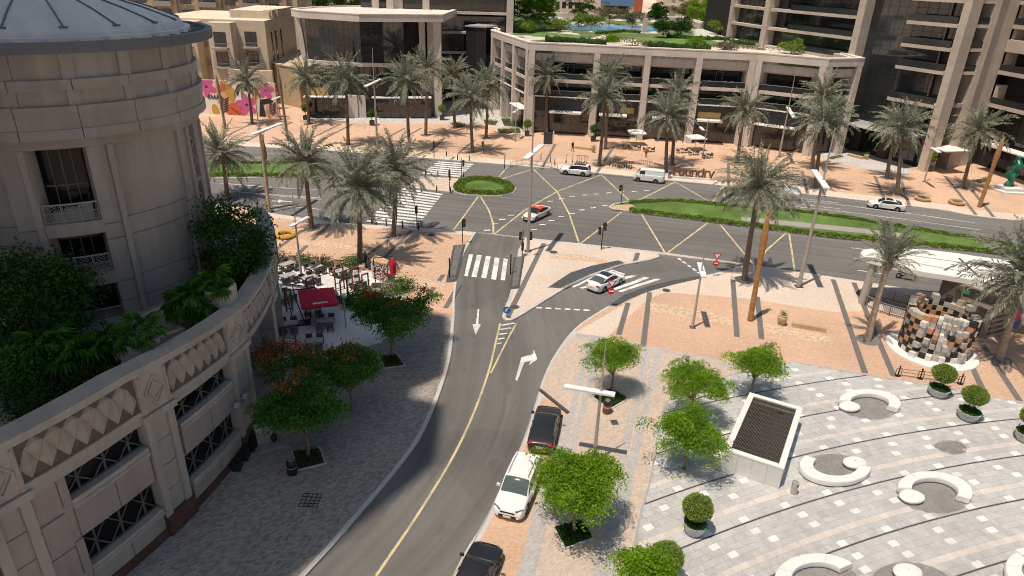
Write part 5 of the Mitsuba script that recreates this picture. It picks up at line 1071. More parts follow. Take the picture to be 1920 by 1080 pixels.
for z in SLAB:
    t = .62 if z != 20.0 else 1.9; R4.part(R, 'balcony_slab', 'tower_stone', 0, R4.L, -2.2, .3, z - .6, z - .6 + t); R4.part(R, 'balcony_railing', 'railing_glass', .1, R4.L, .18, .22, z, z + 1.05); R4.part(R, 'balcony_wall', 'tower_stone', -.1, .5, -2.2, -.3, z, z + 3.0)
R3.part(R, 'entrance_canopy', 'grey_metal', -1.0, R3.L - 1.2, -1.8, 3.0, 5.5, 5.8); R3.part(R, 'entrance_canopy', 'white_metal', -1.0, R3.L - 1.2, 3.0, 3.1, 5.45, 5.9)
R3.part(R, 'entrance_wall', 'shop_brown', 2.5, 4.5, -1.85, -1.2, .12, 5.4); R3.part(R, 'entrance_wall', 'shop_brown', 9, 11, -1.85, -1.2, .12, 5.4)
Rc.part(R, 'door_canopy', 'white_metal', 1.2, 6.2, -1, 3.2, 4.0, 4.16)
R4.part(R, 'awning', 'white_metal', 2.5, 14, -1.0, 1.4, 4.5, 4.7); 
part(R, 'lettering', R4.text('MOKH', .9, 3.2, 1.2, 4.75, .1).ply('white_metal'), 'white letters standing on the canopy edge')

# ---- pale villa with the painted wall
W = thing('villa', 'pale sandstone apartment house with stepped gables and small balconies, far left', 'building')
part(W, 'wall', prism(Polygon([(-61.2, 156.4), (-55, 156), (-57.2, 184), (-80, 184), (-80, 158)]), .1, 17.6).ply('villa_stone')); part(W, 'bay', prism(Polygon([(-66.4, 153.2), (-61.4, 153.2), (-61.4, 158), (-66.4, 158)]), .1, 17.2).ply('villa_stone')); part(W, 'bay', prism(Polygon([(-74, 153.2), (-69, 153.2), (-69, 158), (-74, 158)]), .1, 17.2).ply('villa_stone'))
part(W, 'roof_block', prism(Polygon([(-65, 163), (-56, 162.5), (-57, 183), (-66, 183)]), 17.6, 19.2).ply('villa_stone')); part(W, 'roof_frame', prism(Polygon([(-57.4, 163), (-55.5, 163), (-55.8, 170), (-57.7, 170)]).difference(Polygon([(-57, 165.4), (-55, 165.4), (-55, 167.4), (-57, 167.4)])), 17.6, 19.4).ply('villa_stone'))
for sg, ts in ((Seg((-61.2, 156.4), (-55, 156)), (2.8,)), (Seg((-66.4, 153.2), (-61.4, 153.2)), (2.5,)), (Seg((-74, 153.2), (-69, 153.2)), (2.5,)), (Seg((-69, 158), (-66.4, 158)), (1.3,))):
    for t in ts:
        for z in (8.4, 12.4):
            window_wall(W, sg, t - 1.25, t + 1.25, .03, z, z + 2.9, 1.25, (z + 2.1,), .1, 'facade_glass', 'window', 'dark_metal'); bl = sg.part(W, 'balcony', 'rotunda_trim', t - 1.7, t + 1.7, .0, 1.2, z - .5, z - .15)
            q = MB(); sg.box(q, t - 1.7, t + 1.7, 1.12, 1.18, z + .75, z + .82)
            for i in range(15): sg.box(q, t - 1.66 + i * .235, t - 1.63 + i * .235, 1.13, 1.17, z - .15, z + .75)
            part(bl, 'railing', q.ply('grey_metal')); sg.part(W, 'ochre_panel', 'villa_ochre', t - 2.0, t - 1.35, .0, .06, z, z + 2.6) if z < 10 else None
Ws = Seg((-55, 156), (-57.2, 184), 1)
for t, w in ((4.6, .8), (8.2, 1.2), (13.0, .8)): window_wall(W, Ws, t - w / 2, t + w / 2, .03, 9.0, 15.0, w, (11, 13), .08, 'facade_glass', 'window', 'dark_metal')
part(W, 'ochre_wing', prism(Polygon([(-54.8, 158), (-47.5, 152), (-45.5, 154), (-50, 184), (-56.8, 184)]), .1, 8.6).ply('villa_ochre')); part(W, 'wing_coping', prism(Polygon([(-54.8, 158), (-47.5, 152), (-45.5, 154), (-50, 184), (-56.8, 184)]).buffer(.2).difference(Polygon([(-54.8, 158), (-47.5, 152), (-45.5, 154), (-50, 184), (-56.8, 184)]).buffer(-.4)), 8.6, 8.9).ply('villa_stone'))
part(W, 'gable_wall', prism(Polygon([(-62, 150.5), (-52.5, 150), (-52.5, 150.8), (-62, 151.2)]), .1, 8.2).ply('villa_stone'))
MW = Seg((-66.5, 143.4), (-49.3, 141.6)); mu = thing('mural_wall', 'boundary wall painted with large pink, orange and black flowers', 'wall')
MW.part(mu, 'wall', 'villa_stone', 0, MW.L, -.4, 0, .1, 7.0)
for nm, c in (('pink', (.56, .12, .29)), ('coral', (.58, .13, .06)), ('amber', (.52, .30, .07)), ('petal_orange', (.64, .38, .25)), ('ink', (.03, .035, .04)), ('blush', (.74, .56, .45)), ('cream', (.76, .71, .62))): matt('paint_' + nm, worn(c, .08, 1.0), .7)
_mo = [.003]
def paint(m, pts, cx=0, cy=0, s=1.0):
    _mo[0] += .0015; P = np.array(pts) * s + [cx, cy]; g = Polygon(P).buffer(0).intersection(sbox(.05, .15, MW.L - .05, 6.95)); b = MB()
    for p in polys(g):
        v, f = trimesh.creation.triangulate_polygon(p); b.add([MW.P(x, _mo[0], y) for x, y in np.asarray(v)], f)
    if b.v: part(mu, 'painted_shape', b.ply('paint_' + m))
def flower(m, cx, cy, s, n=5, a0=.3):
    for i in range(n): a = a0 + i * 2 * math.pi / n; paint(m, oval(cx + .62 * s * math.cos(a), cy + .62 * s * math.sin(a), .52 * s, .36 * s, a, 20))
    paint('ink', oval(cx, cy, .14 * s, .14 * s, 0, 12))
def fern(m, cx, cy, s, a, n=6):
    c, q = math.cos(a), math.sin(a); paint(m, [(cx - .05 * q, cy + .05 * c), (cx + .05 * q, cy - .05 * c), (cx + 2 * s * c, cy + 2 * s * q)])
    for i in range(n):
        for sg in (-1, 1): t = (i + .7) / n * 2 * s; b_ = a + sg * .9; paint(m, oval(cx + t * c + .4 * s * math.cos(b_), cy + t * q + .4 * s * math.sin(b_), .42 * s, .1 * s, b_, 12))
paint('blush', [(0, 0), (17.3, 0), (17.3, 7), (0, 7)]); paint('cream', [(0, 0), (6, 0), (5.2, 2.4), (4.4, 4), (0, 4.6)]); paint('petal_orange', [(4.6, 7), (7.2, 7), (8, 3), (6.4, 1.2), (4.6, 2.4)]); paint('amber', oval(7.6, 4.6, 1.1, 2.0, .4)); paint('amber', oval(12.8, 4.6, .8, 2.2, -.3)); paint('amber', oval(3.9, .8, .8, 1.4, .2)); paint('cream', oval(10.2, 3.4, 2.2, 1.4, .6))
paint('coral', oval(8.4, 1.2, 2.3, 1.6, .1)); flower('pink', 10.8, 2.4, 2.1, 5, .5); flower('pink', 2.6, 5.6, 2.0, 5, .9); flower('pink', 15.2, 5.5, 1.7, 5, .2); paint('ink', [(13.2, 0), (14.8, 0), (14.4, 2.6), (16.6, 3.2), (16.4, 4.0), (13.8, 3.6)]); paint('ink', [(9.2, 4.0), (9.8, 5.6), (12.4, 4.6), (11.8, 6.6), (9.4, 6.4), (8.6, 5.0)]); paint('petal_orange', [(14.6, 0), (17.3, 0), (17.3, 3), (15, 2.6)])
fern('ink', 5.6, .3, 1.5, 1.4); fern('ink', 16.2, .4, 1.2, 1.5); fern('coral', 5.4, 4.8, .9, 1.0)
for i in range(24): paint('ink', oval(7.2 + 2.4 * ((i * .618) % 1), .4 + 1.5 * ((i * .37) % 1), .06, .1, .5, 8))
part(mu, 'lettering', MW.text('EMA', .85, 2.6, .06, 3.2, .03).ply('paint_ink'), 'dark capital letters EMA on the cream part')
# ---- things far behind
W2 = thing('apartment_block', 'beige apartment block with dark windows behind the domed building', 'building'); s2 = Seg((-118, 196), (-62, 203))
part(W2, 'wall', prism(Polygon([(-120, 196.5), (-62, 203.5), (-64, 225), (-120, 225)]), .1, 34).ply('villa_stone'))
for i in range(9):
    for z in (14, 18, 22, 26):
        t = 4 + i * 5.8; window_wall(W2, s2, t - 1.3, t + 1.3, .05 if i % 2 else .05, z, z + 2.4, 1.3, (), .1, 'facade_glass', 'window', 'dark_metal')
        if i % 2: s2.part(W2, 'balcony', 'rotunda_trim', t - 2.4, t + 2.4, .0, 1.6, z - .6, z - .2); s2.part(W2, 'railing', 'grey_metal', t - 2.4, t + 2.4, 1.5, 1.55, z - .2, z + .7)
    s2.part(W2, 'ochre_bay', 'villa_ochre', 4 + i * 5.8 + 2.2, 4 + i * 5.8 + 3.4, 0, .5, .1, 34)
far_b = thing('pale_block', 'long pale building low behind the pavilion roof', 'building'); s3 = Seg((-75, 262), (-10, 262))
part(far_b, 'wall', prism(sbox(-75, 262.3, -8, 285), .1, 30).ply('villa_stone'))
for i in range(10): window_wall(far_b, s3, 3 + i * 6.2, 6 + i * 6.2, .05, 16, 18, 1.5, (), .1, 'facade_glass', 'window', 'dark_metal'); window_wall(far_b, s3, 3 + i * 6.2, 6 + i * 6.2, .05, 22, 24, 1.5, (), .1, 'facade_glass', 'window', 'dark_metal')
matt('far_blue', worn((.12, .25, .46), .1, .3), .7); matt('far_red', worn((.42, .14, .08), .1, .3), .7); matt('far_cream', worn((.66, .56, .44), .12, .1), .8)
fb = thing('blue_building', 'distant low building with a bright blue front', 'building'); sb = Seg((28, 318), (52, 318))
part(fb, 'wall', prism(sbox(28, 318, 52, 335), 0, 22).ply('far_cream')); sb.part(fb, 'blue_band', 'far_blue', 6, 20, 0, .3, 16.2, 19.6); sb.part(fb, 'red_tower', 'far_red', 20.4, 24, -6, .2, 0, 27); window_wall(fb, sb, 8, 18, .32, 12.6, 16, 2.5, (), .2)
for i in range(5): window_wall(fb, sb, 1 + i * 4, 3 + i * 4, .05, 20.2, 21.6, 1, (), .15)
fc = thing('cream_mansion', 'distant cream building with arched recesses behind the roof garden', 'building'); sc = Seg((57, 300), (118, 290))
part(fc, 'wall', prism(Polygon([(57, 300), (118, 290), (122, 320), (60, 330)]), 0, 24).ply('far_cream')); part(fc, 'attic', prism(Polygon([(62, 302), (84, 298), (86, 318), (64, 322)]), 24, 28).ply('far_cream'))
for i in range(9):
    t = 3 + i * 6.5; sc.part(fc, 'recess', 'tower_recess', t, t + 2.6, -.1, .05, 12, 16.6); sc.part(fc, 'recess', 'tower_recess', t + .6, t + 2, -.1, .06, 18.8, 21); sc.part(fc, 'cornice', 'villa_stone', t - 2, t + 4.5, 0, .5, 17.4, 18)
wt = thing('white_terrace', 'distant stepped white building behind the large roof trees', 'building')
for i, (x0, y0, x1, y1, z) in enumerate(((-6, 330, 30, 350, 19), (0, 345, 34, 365, 24), (96, 330, 170, 352, 20), (110, 350, 175, 372, 25))): part(wt, 'storey', prism(sbox(x0, y0, x1, y1), 0, z).ply('shop_beam'))
for i in range(12): window_wall(wt, Seg((96, 330), (170, 330)), 2 + i * 6, 5 + i * 6, .05, 14, 17, 1.5, (), .15); window_wall(wt, Seg((-6, 330), (30, 330)), 1 + i * 2.9, 2.6 + i * 2.9, .05, 14, 16.5, .8, (), .12)
for i, (p, R_, h) in enumerate(((( -42, 196), 7, 15), ((-50, 200), 7, 14), ((-47, 222), 9, 20), ((-60, 235), 9, 21), ((-72, 238), 9, 21), ((-84, 240), 9, 21), ((-36, 186), 5, 13))):
    broad_tree('backdrop_tree', p[0], p[1], .1, h, R_, h * .33, ('dark tree between the villa and the pavilion, nearest the pavilion', 'dark tree between the villa and the pavilion, nearest the villa', 'dark tree crown above the pavilion roof, first from right', 'dark tree crown behind the villa roof, second from right', 'dark tree crown behind the villa roof, third from right', 'dark tree crown behind the villa roof, fourth from right', 'small dark tree right beside the left pavilion column')[i], 200 + i, leaf='dark_leaf', clumps=60, per=60, size=.7, trunk=h * .4, clump=1.4, r=.3)
for i, (x, y, R_, h) in enumerate(((64, 262, 8, 21), (85, 270, 8, 20), (105, 255, 8, 19), (8, 275, 9, 22), (-8, 262, 9, 24))):
    broad_tree('backdrop_tree', x, y, .1, h, R_, h * .3, f"distant green tree behind the roof garden, {('centre', 'right of centre', 'rightmost', 'left of centre', 'leftmost')[i]}", 230 + i, leaf=('olive_leaf', 'dark_leaf', 'dry_leaf', 'flame_leaf', 'spring_leaf')[i], clumps=50, per=50, size=.8, trunk=h * .4, clump=1.5, r=.3)


# ---------------------------------------------------------------- vehicles
def paint_mat(name, c, coat=1.0): bsdf(name, {'type': 'twosided', 'bsdf': {'type': 'principled', 'base_color': rgb(c), 'roughness': .32, 'specular': .5, 'clearcoat': coat, 'clearcoat_gloss': .95, 'metallic': .0}})
paint_mat('car_white', (.74, .74, .73)); paint_mat('car_black', (.014, .014, .017)); paint_mat('car_brown', (.030, .024, .021)); paint_mat('taxi_red', (.62, .05, .012)); paint_mat('taxi_cream', (.66, .62, .53))
bsdf('car_glass', {'type': 'twosided', 'bsdf': {'type': 'principled', 'base_color': rgb((.020, .024, .028)), 'roughness': .04, 'specular': .6}})
bsdf('car_glass_light', {'type': 'twosided', 'bsdf': {'type': 'principled', 'base_color': rgb((.075, .105, .10)), 'roughness': .05, 'specular': .6}})
matt('tyre', (.022, .022, .023), .85); bsdf('alloy', {'type': 'twosided', 'bsdf': {'type': 'principled', 'base_color': rgb((.42, .42, .44)), 'roughness': .35, 'metallic': .7}})
matt('car_trim', (.02, .02, .021), .5); matt('lamp_lens', (.16, .17, .18), .12, .6); matt('tail_lens', (.30, .012, .012), .2, .6); matt('plate', (.66, .65, .60), .5); matt('car_interior', (.10, .085, .07), .8)
def prof(xs, pts):
    p = np.array(pts, float); return np.interp(xs, p[:, 0], p[:, 1])
def smooth_prof(xs, pts):
    from scipy.interpolate import PchipInterpolator
    p = np.array(pts, float); return PchipInterpolator(p[:, 0], p[:, 1])(xs)
CARS = {  # length, width, height; belt line, plan, roof line (x from tail to nose, in fractions of the length)
    'sedan': dict(L=4.9, W=1.84, belt=[(-.5, .66), (-.485, .90), (-.44, 1.0), (-.33, 1.03), (-.1, .96), (.18, .93), (.36, .80), (.46, .68), (.5, .48)], roof=[(-.40, 1.0), (-.30, 1.20), (-.17, 1.40), (-.02, 1.45), (.08, 1.40), (.235, .92)], top=(-.205, .075), wb=(-.285, .285), wr=.335, doors=(-.17, .01, .17)),
    'suv': dict(L=4.85, W=1.92, belt=[(-.5, .72), (-.49, 1.02), (-.46, 1.10), (-.2, 1.08), (.1, 1.04), (.22, 1.03), (.38, .96), (.46, .86), (.5, .60)], roof=[(-.492, 1.08), (-.455, 1.50), (-.40, 1.68), (-.15, 1.74), (.05, 1.70), (.225, 1.05)], top=(-.43, .065), wb=(-.29, .285), wr=.375, doors=(-.30, -.11, .04, .18)),
    'van': dict(L=4.75, W=1.70, belt=[(-.5, .9), (-.495, 1.22), (-.3, 1.24), (.2, 1.22), (.36, 1.18), (.44, 1.06), (.485, .86), (.5, .6)], roof=[(-.497, 1.2), (-.485, 1.88), (-.44, 1.97), (0, 1.99), (.22, 1.95), (.33, 1.78), (.455, 1.08)], top=(-.48, .30), wb=(-.24, .335), wr=.34, doors=(.13, .30))}
def carve(m, cuts):
    import manifold3d as m3
    a = m3.Manifold(m3.Mesh(np.asarray(m.vertices, np.float32), np.asarray(m.faces, np.uint32)))
    for c in cuts: a = a - c
    o = a.to_mesh(); return trimesh.Trimesh(o.vert_properties[:, :3], o.tri_verts, process=False)
def car(kind, label, pos, heading, paint='car_white', roof_paint=None, glass='car_glass', extras=(), cat='car', group=None, z=0.0):
    """heading: direction the nose points to, radians from +x"""
    import manifold3d as m3
    s = CARS[kind]; L, W = s['L'], s['W']; hw = W / 2; k = thing('parked_car' if 'parked' in extras else 'car' if kind != 'van' else 'van', label, cat, group)
    M = mat4(pos[0], pos[1], z, heading); A = lambda name, shape, par=k, **kw: part(par, name, placed(shape, M), **kw)
    xs = np.unique(np.r_[np.linspace(-.5, .5, 37), -.495, -.485, .485, .495]); X = xs * L
    belt = smooth_prof(xs, s['belt']); u = np.abs(xs) / .5
    w = hw * (1 - .16 * np.clip((u - .78) / .22, 0, 1) ** 1.7 - .10 * np.clip((u - .94) / .06, 0, 1) ** 2); bot = .20 + .14 * np.clip((u - .82) / .18, 0, 1)
    R = []
    for x, b_, ww, z0 in zip(X, belt, w, bot):
        zm = z0 + (b_ - z0) * .55
        h = [(.0, z0), (ww * .86, z0), (ww * .975, z0 + .10), (ww, zm), (ww * .985, b_ - .13), (ww * .95, b_ - .03), (ww * .86, b_ + .008), (ww * .45, b_ + .03), (0, b_ + .036)]
        h += [(-y, z_) for y, z_ in h[-2:0:-1]]; R.append([(x, y, z_) for y, z_ in h])
    R = np.array(R); n, m = R.shape[:2]; V = R.reshape(-1, 3); i, j = np.meshgrid(np.arange(n - 1), np.arange(m), indexing='ij'); f = np.stack([i * m + j, i * m + (j + 1) % m, (i + 1) * m + (j + 1) % m, (i + 1) * m + j], -1).reshape(-1, 4)
    F = np.vstack([f[:, [0, 1, 2]], f[:, [0, 2, 3]]]); c0, c1 = len(V), len(V) + 1; V = np.vstack([V, R[0].mean(0), R[-1].mean(0)]); q = np.arange(m)
    F = np.vstack([F, np.c_[q * 0 + c0, (q + 1) % m, q], np.c_[q * 0 + c1, (n - 1) * m + q, (n - 1) * m + (q + 1) % m]])
    body = trimesh.Trimesh(V, F, process=False)
    if body.volume < 0: body.invert()
    rw, wy = s['wr'], hw - .11; cuts = []
    for fx in s['wb']:
        for sg in (-1, 1): cuts.append(m3.Manifold.cylinder(.5, rw + .065, rw + .065, 28).rotate([90, 0, 0]).translate([fx * L, sg * hw + (.25 if sg > 0 else .25), rw]) if sg > 0 else m3.Manifold.cylinder(.5, rw + .065, rw + .065, 28).rotate([90, 0, 0]).translate([fx * L, -hw + .25, rw]))
    body = carve(body, cuts); A('body', mikit.ply(body, 'm_' + paint, 32))
    # cabin: dark glass shell, then roof panel and pillars of paint over it
    t0, t1 = s['roof'][0][0], s['roof'][-1][0]; cx = np.linspace(t0, t1, 25); rz = smooth_prof(cx, s['roof']); bz = smooth_prof(cx, s['belt']) - .02; CX = cx * L
    H = max(z_ for _, z_ in s['roof']); tw = np.clip((rz - bz) / (H - bz), 0, 1); wb = hw * .925 * np.ones_like(cx) * (1 - .06 * np.clip((np.abs(cx) - .25) / .25, 0, 1)); wt = wb - (.21 if kind == 'sedan' else .15 if kind == 'suv' else .10) * hw * (.3 + .7 * tw)
    rz2 = np.maximum(rz, bz + .03)
    ringp = np.stack([np.c_[CX, wb, bz], np.c_[CX, wt + (wb - wt) * .12, rz2 - .10 * tw], np.c_[CX, wt - .05, rz2 - .03 * tw], np.c_[CX, wt * .5, rz2 + .022 * tw], np.c_[CX, 0 * CX, rz2 + .03 * tw], np.c_[CX, -wt * .5, rz2 + .022 * tw], np.c_[CX, -(wt - .05), rz2 - .03 * tw], np.c_[CX, -(wt + (wb - wt) * .12), rz2 - .10 * tw], np.c_[CX, -wb, bz]], 1)
    def skin(i0, i1, j0, j1, off=0.0):
        g = ringp[i0:i1 + 1, j0:j1 + 1].copy(); c = np.array([0, 0, .9]); g = g + off * np.sign(g - [[[0, 0, -9]]]) * [0, 1, 1]; a, b_ = g.shape[:2]; ii, jj = np.meshgrid(np.arange(a - 1), np.arange(b_ - 1), indexing='ij')
        return g.reshape(-1, 3), np.stack([ii * b_ + jj, ii * b_ + jj + 1, (ii + 1) * b_ + jj + 1, (ii + 1) * b_ + jj], -1).reshape(-1, 4)
    it = lambda fx: int(round((fx - t0) / (t1 - t0) * 24)); r0, r1 = it(s['top'][0]), it(s['top'][1])
    sm = lambda mb, m_: mb.ply(m_, 40)
    A('windscreen', sm(MB().add(*skin(r1, 24, 1, 7)), glass)); A('rear_window', sm(MB().add(*skin(0, r0, 1, 7)), glass if kind != 'van' else paint))
    A('roof', sm(MB().add(*skin(r0, r1, 1, 7, .004)), roof_paint or paint))
    def edge(i0, i1, j, wid, off=.006):
        b = MB(); P = ringp[i0:i1 + 1, j] + [0, math.copysign(off, 4.5 - j - .5) if True else 0, .004]; b.tube(P, wid, 5); return b
    hz_ = {'sedan': .67, 'suv': .83, 'van': .88}[kind]
    for j, sg in ((0, 1), (7, -1)):
        a, b_ = j, j + 1; d = [it(x) for x in s['doors']]
        if kind == 'van': A('side_panel', sm(MB().add(*skin(0, d[0], a, b_)), paint))
        segs = list(zip(d[:-1], d[1:])); segs = ([(it(t0 + .03), d[0])] if kind != 'van' else []) + segs
        for p0, p1 in segs:
            if p1 > p0: A('side_window', sm(MB().add(*skin(p0, p1, a, b_)), 'car_glass'))
        A('side_frame', sm(MB().add(*skin(d[-1], 24, a, b_)), paint)) if d[-1] < 24 else None
        A('side_frame', sm(MB().add(*skin(0, it(t0 + .03), a, b_)), paint)) if kind != 'van' else None
        top = 1 if sg > 0 else 7; A('roof_rail', sm(edge(max(r0 - 3, 0), 24, top, .035), roof_paint or paint))
        for di in d[1:-1] if kind != 'van' else d[:1]:
            P0, P1 = ringp[di, 0 if sg > 0 else 8], ringp[di, top]; A('pillar', MB().bar(P0 + [0, sg * .004, 0], P1 + [0, sg * .004, 0], .07, .03).ply('car_trim'))
        for xr in (s['doors'] if kind != 'van' else (-.08, .12, .30)):
            A('door_seam', MB().box(xr * L, sg * (hw * .992), .34, .014, .02, .56).ply('car_trim'))
        for xr in s['doors'][:-1]: A('door_handle', MB().box((xr + .02) * L, sg * (hw * .985), .84 if kind != 'van' else 1.0, .2, .05, .035).ply(paint if kind != 'van' else 'car_trim'))
        A('sill', MB().box(0, sg * hw * .94, .19, L * .5, .08, .12).ply('car_trim'))
        mi_ = A('mirror', MB().add(*lathe([(0, -.07), (.10, -.05), (.115, 0), (.10, .06), (0, .07)], 10)).ply(paint, 40) if False else MB().box((t1 - .06) * L, sg * (hw + .10), 1.0 if kind == 'sedan' else 1.12, .12, .22, .15).ply(paint if paint != 'car_brown' else 'car_trim'))
        A('headlight', MB().bar((.488 * L, sg * hw * .50, hz_), (.435 * L, sg * hw * .925, hz_ + .05), .07, .10).ply('lamp_lens')); A('tail_light', MB().add(*oval_pad(-.482 * L, sg * hw * .73, (.90, 1.0, 1.0)[('sedan', 'suv', 'van').index(kind)], .10, .22, .09 if kind != 'van' else .2)).ply('tail_lens', 40))
        for fx in s['wb']:
            y = sg * (hw - .115); wv, wf = lathe([(rw * .64, -.11), (rw * .9, -.115), (rw, -.08), (rw, .08), (rw * .9, .115), (rw * .64, .10)], 28); Rx = mat4(fx * L, y, rw, 0, 1, rx=-sg * math.pi / 2)
            wh = A('wheel', MB().add(xf(wv, Rx), wf).ply('tyre', 30)); q = MB().add(*[xf(lathe([(0, .05), (rw * .2, .07), (rw * .6, .055), (rw * .66, .1)], 24)[0], Rx), lathe([(0, .05), (rw * .2, .07), (rw * .6, .055), (rw * .66, .1)], 24)[1]])
            part(wh, 'rim', placed(q.ply('car_trim', 30), M)); q = MB()
            for a_ in range(7): aa = a_ * 2 * math.pi / 7; q.bar(xf([[0, 0, .075]], Rx)[0], xf([[rw * .62 * math.cos(aa), rw * .62 * math.sin(aa), .085]], Rx)[0], .045, .05)
            part(wh, 'spokes', placed(q.ply('alloy'), M))
    A('grille', MB().box(.497 * L, 0, .36, .08, W * .56, .16).box(.492 * L, 0, .56, .07, W * .46, .09 if kind == 'sedan' else .16).ply('car_trim')); A('number_plate', MB().box(.512 * L, 0, .40, .03, .48, .11).ply('plate')); A('number_plate', MB().box(-.503 * L, 0, .62 if kind == 'sedan' else .78, .03, .48, .11).ply('plate')); A('rear_bumper', MB().box(-.478 * L, 0, .30, .09, W * .70, .16).ply('car_trim'))
    if 'sunroof' in extras: A('sunroof', sm(MB().add(*skin(r0 + 3, r1 - 1, 2, 6, .012)), 'car_glass'))
    if 'sign' in extras: A('roof_sign', MB().box(-.03 * L, 0, 1.47, .18, .62, .13).ply('plate'))
    if 'rails' in extras:
        for sg in (-1, 1): A('roof_bar', MB().tube([(-.38 * L, sg * .62, 1.70), (-.30 * L, sg * .63, 1.78), (0, sg * .63, 1.79), (.05 * L, sg * .62, 1.73)], .022, 6).ply('alloy'))
    return k
def oval_pad(x, y, z, a, b_, c):
    m = trimesh.creation.icosphere(2, 1.0); return np.array(m.vertices) * [a, b_, c] + [x, y, z], np.array(m.faces)
def between(a, b_): return ((a[0] + b_[0]) / 2, (a[1] + b_[1]) / 2), math.atan2(b_[1] - a[1], b_[0] - a[0])
rad = math.radians
car('sedan', 'dark brown parked sedan with tinted panoramic roof, rear lights towards the camera', (2.62, 39.05), rad(80), 'car_brown', 'car_glass', extras=('parked',))
car('suv', 'white parked sport utility car partly under the largest plaza tree', (.82, 32.85), rad(-106), 'car_white', glass='car_glass_light', extras=('parked', 'rails'))
car('sedan', 'black parked car cut off by the lower picture edge', (-1.45, 25.85), rad(74), 'car_black', extras=('parked',))
car('sedan', 'white sedan driving up the slip road over its crossing', (9.67, 64.25), rad(47.7), 'car_white', glass='car_glass_light', extras=('sunroof',))
car('sedan', 'cream taxi with an orange red roof turning in the yellow box', (2.89, 85.0), rad(-123.4), 'taxi_cream', 'taxi_red', extras=('sign',), cat='taxi')
car('suv', 'white sport utility car in the far lane behind the tall central lamp', (9.43, 106.5), rad(165.4), 'car_white', extras=('sunroof', 'rails'))
car('van', 'white panel van in the far lane by the standing shop lettering', (20.75, 103.85), rad(163.7), 'car_white', cat='van')
car('van', 'white van half hidden behind the leaning palm crown', (39.37, 97.45), rad(161), 'car_white', cat='van')
car('sedan', 'white sedan in the far lane at the right, before the twin round planters', (52.95, 93.9), rad(158.6), 'car_white', extras=('sunroof',))
# motorcycle under the station canopy
def motorbike(p, h):
    k = thing('motorcycle', 'dark motorcycle parked on the road behind the white canopy', 'motorcycle'); M = mat4(p[0], p[1], 0, h); A = lambda n, b, m, s=30: part(k, n, placed(b.ply(m, s), M))
    for x in (-.68, .68):
        v, f = lathe([(.20, -.06), (.28, -.07), (.32, 0), (.28, .07), (.20, .06)], 20); A('wheel', MB().add(xf(v, mat4(x, 0, .32, 0, 1, rx=math.pi / 2)), f), 'tyre')
    A('frame', MB().tube([(-.68, 0, .32), (-.1, 0, .45), (.35, 0, .75), (.68, 0, .32)], .06, 6).bar((.35, 0, .75), (.45, 0, 1.02), .07), 'car_trim'); A('tank', MB().add(*oval_pad(.18, 0, .80, .32, .17, .17)), 'car_black', 40); A('seat', MB().add(*oval_pad(-.35, 0, .80, .42, .15, .09)), 'car_trim', 40)
    A('engine', MB().box(.05, 0, .28, .42, .3, .34), 'grey_metal', False); A('handlebar', MB().tube([(.42, -.36, 1.06), (.5, 0, 1.0), (.42, .36, 1.06)], .02, 6), 'car_trim'); A('headlight', MB().add(*oval_pad(.58, 0, .92, .1, .1, .1)), 'lamp_lens', 40); A('fairing', MB().add(*oval_pad(.45, 0, .85, .2, .16, .2)), 'car_black', 40); A('box', MB().box(-.72, 0, .85, .4, .42, .36), 'car_trim', False)
motorbike((42.89, 68.55), rad(-22))


# ---------------------------------------------------------------- street furniture
matt('pole_metal', worn((.40, .36, .32), .12, .5), .45, .5, metallic=.15)
matt('lamp_white', (.74, .74, .73), .4)
matt('signal_black', (.02, .02, .02), .5)
matt('sign_red', (.55, .02, .03), .4); matt('sign_white', (.78, .78, .77), .4); matt('sign_blue', (.02, .16, .48), .4); matt('bin_brown', worn((.16, .075, .05), .15, 4), .5); matt('bin_black', (.02, .02, .021), .4)
bsdf('steel', {'type': 'twosided', 'bsdf': {'type': 'principled', 'base_color': rgb((.55, .52, .48)), 'roughness': .3, 'metallic': .8}})
matt('concrete_light', worn((.62, .61, .59), .10, .9), .7); matt('seat_white', worn((.74, .73, .70), .05, .7), .55); matt('pot_grey', worn((.50, .49, .47), .10, 1.5), .7)
matt('timber_red', worn((.26, .075, .045), .2, 2), .6); matt('cloth_red', worn((.52, .025, .055), .10, 1), .8); matt('cloth_white', worn((.74, .73, .70), .05, 1), .8)
matt('rattan', worn((.13, .105, .085), .25, 3), .8); matt('table_grey', worn((.36, .35, .34), .12, 2), .5); matt('tan_stone', worn((.50, .36, .21), .15, 2), .8)
def lamp(base, top, arm, p0, p1, label, r=.17, w=.5, group=None):
    """base (x, y); heights of the tip and of the blade; blade ends"""
    k = thing('street_lamp', label, 'street lamp', group); x, y = base
    part(k, 'pole', MB().tube([(x, y, .1), (x, y, arm * .3), (x, y, arm), (x, y, arm + .02), (x, y, top)], [r, r * .92, r * .62, r * .5, r * .22], 10).ply('pole_metal', 40)); part(k, 'base_plate', MB().box(x, y, .1, r * 4, r * 4, .06).ply('kerb_dark'))
    a, b_ = np.array([*p0, arm]), np.array([*p1, arm]); part(k, 'lamp_head', MB().bar(a, b_, w, .14).ply('lamp_white')); part(k, 'bracket', MB().box(x, y, arm - .2, r * 2.2, r * 2.2, .26).ply('pole_metal')); d = (b_ - a) / np.linalg.norm(b_ - a)
    part(k, 'lens', MB().bar(a + d * .3 - [0, 0, .08], b_ - d * .3 - [0, 0, .08], w * .5, .03).ply('grey_metal')); return k
lamp((1.68, 72.79), 17.2, 11.5, (0.94, 70.29), (2.83, 76.74), 'tall tapering street lamp on the near corner of the traffic island', .2, .6)
lamp((30.11, 65.47), 16.7, 11.6, (30.67, 69.26), (29.34, 62.7), 'tall leaning looking street lamp right of the slip road mouth', .2, .6)
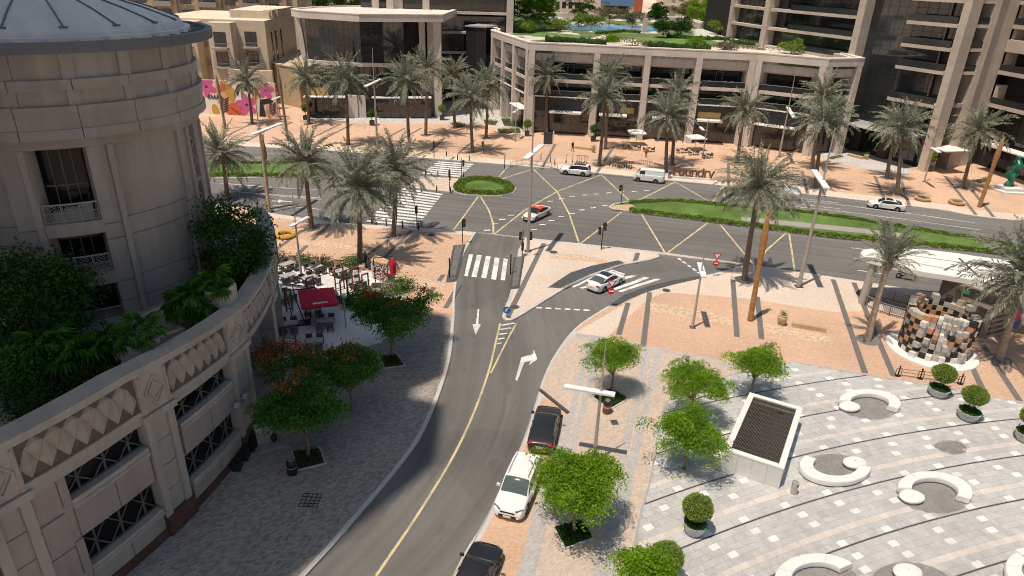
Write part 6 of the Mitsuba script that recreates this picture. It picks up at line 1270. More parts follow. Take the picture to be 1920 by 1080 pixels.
lamp((-31.62, 83.57), 15.9, 10.8, (-31.27, 79.94), (-29.91, 86.89), 'tall street lamp beside the shaggy wrapped palm trunk', .19, .55)
lamp((-24.53, 119.21), 16.8, 11.3, (-25.01, 114.47), (-24, 123), 'tall street lamp before the middle of the glass pavilion', .19, .6)
lamp((47.23, 121.98), 15.1, 8.3, (48.58, 125.93), (46.09, 115.82), 'tall street lamp before the right end of the shop building', .19, .6)
lamp((16.69, 55.5), 8.7, 5.7, (17.02, 57.53), (16.63, 54.3), 'low street lamp on the terracotta pavement right of the slip road', .13, .5)
lamp((5.79, 36.11), 9.2, 5.6, (3.52, 36.62), (6.64, 35.84), 'low street lamp with a long white blade beside the brown bin', .13, .42)
lamp((-21.81, 64.12), 9.0, 5.8, (-22.03, 63.1), (-21.08, 66.06), 'low street lamp among the cafe tables', .13, .4)
lamp((-48.36, 140.06), 5.8, 5.3, (-47.11, 132.95), (-46.66, 136.64), 'low street lamp right of the flower mural', .12, .5)
lamp((-0.31, 127.62), 8.5, 5.3, (-0.79, 128.21), (-0.11, 130.96), 'low street lamp before the left corner pier of the shop building', .12, .5)
lamp((32.94, 119.71), 8.1, 5.0, (32.42, 122.24), (32.35, 119.58), 'low street lamp beside the right white shop parasol', .12, .5)
lamp((66.28, 108.65), 9.0, 6.0, (65, 107.12), (64.52, 103.98), 'low street lamp left of the two palms before the right tower', .12, .5)
k = thing('slim_lamp', 'slim grey lamp post standing under the cafe tree', 'street lamp'); x, y = (-14.62, 53.21); part(k, 'pole', MB().tube([(x, y, .1), (x, y, 3.3)], [.07, .05], 8).ply('grey_metal')); part(k, 'lamp_head', MB().add(*lathe([(.02, 3.5), (.16, 3.45), (.16, 3.3), (.05, 3.25)], 12, x, y)).ply('lamp_white'))
for nm, c in (('lens_red', (.16, .012, .012)), ('lens_amber', (.14, .07, .01)), ('lens_green', (.01, .08, .04))): matt(nm, c, .3)
def signal(base, h, heads, label, cat='traffic light'):
    k = thing('traffic_light', label, cat); x, y = base; part(k, 'pole', MB().tube([(x, y, .1), (x, y, h)], [.06, .05], 8).ply('signal_black'))
    for dx, dy, z in heads:
        hd = part(k, 'signal_head', MB().box(x + dx, y + dy, z, .30, .26, .9).ply('signal_black'))
        for i, m in enumerate(('lens_red', 'lens_amber', 'lens_green')): part(hd, 'lens', MB().add(*xf_lens(x + dx, y + dy - .14, z + .75 - i * .28)).ply(m if i != 9 else m))
    return k
def xf_lens(x, y, z): v, f = lathe([(.001, .02), (.09, .015), (.1, 0)], 12); return xf(v, mat4(x, y, z, 0, 1, rx=math.pi / 2)), f
signal((10.23, 74.04), 3.4, ((-.35, 0, 2.0), (.25, .1, 2.5)), 'traffic light on the far edge of the traffic island')
signal((14.78, 91.34), 3.1, ((-.28, 0, 2.0),), 'traffic light on the brick tip of the long median')
signal((-5.99, 74.6), 3.1, ((.22, 0, 2.2),), 'traffic light left of the side street mouth')
signal((1.03, 71.29), 3.2, ((-.28, 0, 2.1), (.9, .1, 2.1), (0, -.1, .9)), 'traffic light right of the side street mouth, by the tall lamp')
signal((-11.93, 79.09), 3.1, ((0, -.1, 2.1),), 'traffic light at the near end of the long zebra crossing, right side')
signal((-17.91, 82.04), 3.0, ((0, -.1, 2.1),), 'traffic light at the near end of the long zebra crossing, left side')
signal((-9.45, 94.88), 3.4, ((0, -.1, 2.3),), 'traffic light on the refuge between the zebra crossings, nearer one')
signal((-8.33, 101.91), 3.2, ((.3, 0, 2.0),), 'traffic light on the refuge between the zebra crossings, farther one')
signal((-13.88, 113.52), 3.2, ((0, -.1, 2.0),), 'traffic light at the far left end of the short zebra crossing')
signal((-5.68, 117.18), 3.2, ((-.25, -.1, 1.4),), 'traffic light at the far kerb under the palm trio')
for i, p in enumerate([(-11.93, 114.83), (-9.83, 112.6), (-7.83, 112.16), (-13.88, 102.37), (-11.95, 102.01), (-8, 101.89), (-9.94, 100.79), (-11.24, 94.36), (-9.22, 94.07), (-13.46, 94.37), (-17.66, 79.99), (-15.8, 79.59), (-13.7, 79.03), (-11.65, 78.47)]):
    row = ('at the far kerb behind the short zebra crossing',) * 3 + ('on the refuge edge facing the short zebra crossing',) * 4 + ('on the refuge edge facing the long zebra crossing',) * 3 + ('at the near kerb before the long zebra crossing',) * 4
    k = thing('bollard', 'black bollard ' + row[i], 'bollard', 'black bollards ' + row[i]); x, y = p
    part(k, 'post', MB().add(*lathe([(.09, .08), (.09, 1.02), (.06, 1.06), (.001, 1.07)], 10, x, y)).ply('signal_black')); part(k, 'collar', MB().add(*lathe([(.095, .85), (.1, .88), (.095, .91)], 10, x, y)).ply('sign_white'))
def sign_post(base, h, label): k = thing('road_sign', label, 'road sign'); x, y = base; part(k, 'post', MB().tube([(x, y, .1), (x, y, h)], .035, 8).ply('grey_metal')); return k, x, y
def flat(k, nm, pts, y, m, th=.02): b = MB(); g = Polygon(pts).buffer(0); mm = trimesh.creation.extrude_polygon(g, th); v = np.array(mm.vertices); b.add(np.c_[v[:, 0], y - v[:, 2], v[:, 1]], mm.faces[:, ::-1]); part(k, nm, b.ply(m))
for base, h, lab in (((9.5, 59.25), 2.9, 'give way sign with a red disc below, before the white sedan'), ((21.65, 67.39), 2.8, 'give way sign seen at the mouth of the slip road')):
    k, x, y = sign_post(base, h, lab); flat(k, 'red_triangle', [(x - .45, h), (x + .45, h), (x, h - .78)], y - .05, 'sign_red'); flat(k, 'white_triangle', [(x - .28, h - .10), (x + .28, h - .10), (x, h - .58)], y - .075, 'sign_white'); flat(k, 'red_disc', oval(x, h - 1.12, .34, .34, 0, 24), y - .05, 'sign_red'); flat(k, 'white_bar', [(x - .22, h - 1.18), (x + .22, h - 1.18), (x + .22, h - 1.06), (x - .22, h - 1.06)], y - .075, 'sign_white')
k, x, y = sign_post((-0.4, 56.17), 1.15, 'round blue keep left sign at the near tip of the traffic island'); flat(k, 'blue_disc', oval(x, .95, .36, .36, 0, 28), y - .05, 'sign_blue'); flat(k, 'white_arrow', [(x + .16, 1.14), (x + .10, 1.2), (x - .08, 1.02), (x - .02, 1.16) if False else (x - .14, 1.06), (x - .2, .8), (x + .06, .86), (x - .02, .94)], y - .075, 'sign_white')
for p, lab in (((-6.51, 64.56), 'dark gate post on the slate strip left of the side street, nearer'), ((-0.22, 66.3), 'dark gate post on the slate strip right of the side street'), ((-1.84, 107.94), 'dark slab post at the left end of the scooter fence')):
    k = thing('gate_post', lab, 'post'); x, y = p; part(k, 'post', MB().box(x, y, .1, .13, .13, 2.3).ply('signal_black')); part(k, 'cap', MB().box(x, y, 2.4, .17, .17, .05).ply('grey_metal'))
# little pebble beds on the slate strips beside the zebra
for pts, lab in (([(-6.83, 73.52), (-5.69, 73.96), (-5.83, 67.68), (-5.77, 64.33), (-6.62, 63.99)], 'left'), ([(0.19, 70.6), (1.2, 71), (0.7, 63.01), (-0.16, 62.69)], 'right')):
    q = Polygon(pts).buffer(-.15); g = np.random.default_rng(77 if lab == 'left' else 78); x0, y0, x1, y1 = q.bounds; P = np.c_[x0 + (x1 - x0) * g.random(2600), y0 + (y1 - y0) * g.random(2600)]; P = P[shapely.contains_xy(q, P[:, 0], P[:, 1])]; b = MB()
    for px, py in P: s = .07 + .07 * g.random(); b.box(px, py, .13, s, s * .8, s * .7, g.random() * 3)
    part('pavement_left' if lab == 'left' else 'traffic_island', 'pebble_bed', b.ply('pit_gravel'), kind='stuff')
def bin_(p, label, m, r=.28, h=1.0):
    k = thing('litter_bin', label, 'litter bin'); x, y = p; part(k, 'drum', MB().add(*lathe([(r * .9, .12), (r, .2), (r, h * .82), (r * .96, h * .86)], 20, x, y)).ply(m, 30)); part(k, 'lid', MB().add(*lathe([(r * 1.06, h * .86), (r * 1.08, h * .93), (r * .9, h * 1.05), (r * .55, h * 1.14), (.01, h * 1.16)], 20, x, y)).ply('bin_black', 30)); part(k, 'ash_dish', MB().add(*lathe([(r * .6, h * 1.13), (r * .6, h * 1.2), (.01, h * 1.17)], 16, x, y)).ply('steel', 30)); part(k, 'band', MB().add(*lathe([(r * 1.01, h * .62), (r * 1.02, h * .66), (r * 1.01, h * .7)], 20, x, y)).ply('steel'))
    for i in range(12): a = i * math.pi / 6; part(k, 'slat', MB().box(x + r * math.cos(a), y + r * math.sin(a), .2, .03, .1, h * .4, a).ply(m))
bin_((7.26, 41.69), 'brown slatted litter bin with a black lid by the low lamp', 'bin_brown', .3, 1.05); bin_((-13.48, 33.94), 'black litter bin beside the dark square bed', 'bin_black', .3, 1.05)
k = thing('ash_bin', 'slim steel ash bin at the corner of the sloped vent box', 'litter bin'); x, y = (18.1, 33.66); part(k, 'tube', MB().add(*lathe([(.2, .13), (.2, 1.0)], 24, x, y)).ply('steel', 30)); part(k, 'top', MB().add(*lathe([(.2, 1.0), (.21, 1.02), (.17, 1.03), (.16, .99), (.01, .98)], 24, x, y)).ply('grey_metal', 30)); part(k, 'slot', MB().box(x + .12, y - .15, .75, .14, .05, .16, .9).ply('signal_black'))
# vent box
k = thing('vent_box', 'large concrete vent box with a dark slatted top on the stone plaza', 'vent'); VB = [np.array(p) for p in ((14.08, 35.75), (17.3, 34.0), (20.95, 40.7), (17.75, 42.45))]; hv = 1.78
q = Polygon(VB); part(k, 'wall', prism(q.difference(q.buffer(-.22)), .11, hv - .12).ply('concrete_light')); part(k, 'rim', prism(q.buffer(.03).difference(q.buffer(-.34)), hv - .12, hv).ply('seat_white')); part(k, 'pit', sheet(q.buffer(-.2), hv - .6).ply('signal_black'))
e1, e2 = (VB[1] - VB[0]), (VB[3] - VB[0]); u1, u2 = e1 / np.linalg.norm(e1), e2 / np.linalg.norm(e2); w1, w2 = np.linalg.norm(e1) - .68, np.linalg.norm(e2) - .68; o = VB[0] + (u1 + u2) * .34
matt('slat_bronze', worn((.115, .10, .09), .15, 2), .5)
for i in range(34):
    a = o + u1 * (w1 * (i + .5) / 34); c = a + u2 * w2; part(k, 'slat', MB().bar((*a, hv - .10), (*c, hv - .10), .035, .07).ply('slat_bronze'))
for i in range(1, 12): a = o + u2 * (w2 * i / 12); c = a + u1 * w1; part(k, 'cross_bar', MB().bar((*a, hv - .16), (*c, hv - .16), .03, .05).ply('slat_bronze'))
a = o + u1 * w1 * .62 + u2 * w2 * .84; part(k, 'handle', MB().bar((*a, hv - .04), (*(a + u1 * .42), hv - .04), .16, .05).ply('signal_black'))
for i, (a, b_) in enumerate(((VB[0], VB[1]), (VB[1], VB[2]))):
    for j in range(1, 4): p = a + (b_ - a) * j / 4; part(k, 'wall_joint', MB().box(p[0], p[1], .13, .02, .02, hv - .3, math.atan2(*(b_ - a)[::-1])).ply('grey_metal'))
# curved seats and round stools
def seat(c, t0, t1, pouf, label, plabel):
    k = thing('curved_bench', label, 'bench', 'white curved benches on the plaza'); n = max(3, int((t1 - t0) / 5)); tt = np.radians(np.linspace(t0, t1, n + 1)); cs, sn = math.cos(TILT), math.sin(TILT)
    def P(s, t, z): a, b_ = 2.5 * s * np.cos(t), 1.58 * s * np.sin(t); return np.c_[c[0] + a * cs - b_ * sn, c[1] + a * sn + b_ * cs, np.full(len(t), z)]
    secs = [(.64, .20), (.62, .26), (.62, .52), (.635, .57), (.66, .59), (.97, .59), (1.0, .57), (1.012, .52), (1.012, .26), (.99, .20)]
    V = np.vstack([P(s, tt, z) for s, z in secs]); m = n + 1; i = np.arange(n); f = np.vstack([np.c_[a * m + i, a * m + i + 1, ((a + 1) % 10) * m + i + 1, ((a + 1) % 10) * m + i] for a in range(10)]); f = np.vstack([f[:, [0, 1, 2]], f[:, [0, 2, 3]]]); ends = [[a * m for a in range(10)], [a * m + n for a in range(10)]]
    f = np.vstack([f] + [[[e[0], e[j], e[j + 1]] for j in range(1, 9)] for e in (ends[0], ends[1])]); part(k, 'seat', mikit.ply((V, f), 'm_seat_white', 35))
    V = np.vstack([P(s, tt, z) for s, z in ((.69, .12), (.69, .24), (.95, .24), (.95, .12))]); f = np.vstack([np.c_[a * m + i, a * m + i + 1, ((a + 1) % 4) * m + i + 1, ((a + 1) % 4) * m + i] for a in range(4)]); part(k, 'plinth', mikit.ply((V, f), 'm_grey_metal', False))
    for j in range(1, 4): t = np.array([math.radians(t0 + (t1 - t0) * j / 4)]); part(k, 'seat_joint', MB().bar(P(.65, t, .592)[0], P(.99, t, .592)[0], .012).ply('grey_metal'))
    if pouf:
        kk = thing('round_stool', plabel, 'stool', 'white pebble stools on the plaza'); d = [oval(pouf[0], pouf[1], .82 * s, .58 * s, TILT * .6, 28) for s in (.72, .86, 1.0, .97, .8, .45, .05)]; V = np.vstack([np.c_[q, np.full(28, z)] for q, z in zip(d, (.16, .2, .34, .44, .52, .555, .56))]); ii, jj = np.meshgrid(np.arange(6), np.arange(28), indexing='ij'); f = np.stack([ii * 28 + jj, ii * 28 + (jj + 1) % 28, (ii + 1) * 28 + (jj + 1) % 28, (ii + 1) * 28 + jj], -1).reshape(-1, 4)
        part(kk, 'cushion', mikit.ply((V, f), 'm_seat_white', True)); part(kk, 'foot', prism(Polygon(oval(pouf[0], pouf[1], .6, .42, TILT * .6)), .12, .2).ply('grey_metal'))
seat(SEATS[0], -58, 152, (25.72, 43.15), 'white curved bench opening to the left, farthest on the plaza', 'pebble shaped white stool beside the farthest curved bench')
seat(SEATS[1], 122, 330, (23.2, 36.55), 'white curved bench opening to the right, beside the vent box', 'pebble shaped white stool of the bench beside the vent box')
seat(SEATS[2], -58, 152, (25.4, 33.45), 'white curved bench opening to the left, at the right middle of the plaza', 'pebble shaped white stool of the bench at the right middle of the plaza')
seat(SEATS[3], 10, 175, None, 'white curved bench cut off by the lower edge of the picture', ''); seat(SEATS[4], 190, 330, ((22.05, 27.42)), 'white curved bench just below the lower picture edge', 'pebble shaped white stool at the lower picture edge'); seat(SEATS[5], 100, 250, None, 'white curved bench in the lower right picture corner', '')
# clipped trees in bowls
def topiary(p, r, zc, rp, hp, label, two=False, flat_=.85):
    k = thing('potted_tree', label, 'potted plant', 'clipped trees in grey bowls'); x, y = p; g = np.random.default_rng(int(x * 77 + y * 13)); part(k, 'bowl', MB().add(*lathe([(rp * .45, .13), (rp * .62, .15), (rp * .86, hp * .55), (rp * .98, hp), (rp, hp + .03), (rp * .92, hp + .03), (rp * .9, hp - .08), (.01, hp - .08)], 32, x, y)).ply('pot_grey', 35))
    for a in (.4, 2.4, 4.6): part(k, 'stem', MB().tube([(x + .08 * math.cos(a), y + .08 * math.sin(a), hp - .1), (x + .12 * math.cos(a), y + .12 * math.sin(a), zc - r * .5)], [.04, .03], 6).ply('bark'))
    n = int(5200 * r * r); d = g.normal(size=(n, 3)); d /= np.linalg.norm(d, axis=1, keepdims=True); lump = 1 + .05 * np.sin(5 * d[:, :1] + x) * np.sin(6 * d[:, 1:2]) ; P = d * (r * lump * (.86 + .2 * g.random((n, 1)))) * [1, 1, flat_] + [x, y, zc]
    q = g.normal(size=(int(n * .45), 3)) * [rp * .38, rp * .38, .08]; Q = q + [x, y, hp + .08]; part(k, 'crown', leaf_ply([(leaves(P, .095, g, .3, .7, d * 1.2), np.c_[.25 + .75 * g.random(n), g.random(n)])], 'olive_leaf'))
    m = trimesh.creation.icosphere(3, 1.0); part(k, 'inner_crown', MB().add(np.array(m.vertices) * [r * .84, r * .84, r * .84 * flat_] + [x, y, zc], m.faces).ply('bed_cover', True)); part(k, 'underplanting', leaf_ply([(leaves(Q, .10, g, .4, .6), np.c_[.4 * g.random(len(Q)), g.random(len(Q))])], 'flame_leaf'))
topiary((11.01, 30.07), .84, 2.0, .70, .86, 'clipped round tree in a grey pot near the lower edge, right one of two'); topiary((8.56, 26.39), .84, 2.0, .70, .86, 'clipped round tree in a grey pot near the lower edge, left one of two')
topiary((33.66, 45.48), .86, 2.15, .80, .80, 'clipped tree in a grey bowl by the stone cube sculpture', flat_=.78); topiary((34.21, 42.42), .86, 2.2, .80, .82, 'clipped tree in a grey bowl, middle of three along the right plaza edge', flat_=.78); topiary((36.9, 39.96), .86, 2.2, .80, .82, 'clipped tree in a grey bowl cut off by the right picture edge', flat_=.78)
# stone cube sculpture on a white disc
k = thing('cube_sculpture', 'ring shaped sculpture of stacked stone cubes in checkered black, terracotta and grey', 'sculpture'); SX, SY = 37.05, 52.6
part(k, 'base_disc', MB().add(*lathe([(3.6, .12), (3.6, .28), (3.54, .32), (.01, .32)], 64, SX, SY)).ply('seat_white', 30))
for nm, c in (('cube_clay', (.46, .25, .145)), ('cube_black', (.028, .025, .023)), ('cube_grey', (.42, .40, .36)), ('cube_sand', (.50, .40, .27)), ('cube_pale', (.62, .61, .58))): matt(nm, worn(c, .2, 2.2), .6)
NC, NR, RS, rs = 30, 8, 2.4, random.Random(12); hc = .47
for i in range(NC):
    a = (i + .5) / NC * 2 * math.pi; front = math.cos(a - rad(-104)); lean_ = 0
    for j in range(NR + (1 if rs.random() < .5 else 0)):
        if j >= NR and front > .2: continue
        dish = max(0, front - .62) / .38; rr_ = RS - dish * (1.1 * math.sin(min(1, (j + 1) / NR) * math.pi * .5)) + (rs.random() - .5) * .16
        dark = (i + j) % 2 == 0; m = ('cube_grey' if rs.random() < .7 else 'cube_pale') if dish > .12 and rs.random() < .8 else ('cube_black' if dark else rs.choice(('cube_clay', 'cube_clay', 'cube_sand', 'cube_grey'))); m = ('cube_pale' if dark is False else m) if j == 0 else m
        w = 2 * math.pi * rr_ / NC * 1.02; rr_ += (rs.random() - .5) * .5 * (dish > .1); m = rs.choice(('cube_sand', 'cube_grey', 'cube_clay')) if j >= NR - 1 and not dish > .3 and rs.random() < .6 else m; x, y = SX + rr_ * math.cos(a), SY + rr_ * math.sin(a); q = MB().box(x, y, .32 + j * hc + .004, .62 + .25 * rs.random() * (dish > .1), w, hc - .008, a); part(k, 'cube', q.ply(m))
# low railing with scroll posts by the sculpture
k = thing('cycle_rack', 'low ornate dark rack with two rails before the cube sculpture', 'cycle rack'); A_, B_ = np.array((31.9, 48.17)), np.array((36.5, 47.26))
for t in (0, .36, .8, 1.0):
    p = A_ + (B_ - A_) * t; q = MB().tube([(p[0], p[1], .12), (p[0], p[1], 1.0)], .05, 8).tube([(p[0] - .2, p[1], .15), (p[0] - .24, p[1], .5), (p[0] - .2, p[1], .85), (p[0] + .2, p[1], .85), (p[0] + .24, p[1], .5), (p[0] + .2, p[1], .15)], .03, 6).add(*oval_pad(p[0], p[1], 1.02, .07, .07, .1)).box(p[0], p[1], .1, .3, .3, .1); part(k, 'post', q.ply('bin_black'))
for z in (.25, .55, .82): part(k, 'rail', MB().bar((*A_, z), (*B_, z), .03).ply('bin_brown'))
# flower rings, urn and stone bench
for p, lab in (((60.48, 98.2), 'round stone flower ring beside the white sedan, left of two'), ((64.72, 96.88), 'round stone flower ring by the far kerb, right of two'), ((-26.86, 75.11), '')):
    if not lab: continue
    kk = thing('flower_ring', lab, 'planter', 'round stone flower rings'); x, y = p; part(kk, 'ring', MB().add(*lathe([(.8, .12), (1.05, .3), (1.15, .55), (1.1, .6), (.85, .58), (.82, .4), (.01, .4)], 32, x, y)).ply('tan_stone', 35)); g = np.random.default_rng(int(x)); Q = np.c_[x + .4 * g.normal(size=260), y + .4 * g.normal(size=260), .42 + .35 * g.random(260)]; part(kk, 'plants', leaf_ply([(leaves(Q, .15, g, .8, .4), g.random((260, 2)))], 'dry_leaf'))
matt('ring_yellow', worn((.56, .33, .05), .25, 3), .6); x, y = (-26.81, 74.94); kk = thing('yellow_ring', 'large yellow ring lying on the pavement beyond the cafe', 'ring'); v, f = lathe([(.98 + .24 * math.cos(t), .36 + .24 * math.sin(t)) for t in np.linspace(0, 2 * math.pi, 13)], 36, x, y); part(kk, 'tube', MB().add(v, f).ply('ring_yellow', True)); part(kk, 'seam', MB().add(*lathe([(1.225, .34), (1.235, .36), (1.225, .38)], 36, x, y)).ply('tan_stone'))
def urn(p, label, s=1.0):
    kk = thing('stone_urn', label, 'urn'); x, y = p; part(kk, 'pot', MB().add(*lathe([(.3 * s, .12), (.24 * s, .22), (.42 * s, .5 * s + .12), (.46 * s, .8 * s + .12), (.38 * s, .95 * s + .12), (.42 * s, 1.02 * s + .12), (.3 * s, 1.0 * s + .12), (.01, .95 * s + .12)], 20, x, y)).ply('tan_stone', 35)); g = np.random.default_rng(int(x * 10)); Q = np.c_[x + .2 * g.normal(size=120), y + .2 * g.normal(size=120), 1.05 * s + .5 * g.random(120)]; part(kk, 'plant', leaf_ply([(leaves(Q, .14, g, .9, .4), g.random((120, 2)))], 'flame_leaf'))
urn((25.22, 56.61), 'sandy stone urn left of the stone bench'); urn((13.68, 120.95), 'sandy stone urn on the far pavement before the shop', .9); urn((63.16, 122.56), 'small sandy urn on the far pavement before the right tower', .9)
def stone_bench(a, b_, label, n=4):
    kk = thing('stone_bench', label, 'bench'); a, b_ = np.array(a), np.array(b_); d = (b_ - a) / n
    for i in range(n): p, q = a + d * i, a + d * (i + .96); part(kk, 'block', MB().bar((*p, .34), (*q, .34), .6, .44).ply('tan_stone'))
stone_bench((26.16, 56.47), (28.97, 55.53), 'sandy stone bench of four blocks on the right pavement'); stone_bench((10.33, 123.67), (13.44, 122.49), 'sandy stone bench on the far pavement before the shop', 3); stone_bench((61.02, 124.98), (62.55, 122.48), 'sandy stone bench on the far pavement before the right tower', 3)
# standing shop letters
k = thing('letter_sign', 'large standing dark letters on a white plinth at the far kerb', 'sign'); sg_ = Seg((24.79, 106.17), (31.14, 105.42)); part(k, 'plinth', sg_.box(MB(), -.2, sg_.L + .2, -.4, .4, .12, .42).ply('concrete_light'))
t_ = 0
for ch, w in zip('Foundry', (.92, 1.03, 1.0, 1.0, 1.03, .68, .92)):
    part(k, 'letter', sg_.text(ch, 1.35, t_ * sg_.L / 6.58, -.1, .5 if ch != 'y' else .5, .22).ply('bin_brown'), f'standing letter {ch}'); t_ += w
k2 = thing('parking_machine', 'slim white machine at the left end of the letter plinth', 'machine'); x, y = (24.23, 105.5); part(k2, 'case', MB().box(x, y, .12, .4, .35, 1.3).ply('grey_metal')); part(k2, 'screen', MB().box(x, y - .18, .95, .3, .02, .3).ply('car_glass'))
# green statue
k = thing('green_statue', 'twisted green figure statue on a white stepped plinth at the right edge', 'statue'); cx_, cy_ = (77.38, 104.36); cy_ += .6
part(k, 'lower_step', prism(Polygon([(cx_ - 2.3, cy_ + 1.2), (cx_ - 1.9, cy_ - 2.2), (cx_ + 2.2, cy_ - 2.4), (cx_ + 2.6, cy_ + 1.4)]), .1, .42).ply('concrete_light')); part(k, 'upper_step', prism(Polygon([(cx_ - 1.6, cy_ + .9), (cx_ - 1.3, cy_ - 1.5), (cx_ + 1.5, cy_ - 1.6), (cx_ + 1.8, cy_ + 1.0)]), .42, .85).ply('concrete_light'))
bsdf('statue_green', {'type': 'twosided', 'bsdf': {'type': 'principled', 'base_color': proc(worn((.010, .135, .085), .5, 1.6)), 'roughness': .28, 'specular': .5}})
def twisted():
    zz = np.linspace(0, 4.4, 60); an = np.linspace(0, 2 * np.pi, 40, endpoint=False); R_ = np.interp(zz, [0, .5, 1.0, 1.5, 2.1, 2.6, 3.2, 3.7, 4.1, 4.4], [.62, .66, .5, .72, .74, .5, .95, .7, .42, .1]); cxs = np.interp(zz, [0, 1, 1.8, 2.4, 3.2, 4, 4.4], [0, .05, -.2, .1, .55, .2, .1]); V = []
    for z, r, c in zip(zz, R_, cxs):
        tw = z * 1.25; m = 1 + .30 * np.cos(2 * (an - tw)) + .14 * np.cos(3 * (an + tw * .8) + 1) + .06 * np.cos(7 * an - 5 * z); V.append(np.c_[cx_ + c + r * m * np.cos(an), cy_ + r * .75 * m * np.sin(an), np.full(40, .85 + z)])
    i, j = np.meshgrid(np.arange(59), np.arange(40), indexing='ij'); return np.vstack(V), np.stack([i * 40 + j, i * 40 + (j + 1) % 40, (i + 1) * 40 + (j + 1) % 40, (i + 1) * 40 + j], -1).reshape(-1, 4)
part(k, 'figure', mikit.ply(twisted(), 'm_statue_green', True)); part(k, 'raised_arm', MB().tube([(cx_ - .1, cy_, 4.5), (cx_ - .5, cy_ - .1, 5.0), (cx_ - .25, cy_ - .1, 5.5), (cx_ + .2, cy_, 5.55)], [.24, .2, .14, .09], 10).ply('statue_green', True)); part(k, 'wing', MB().tube([(cx_ + .5, cy_, 3.9), (cx_ + 1.2, cy_ - .1, 4.1), (cx_ + 1.9, cy_ - .1, 3.95)], [.34, .26, .05], 10).ply('statue_green', True)); part(k, 'head', MB().add(*oval_pad(cx_ + .25, cy_, 5.2, .26, .26, .32)).ply('statue_green', True))
# ---- canopy of the underpass station
k = thing('station_canopy', 'white curved station canopy on one column over a stairwell, right', 'canopy'); cp = Polygon(smooth_line([*[(34.47, 63.28), (34.45, 62.18), (35.45, 61.2), (36.92, 60.03), (38.16, 59.01), (40.2, 58.2), (42.05, 57.4), (44.26, 56.42)] , (50.5, 53.5), (54, 56), (52, 61), *[(46.45, 63.28), (42.89, 64.52), (39.33, 64.92), (35.87, 64.47), (34.7, 63.65), (34.19, 62.77)]], 6)).buffer(0)
part(k, 'roof', prism(cp.buffer(-.12), 4.75, 5.0).ply('seat_white')); part(k, 'fascia', prism(cp.difference(cp.buffer(-.3)), 4.5, 4.98).ply('seat_white')); part(k, 'soffit', prism(cp.buffer(-.3), 4.45, 4.6).ply('grey_metal'))
for a in ([(36.0, 62.2), (41.5, 59.6), (47.5, 57.0)], [(37.5, 63.6), (44, 61.2), (50, 58.4)]): part(k, 'roof_seam', prism(strip(smooth_line(a, 6), .10), 5.0, 5.04).ply('grey_metal'))
part(k, 'roof_seam', prism(strip([(43.8, 62.6), (43.0, 58.0)], .16), 5.0, 5.06).ply('kerb_dark'))
x, y = (35.2, 61.95); part(k, 'column', MB().tube([(x, y, .1), (x + .15, y + .1, 4.6)], [.42, .36], 20).ply('pole_metal', 40))
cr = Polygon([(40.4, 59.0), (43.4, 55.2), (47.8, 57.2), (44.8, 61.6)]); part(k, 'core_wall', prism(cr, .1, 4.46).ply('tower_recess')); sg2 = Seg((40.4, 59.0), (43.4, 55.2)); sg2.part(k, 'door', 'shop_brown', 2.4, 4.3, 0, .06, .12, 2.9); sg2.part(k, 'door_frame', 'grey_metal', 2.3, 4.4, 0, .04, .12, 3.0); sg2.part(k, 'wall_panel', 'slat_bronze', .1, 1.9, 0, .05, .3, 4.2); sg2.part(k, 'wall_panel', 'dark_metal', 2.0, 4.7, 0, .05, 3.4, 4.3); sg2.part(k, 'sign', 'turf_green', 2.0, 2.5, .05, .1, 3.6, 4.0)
sg3 = Seg((43.4, 55.2), (47.8, 57.2)); 
for i in range(16): sg3.part(k, 'wall_slat', 'shop_brown' if i % 2 else 'tower_recess', 0, 2.6, 0, .08 if i % 2 else .03, .2 + i * .27, .43 + i * .27)
matt('poster_pink', (.52, .07, .13), .4); matt('poster_blue', (.06, .13, .30), .4); po = sg3.part(k, 'poster', 'poster_blue', 2.9, 4.4, .05, .12, .5, 3.0); part(po, 'pink_shape', MB().add([sg3.P(2.9, .124, 1.0), sg3.P(4.4, .124, 1.7), sg3.P(4.4, .124, 2.9), sg3.P(3.2, .124, 2.3)], [[0, 1, 2, 3]]).ply('poster_pink')); sg3.part(po, 'frame', 'tan_stone', 4.42, 4.6, 0, .14, .4, 3.1)
part(k, 'stairwell', sheet(Polygon([(36.5, 60.2), (39.6, 58.6), (40.6, 60.6), (37.6, 62.9)]), .129).ply('stone_base'))
def railing(pts, label, h=1.1, step=.16, m='signal_black'):
    kk = thing('railing', label, 'railing'); L_ = LineString(pts)
    for z in (.2, h): part(kk, 'rail', MB().tube([(a, b_, z + .1) for a, b_ in L_.coords], .03, 6).ply('grey_metal' if z > .5 else m))
    n = int(L_.length / step); q = MB()
    for i in range(n + 1):
        p = L_.interpolate(i * L_.length / n); q.bar((p.x, p.y, .12), (p.x, p.y, h + .1), .02 if i % 8 else .055)
    part(kk, 'bars', q.ply(m)); return kk
railing(smooth_line([(35.2, 61.4), (35.7, 60.2), (37.0, 59.0), (39.2, 57.9), (40.2, 57.8)], 5), 'dark railing curving round the near side of the stairwell'); railing([(36.2, 63.6), (38.4, 62.6), (40.2, 61.2)], 'dark railing along the far side of the stairwell')
railing([(-0.91, 108.91), (1.52, 110.89), (5.19, 109.68), (6.78, 108.25)], 'dark fence round a small pit beside the tall lamp, far kerb', .95)
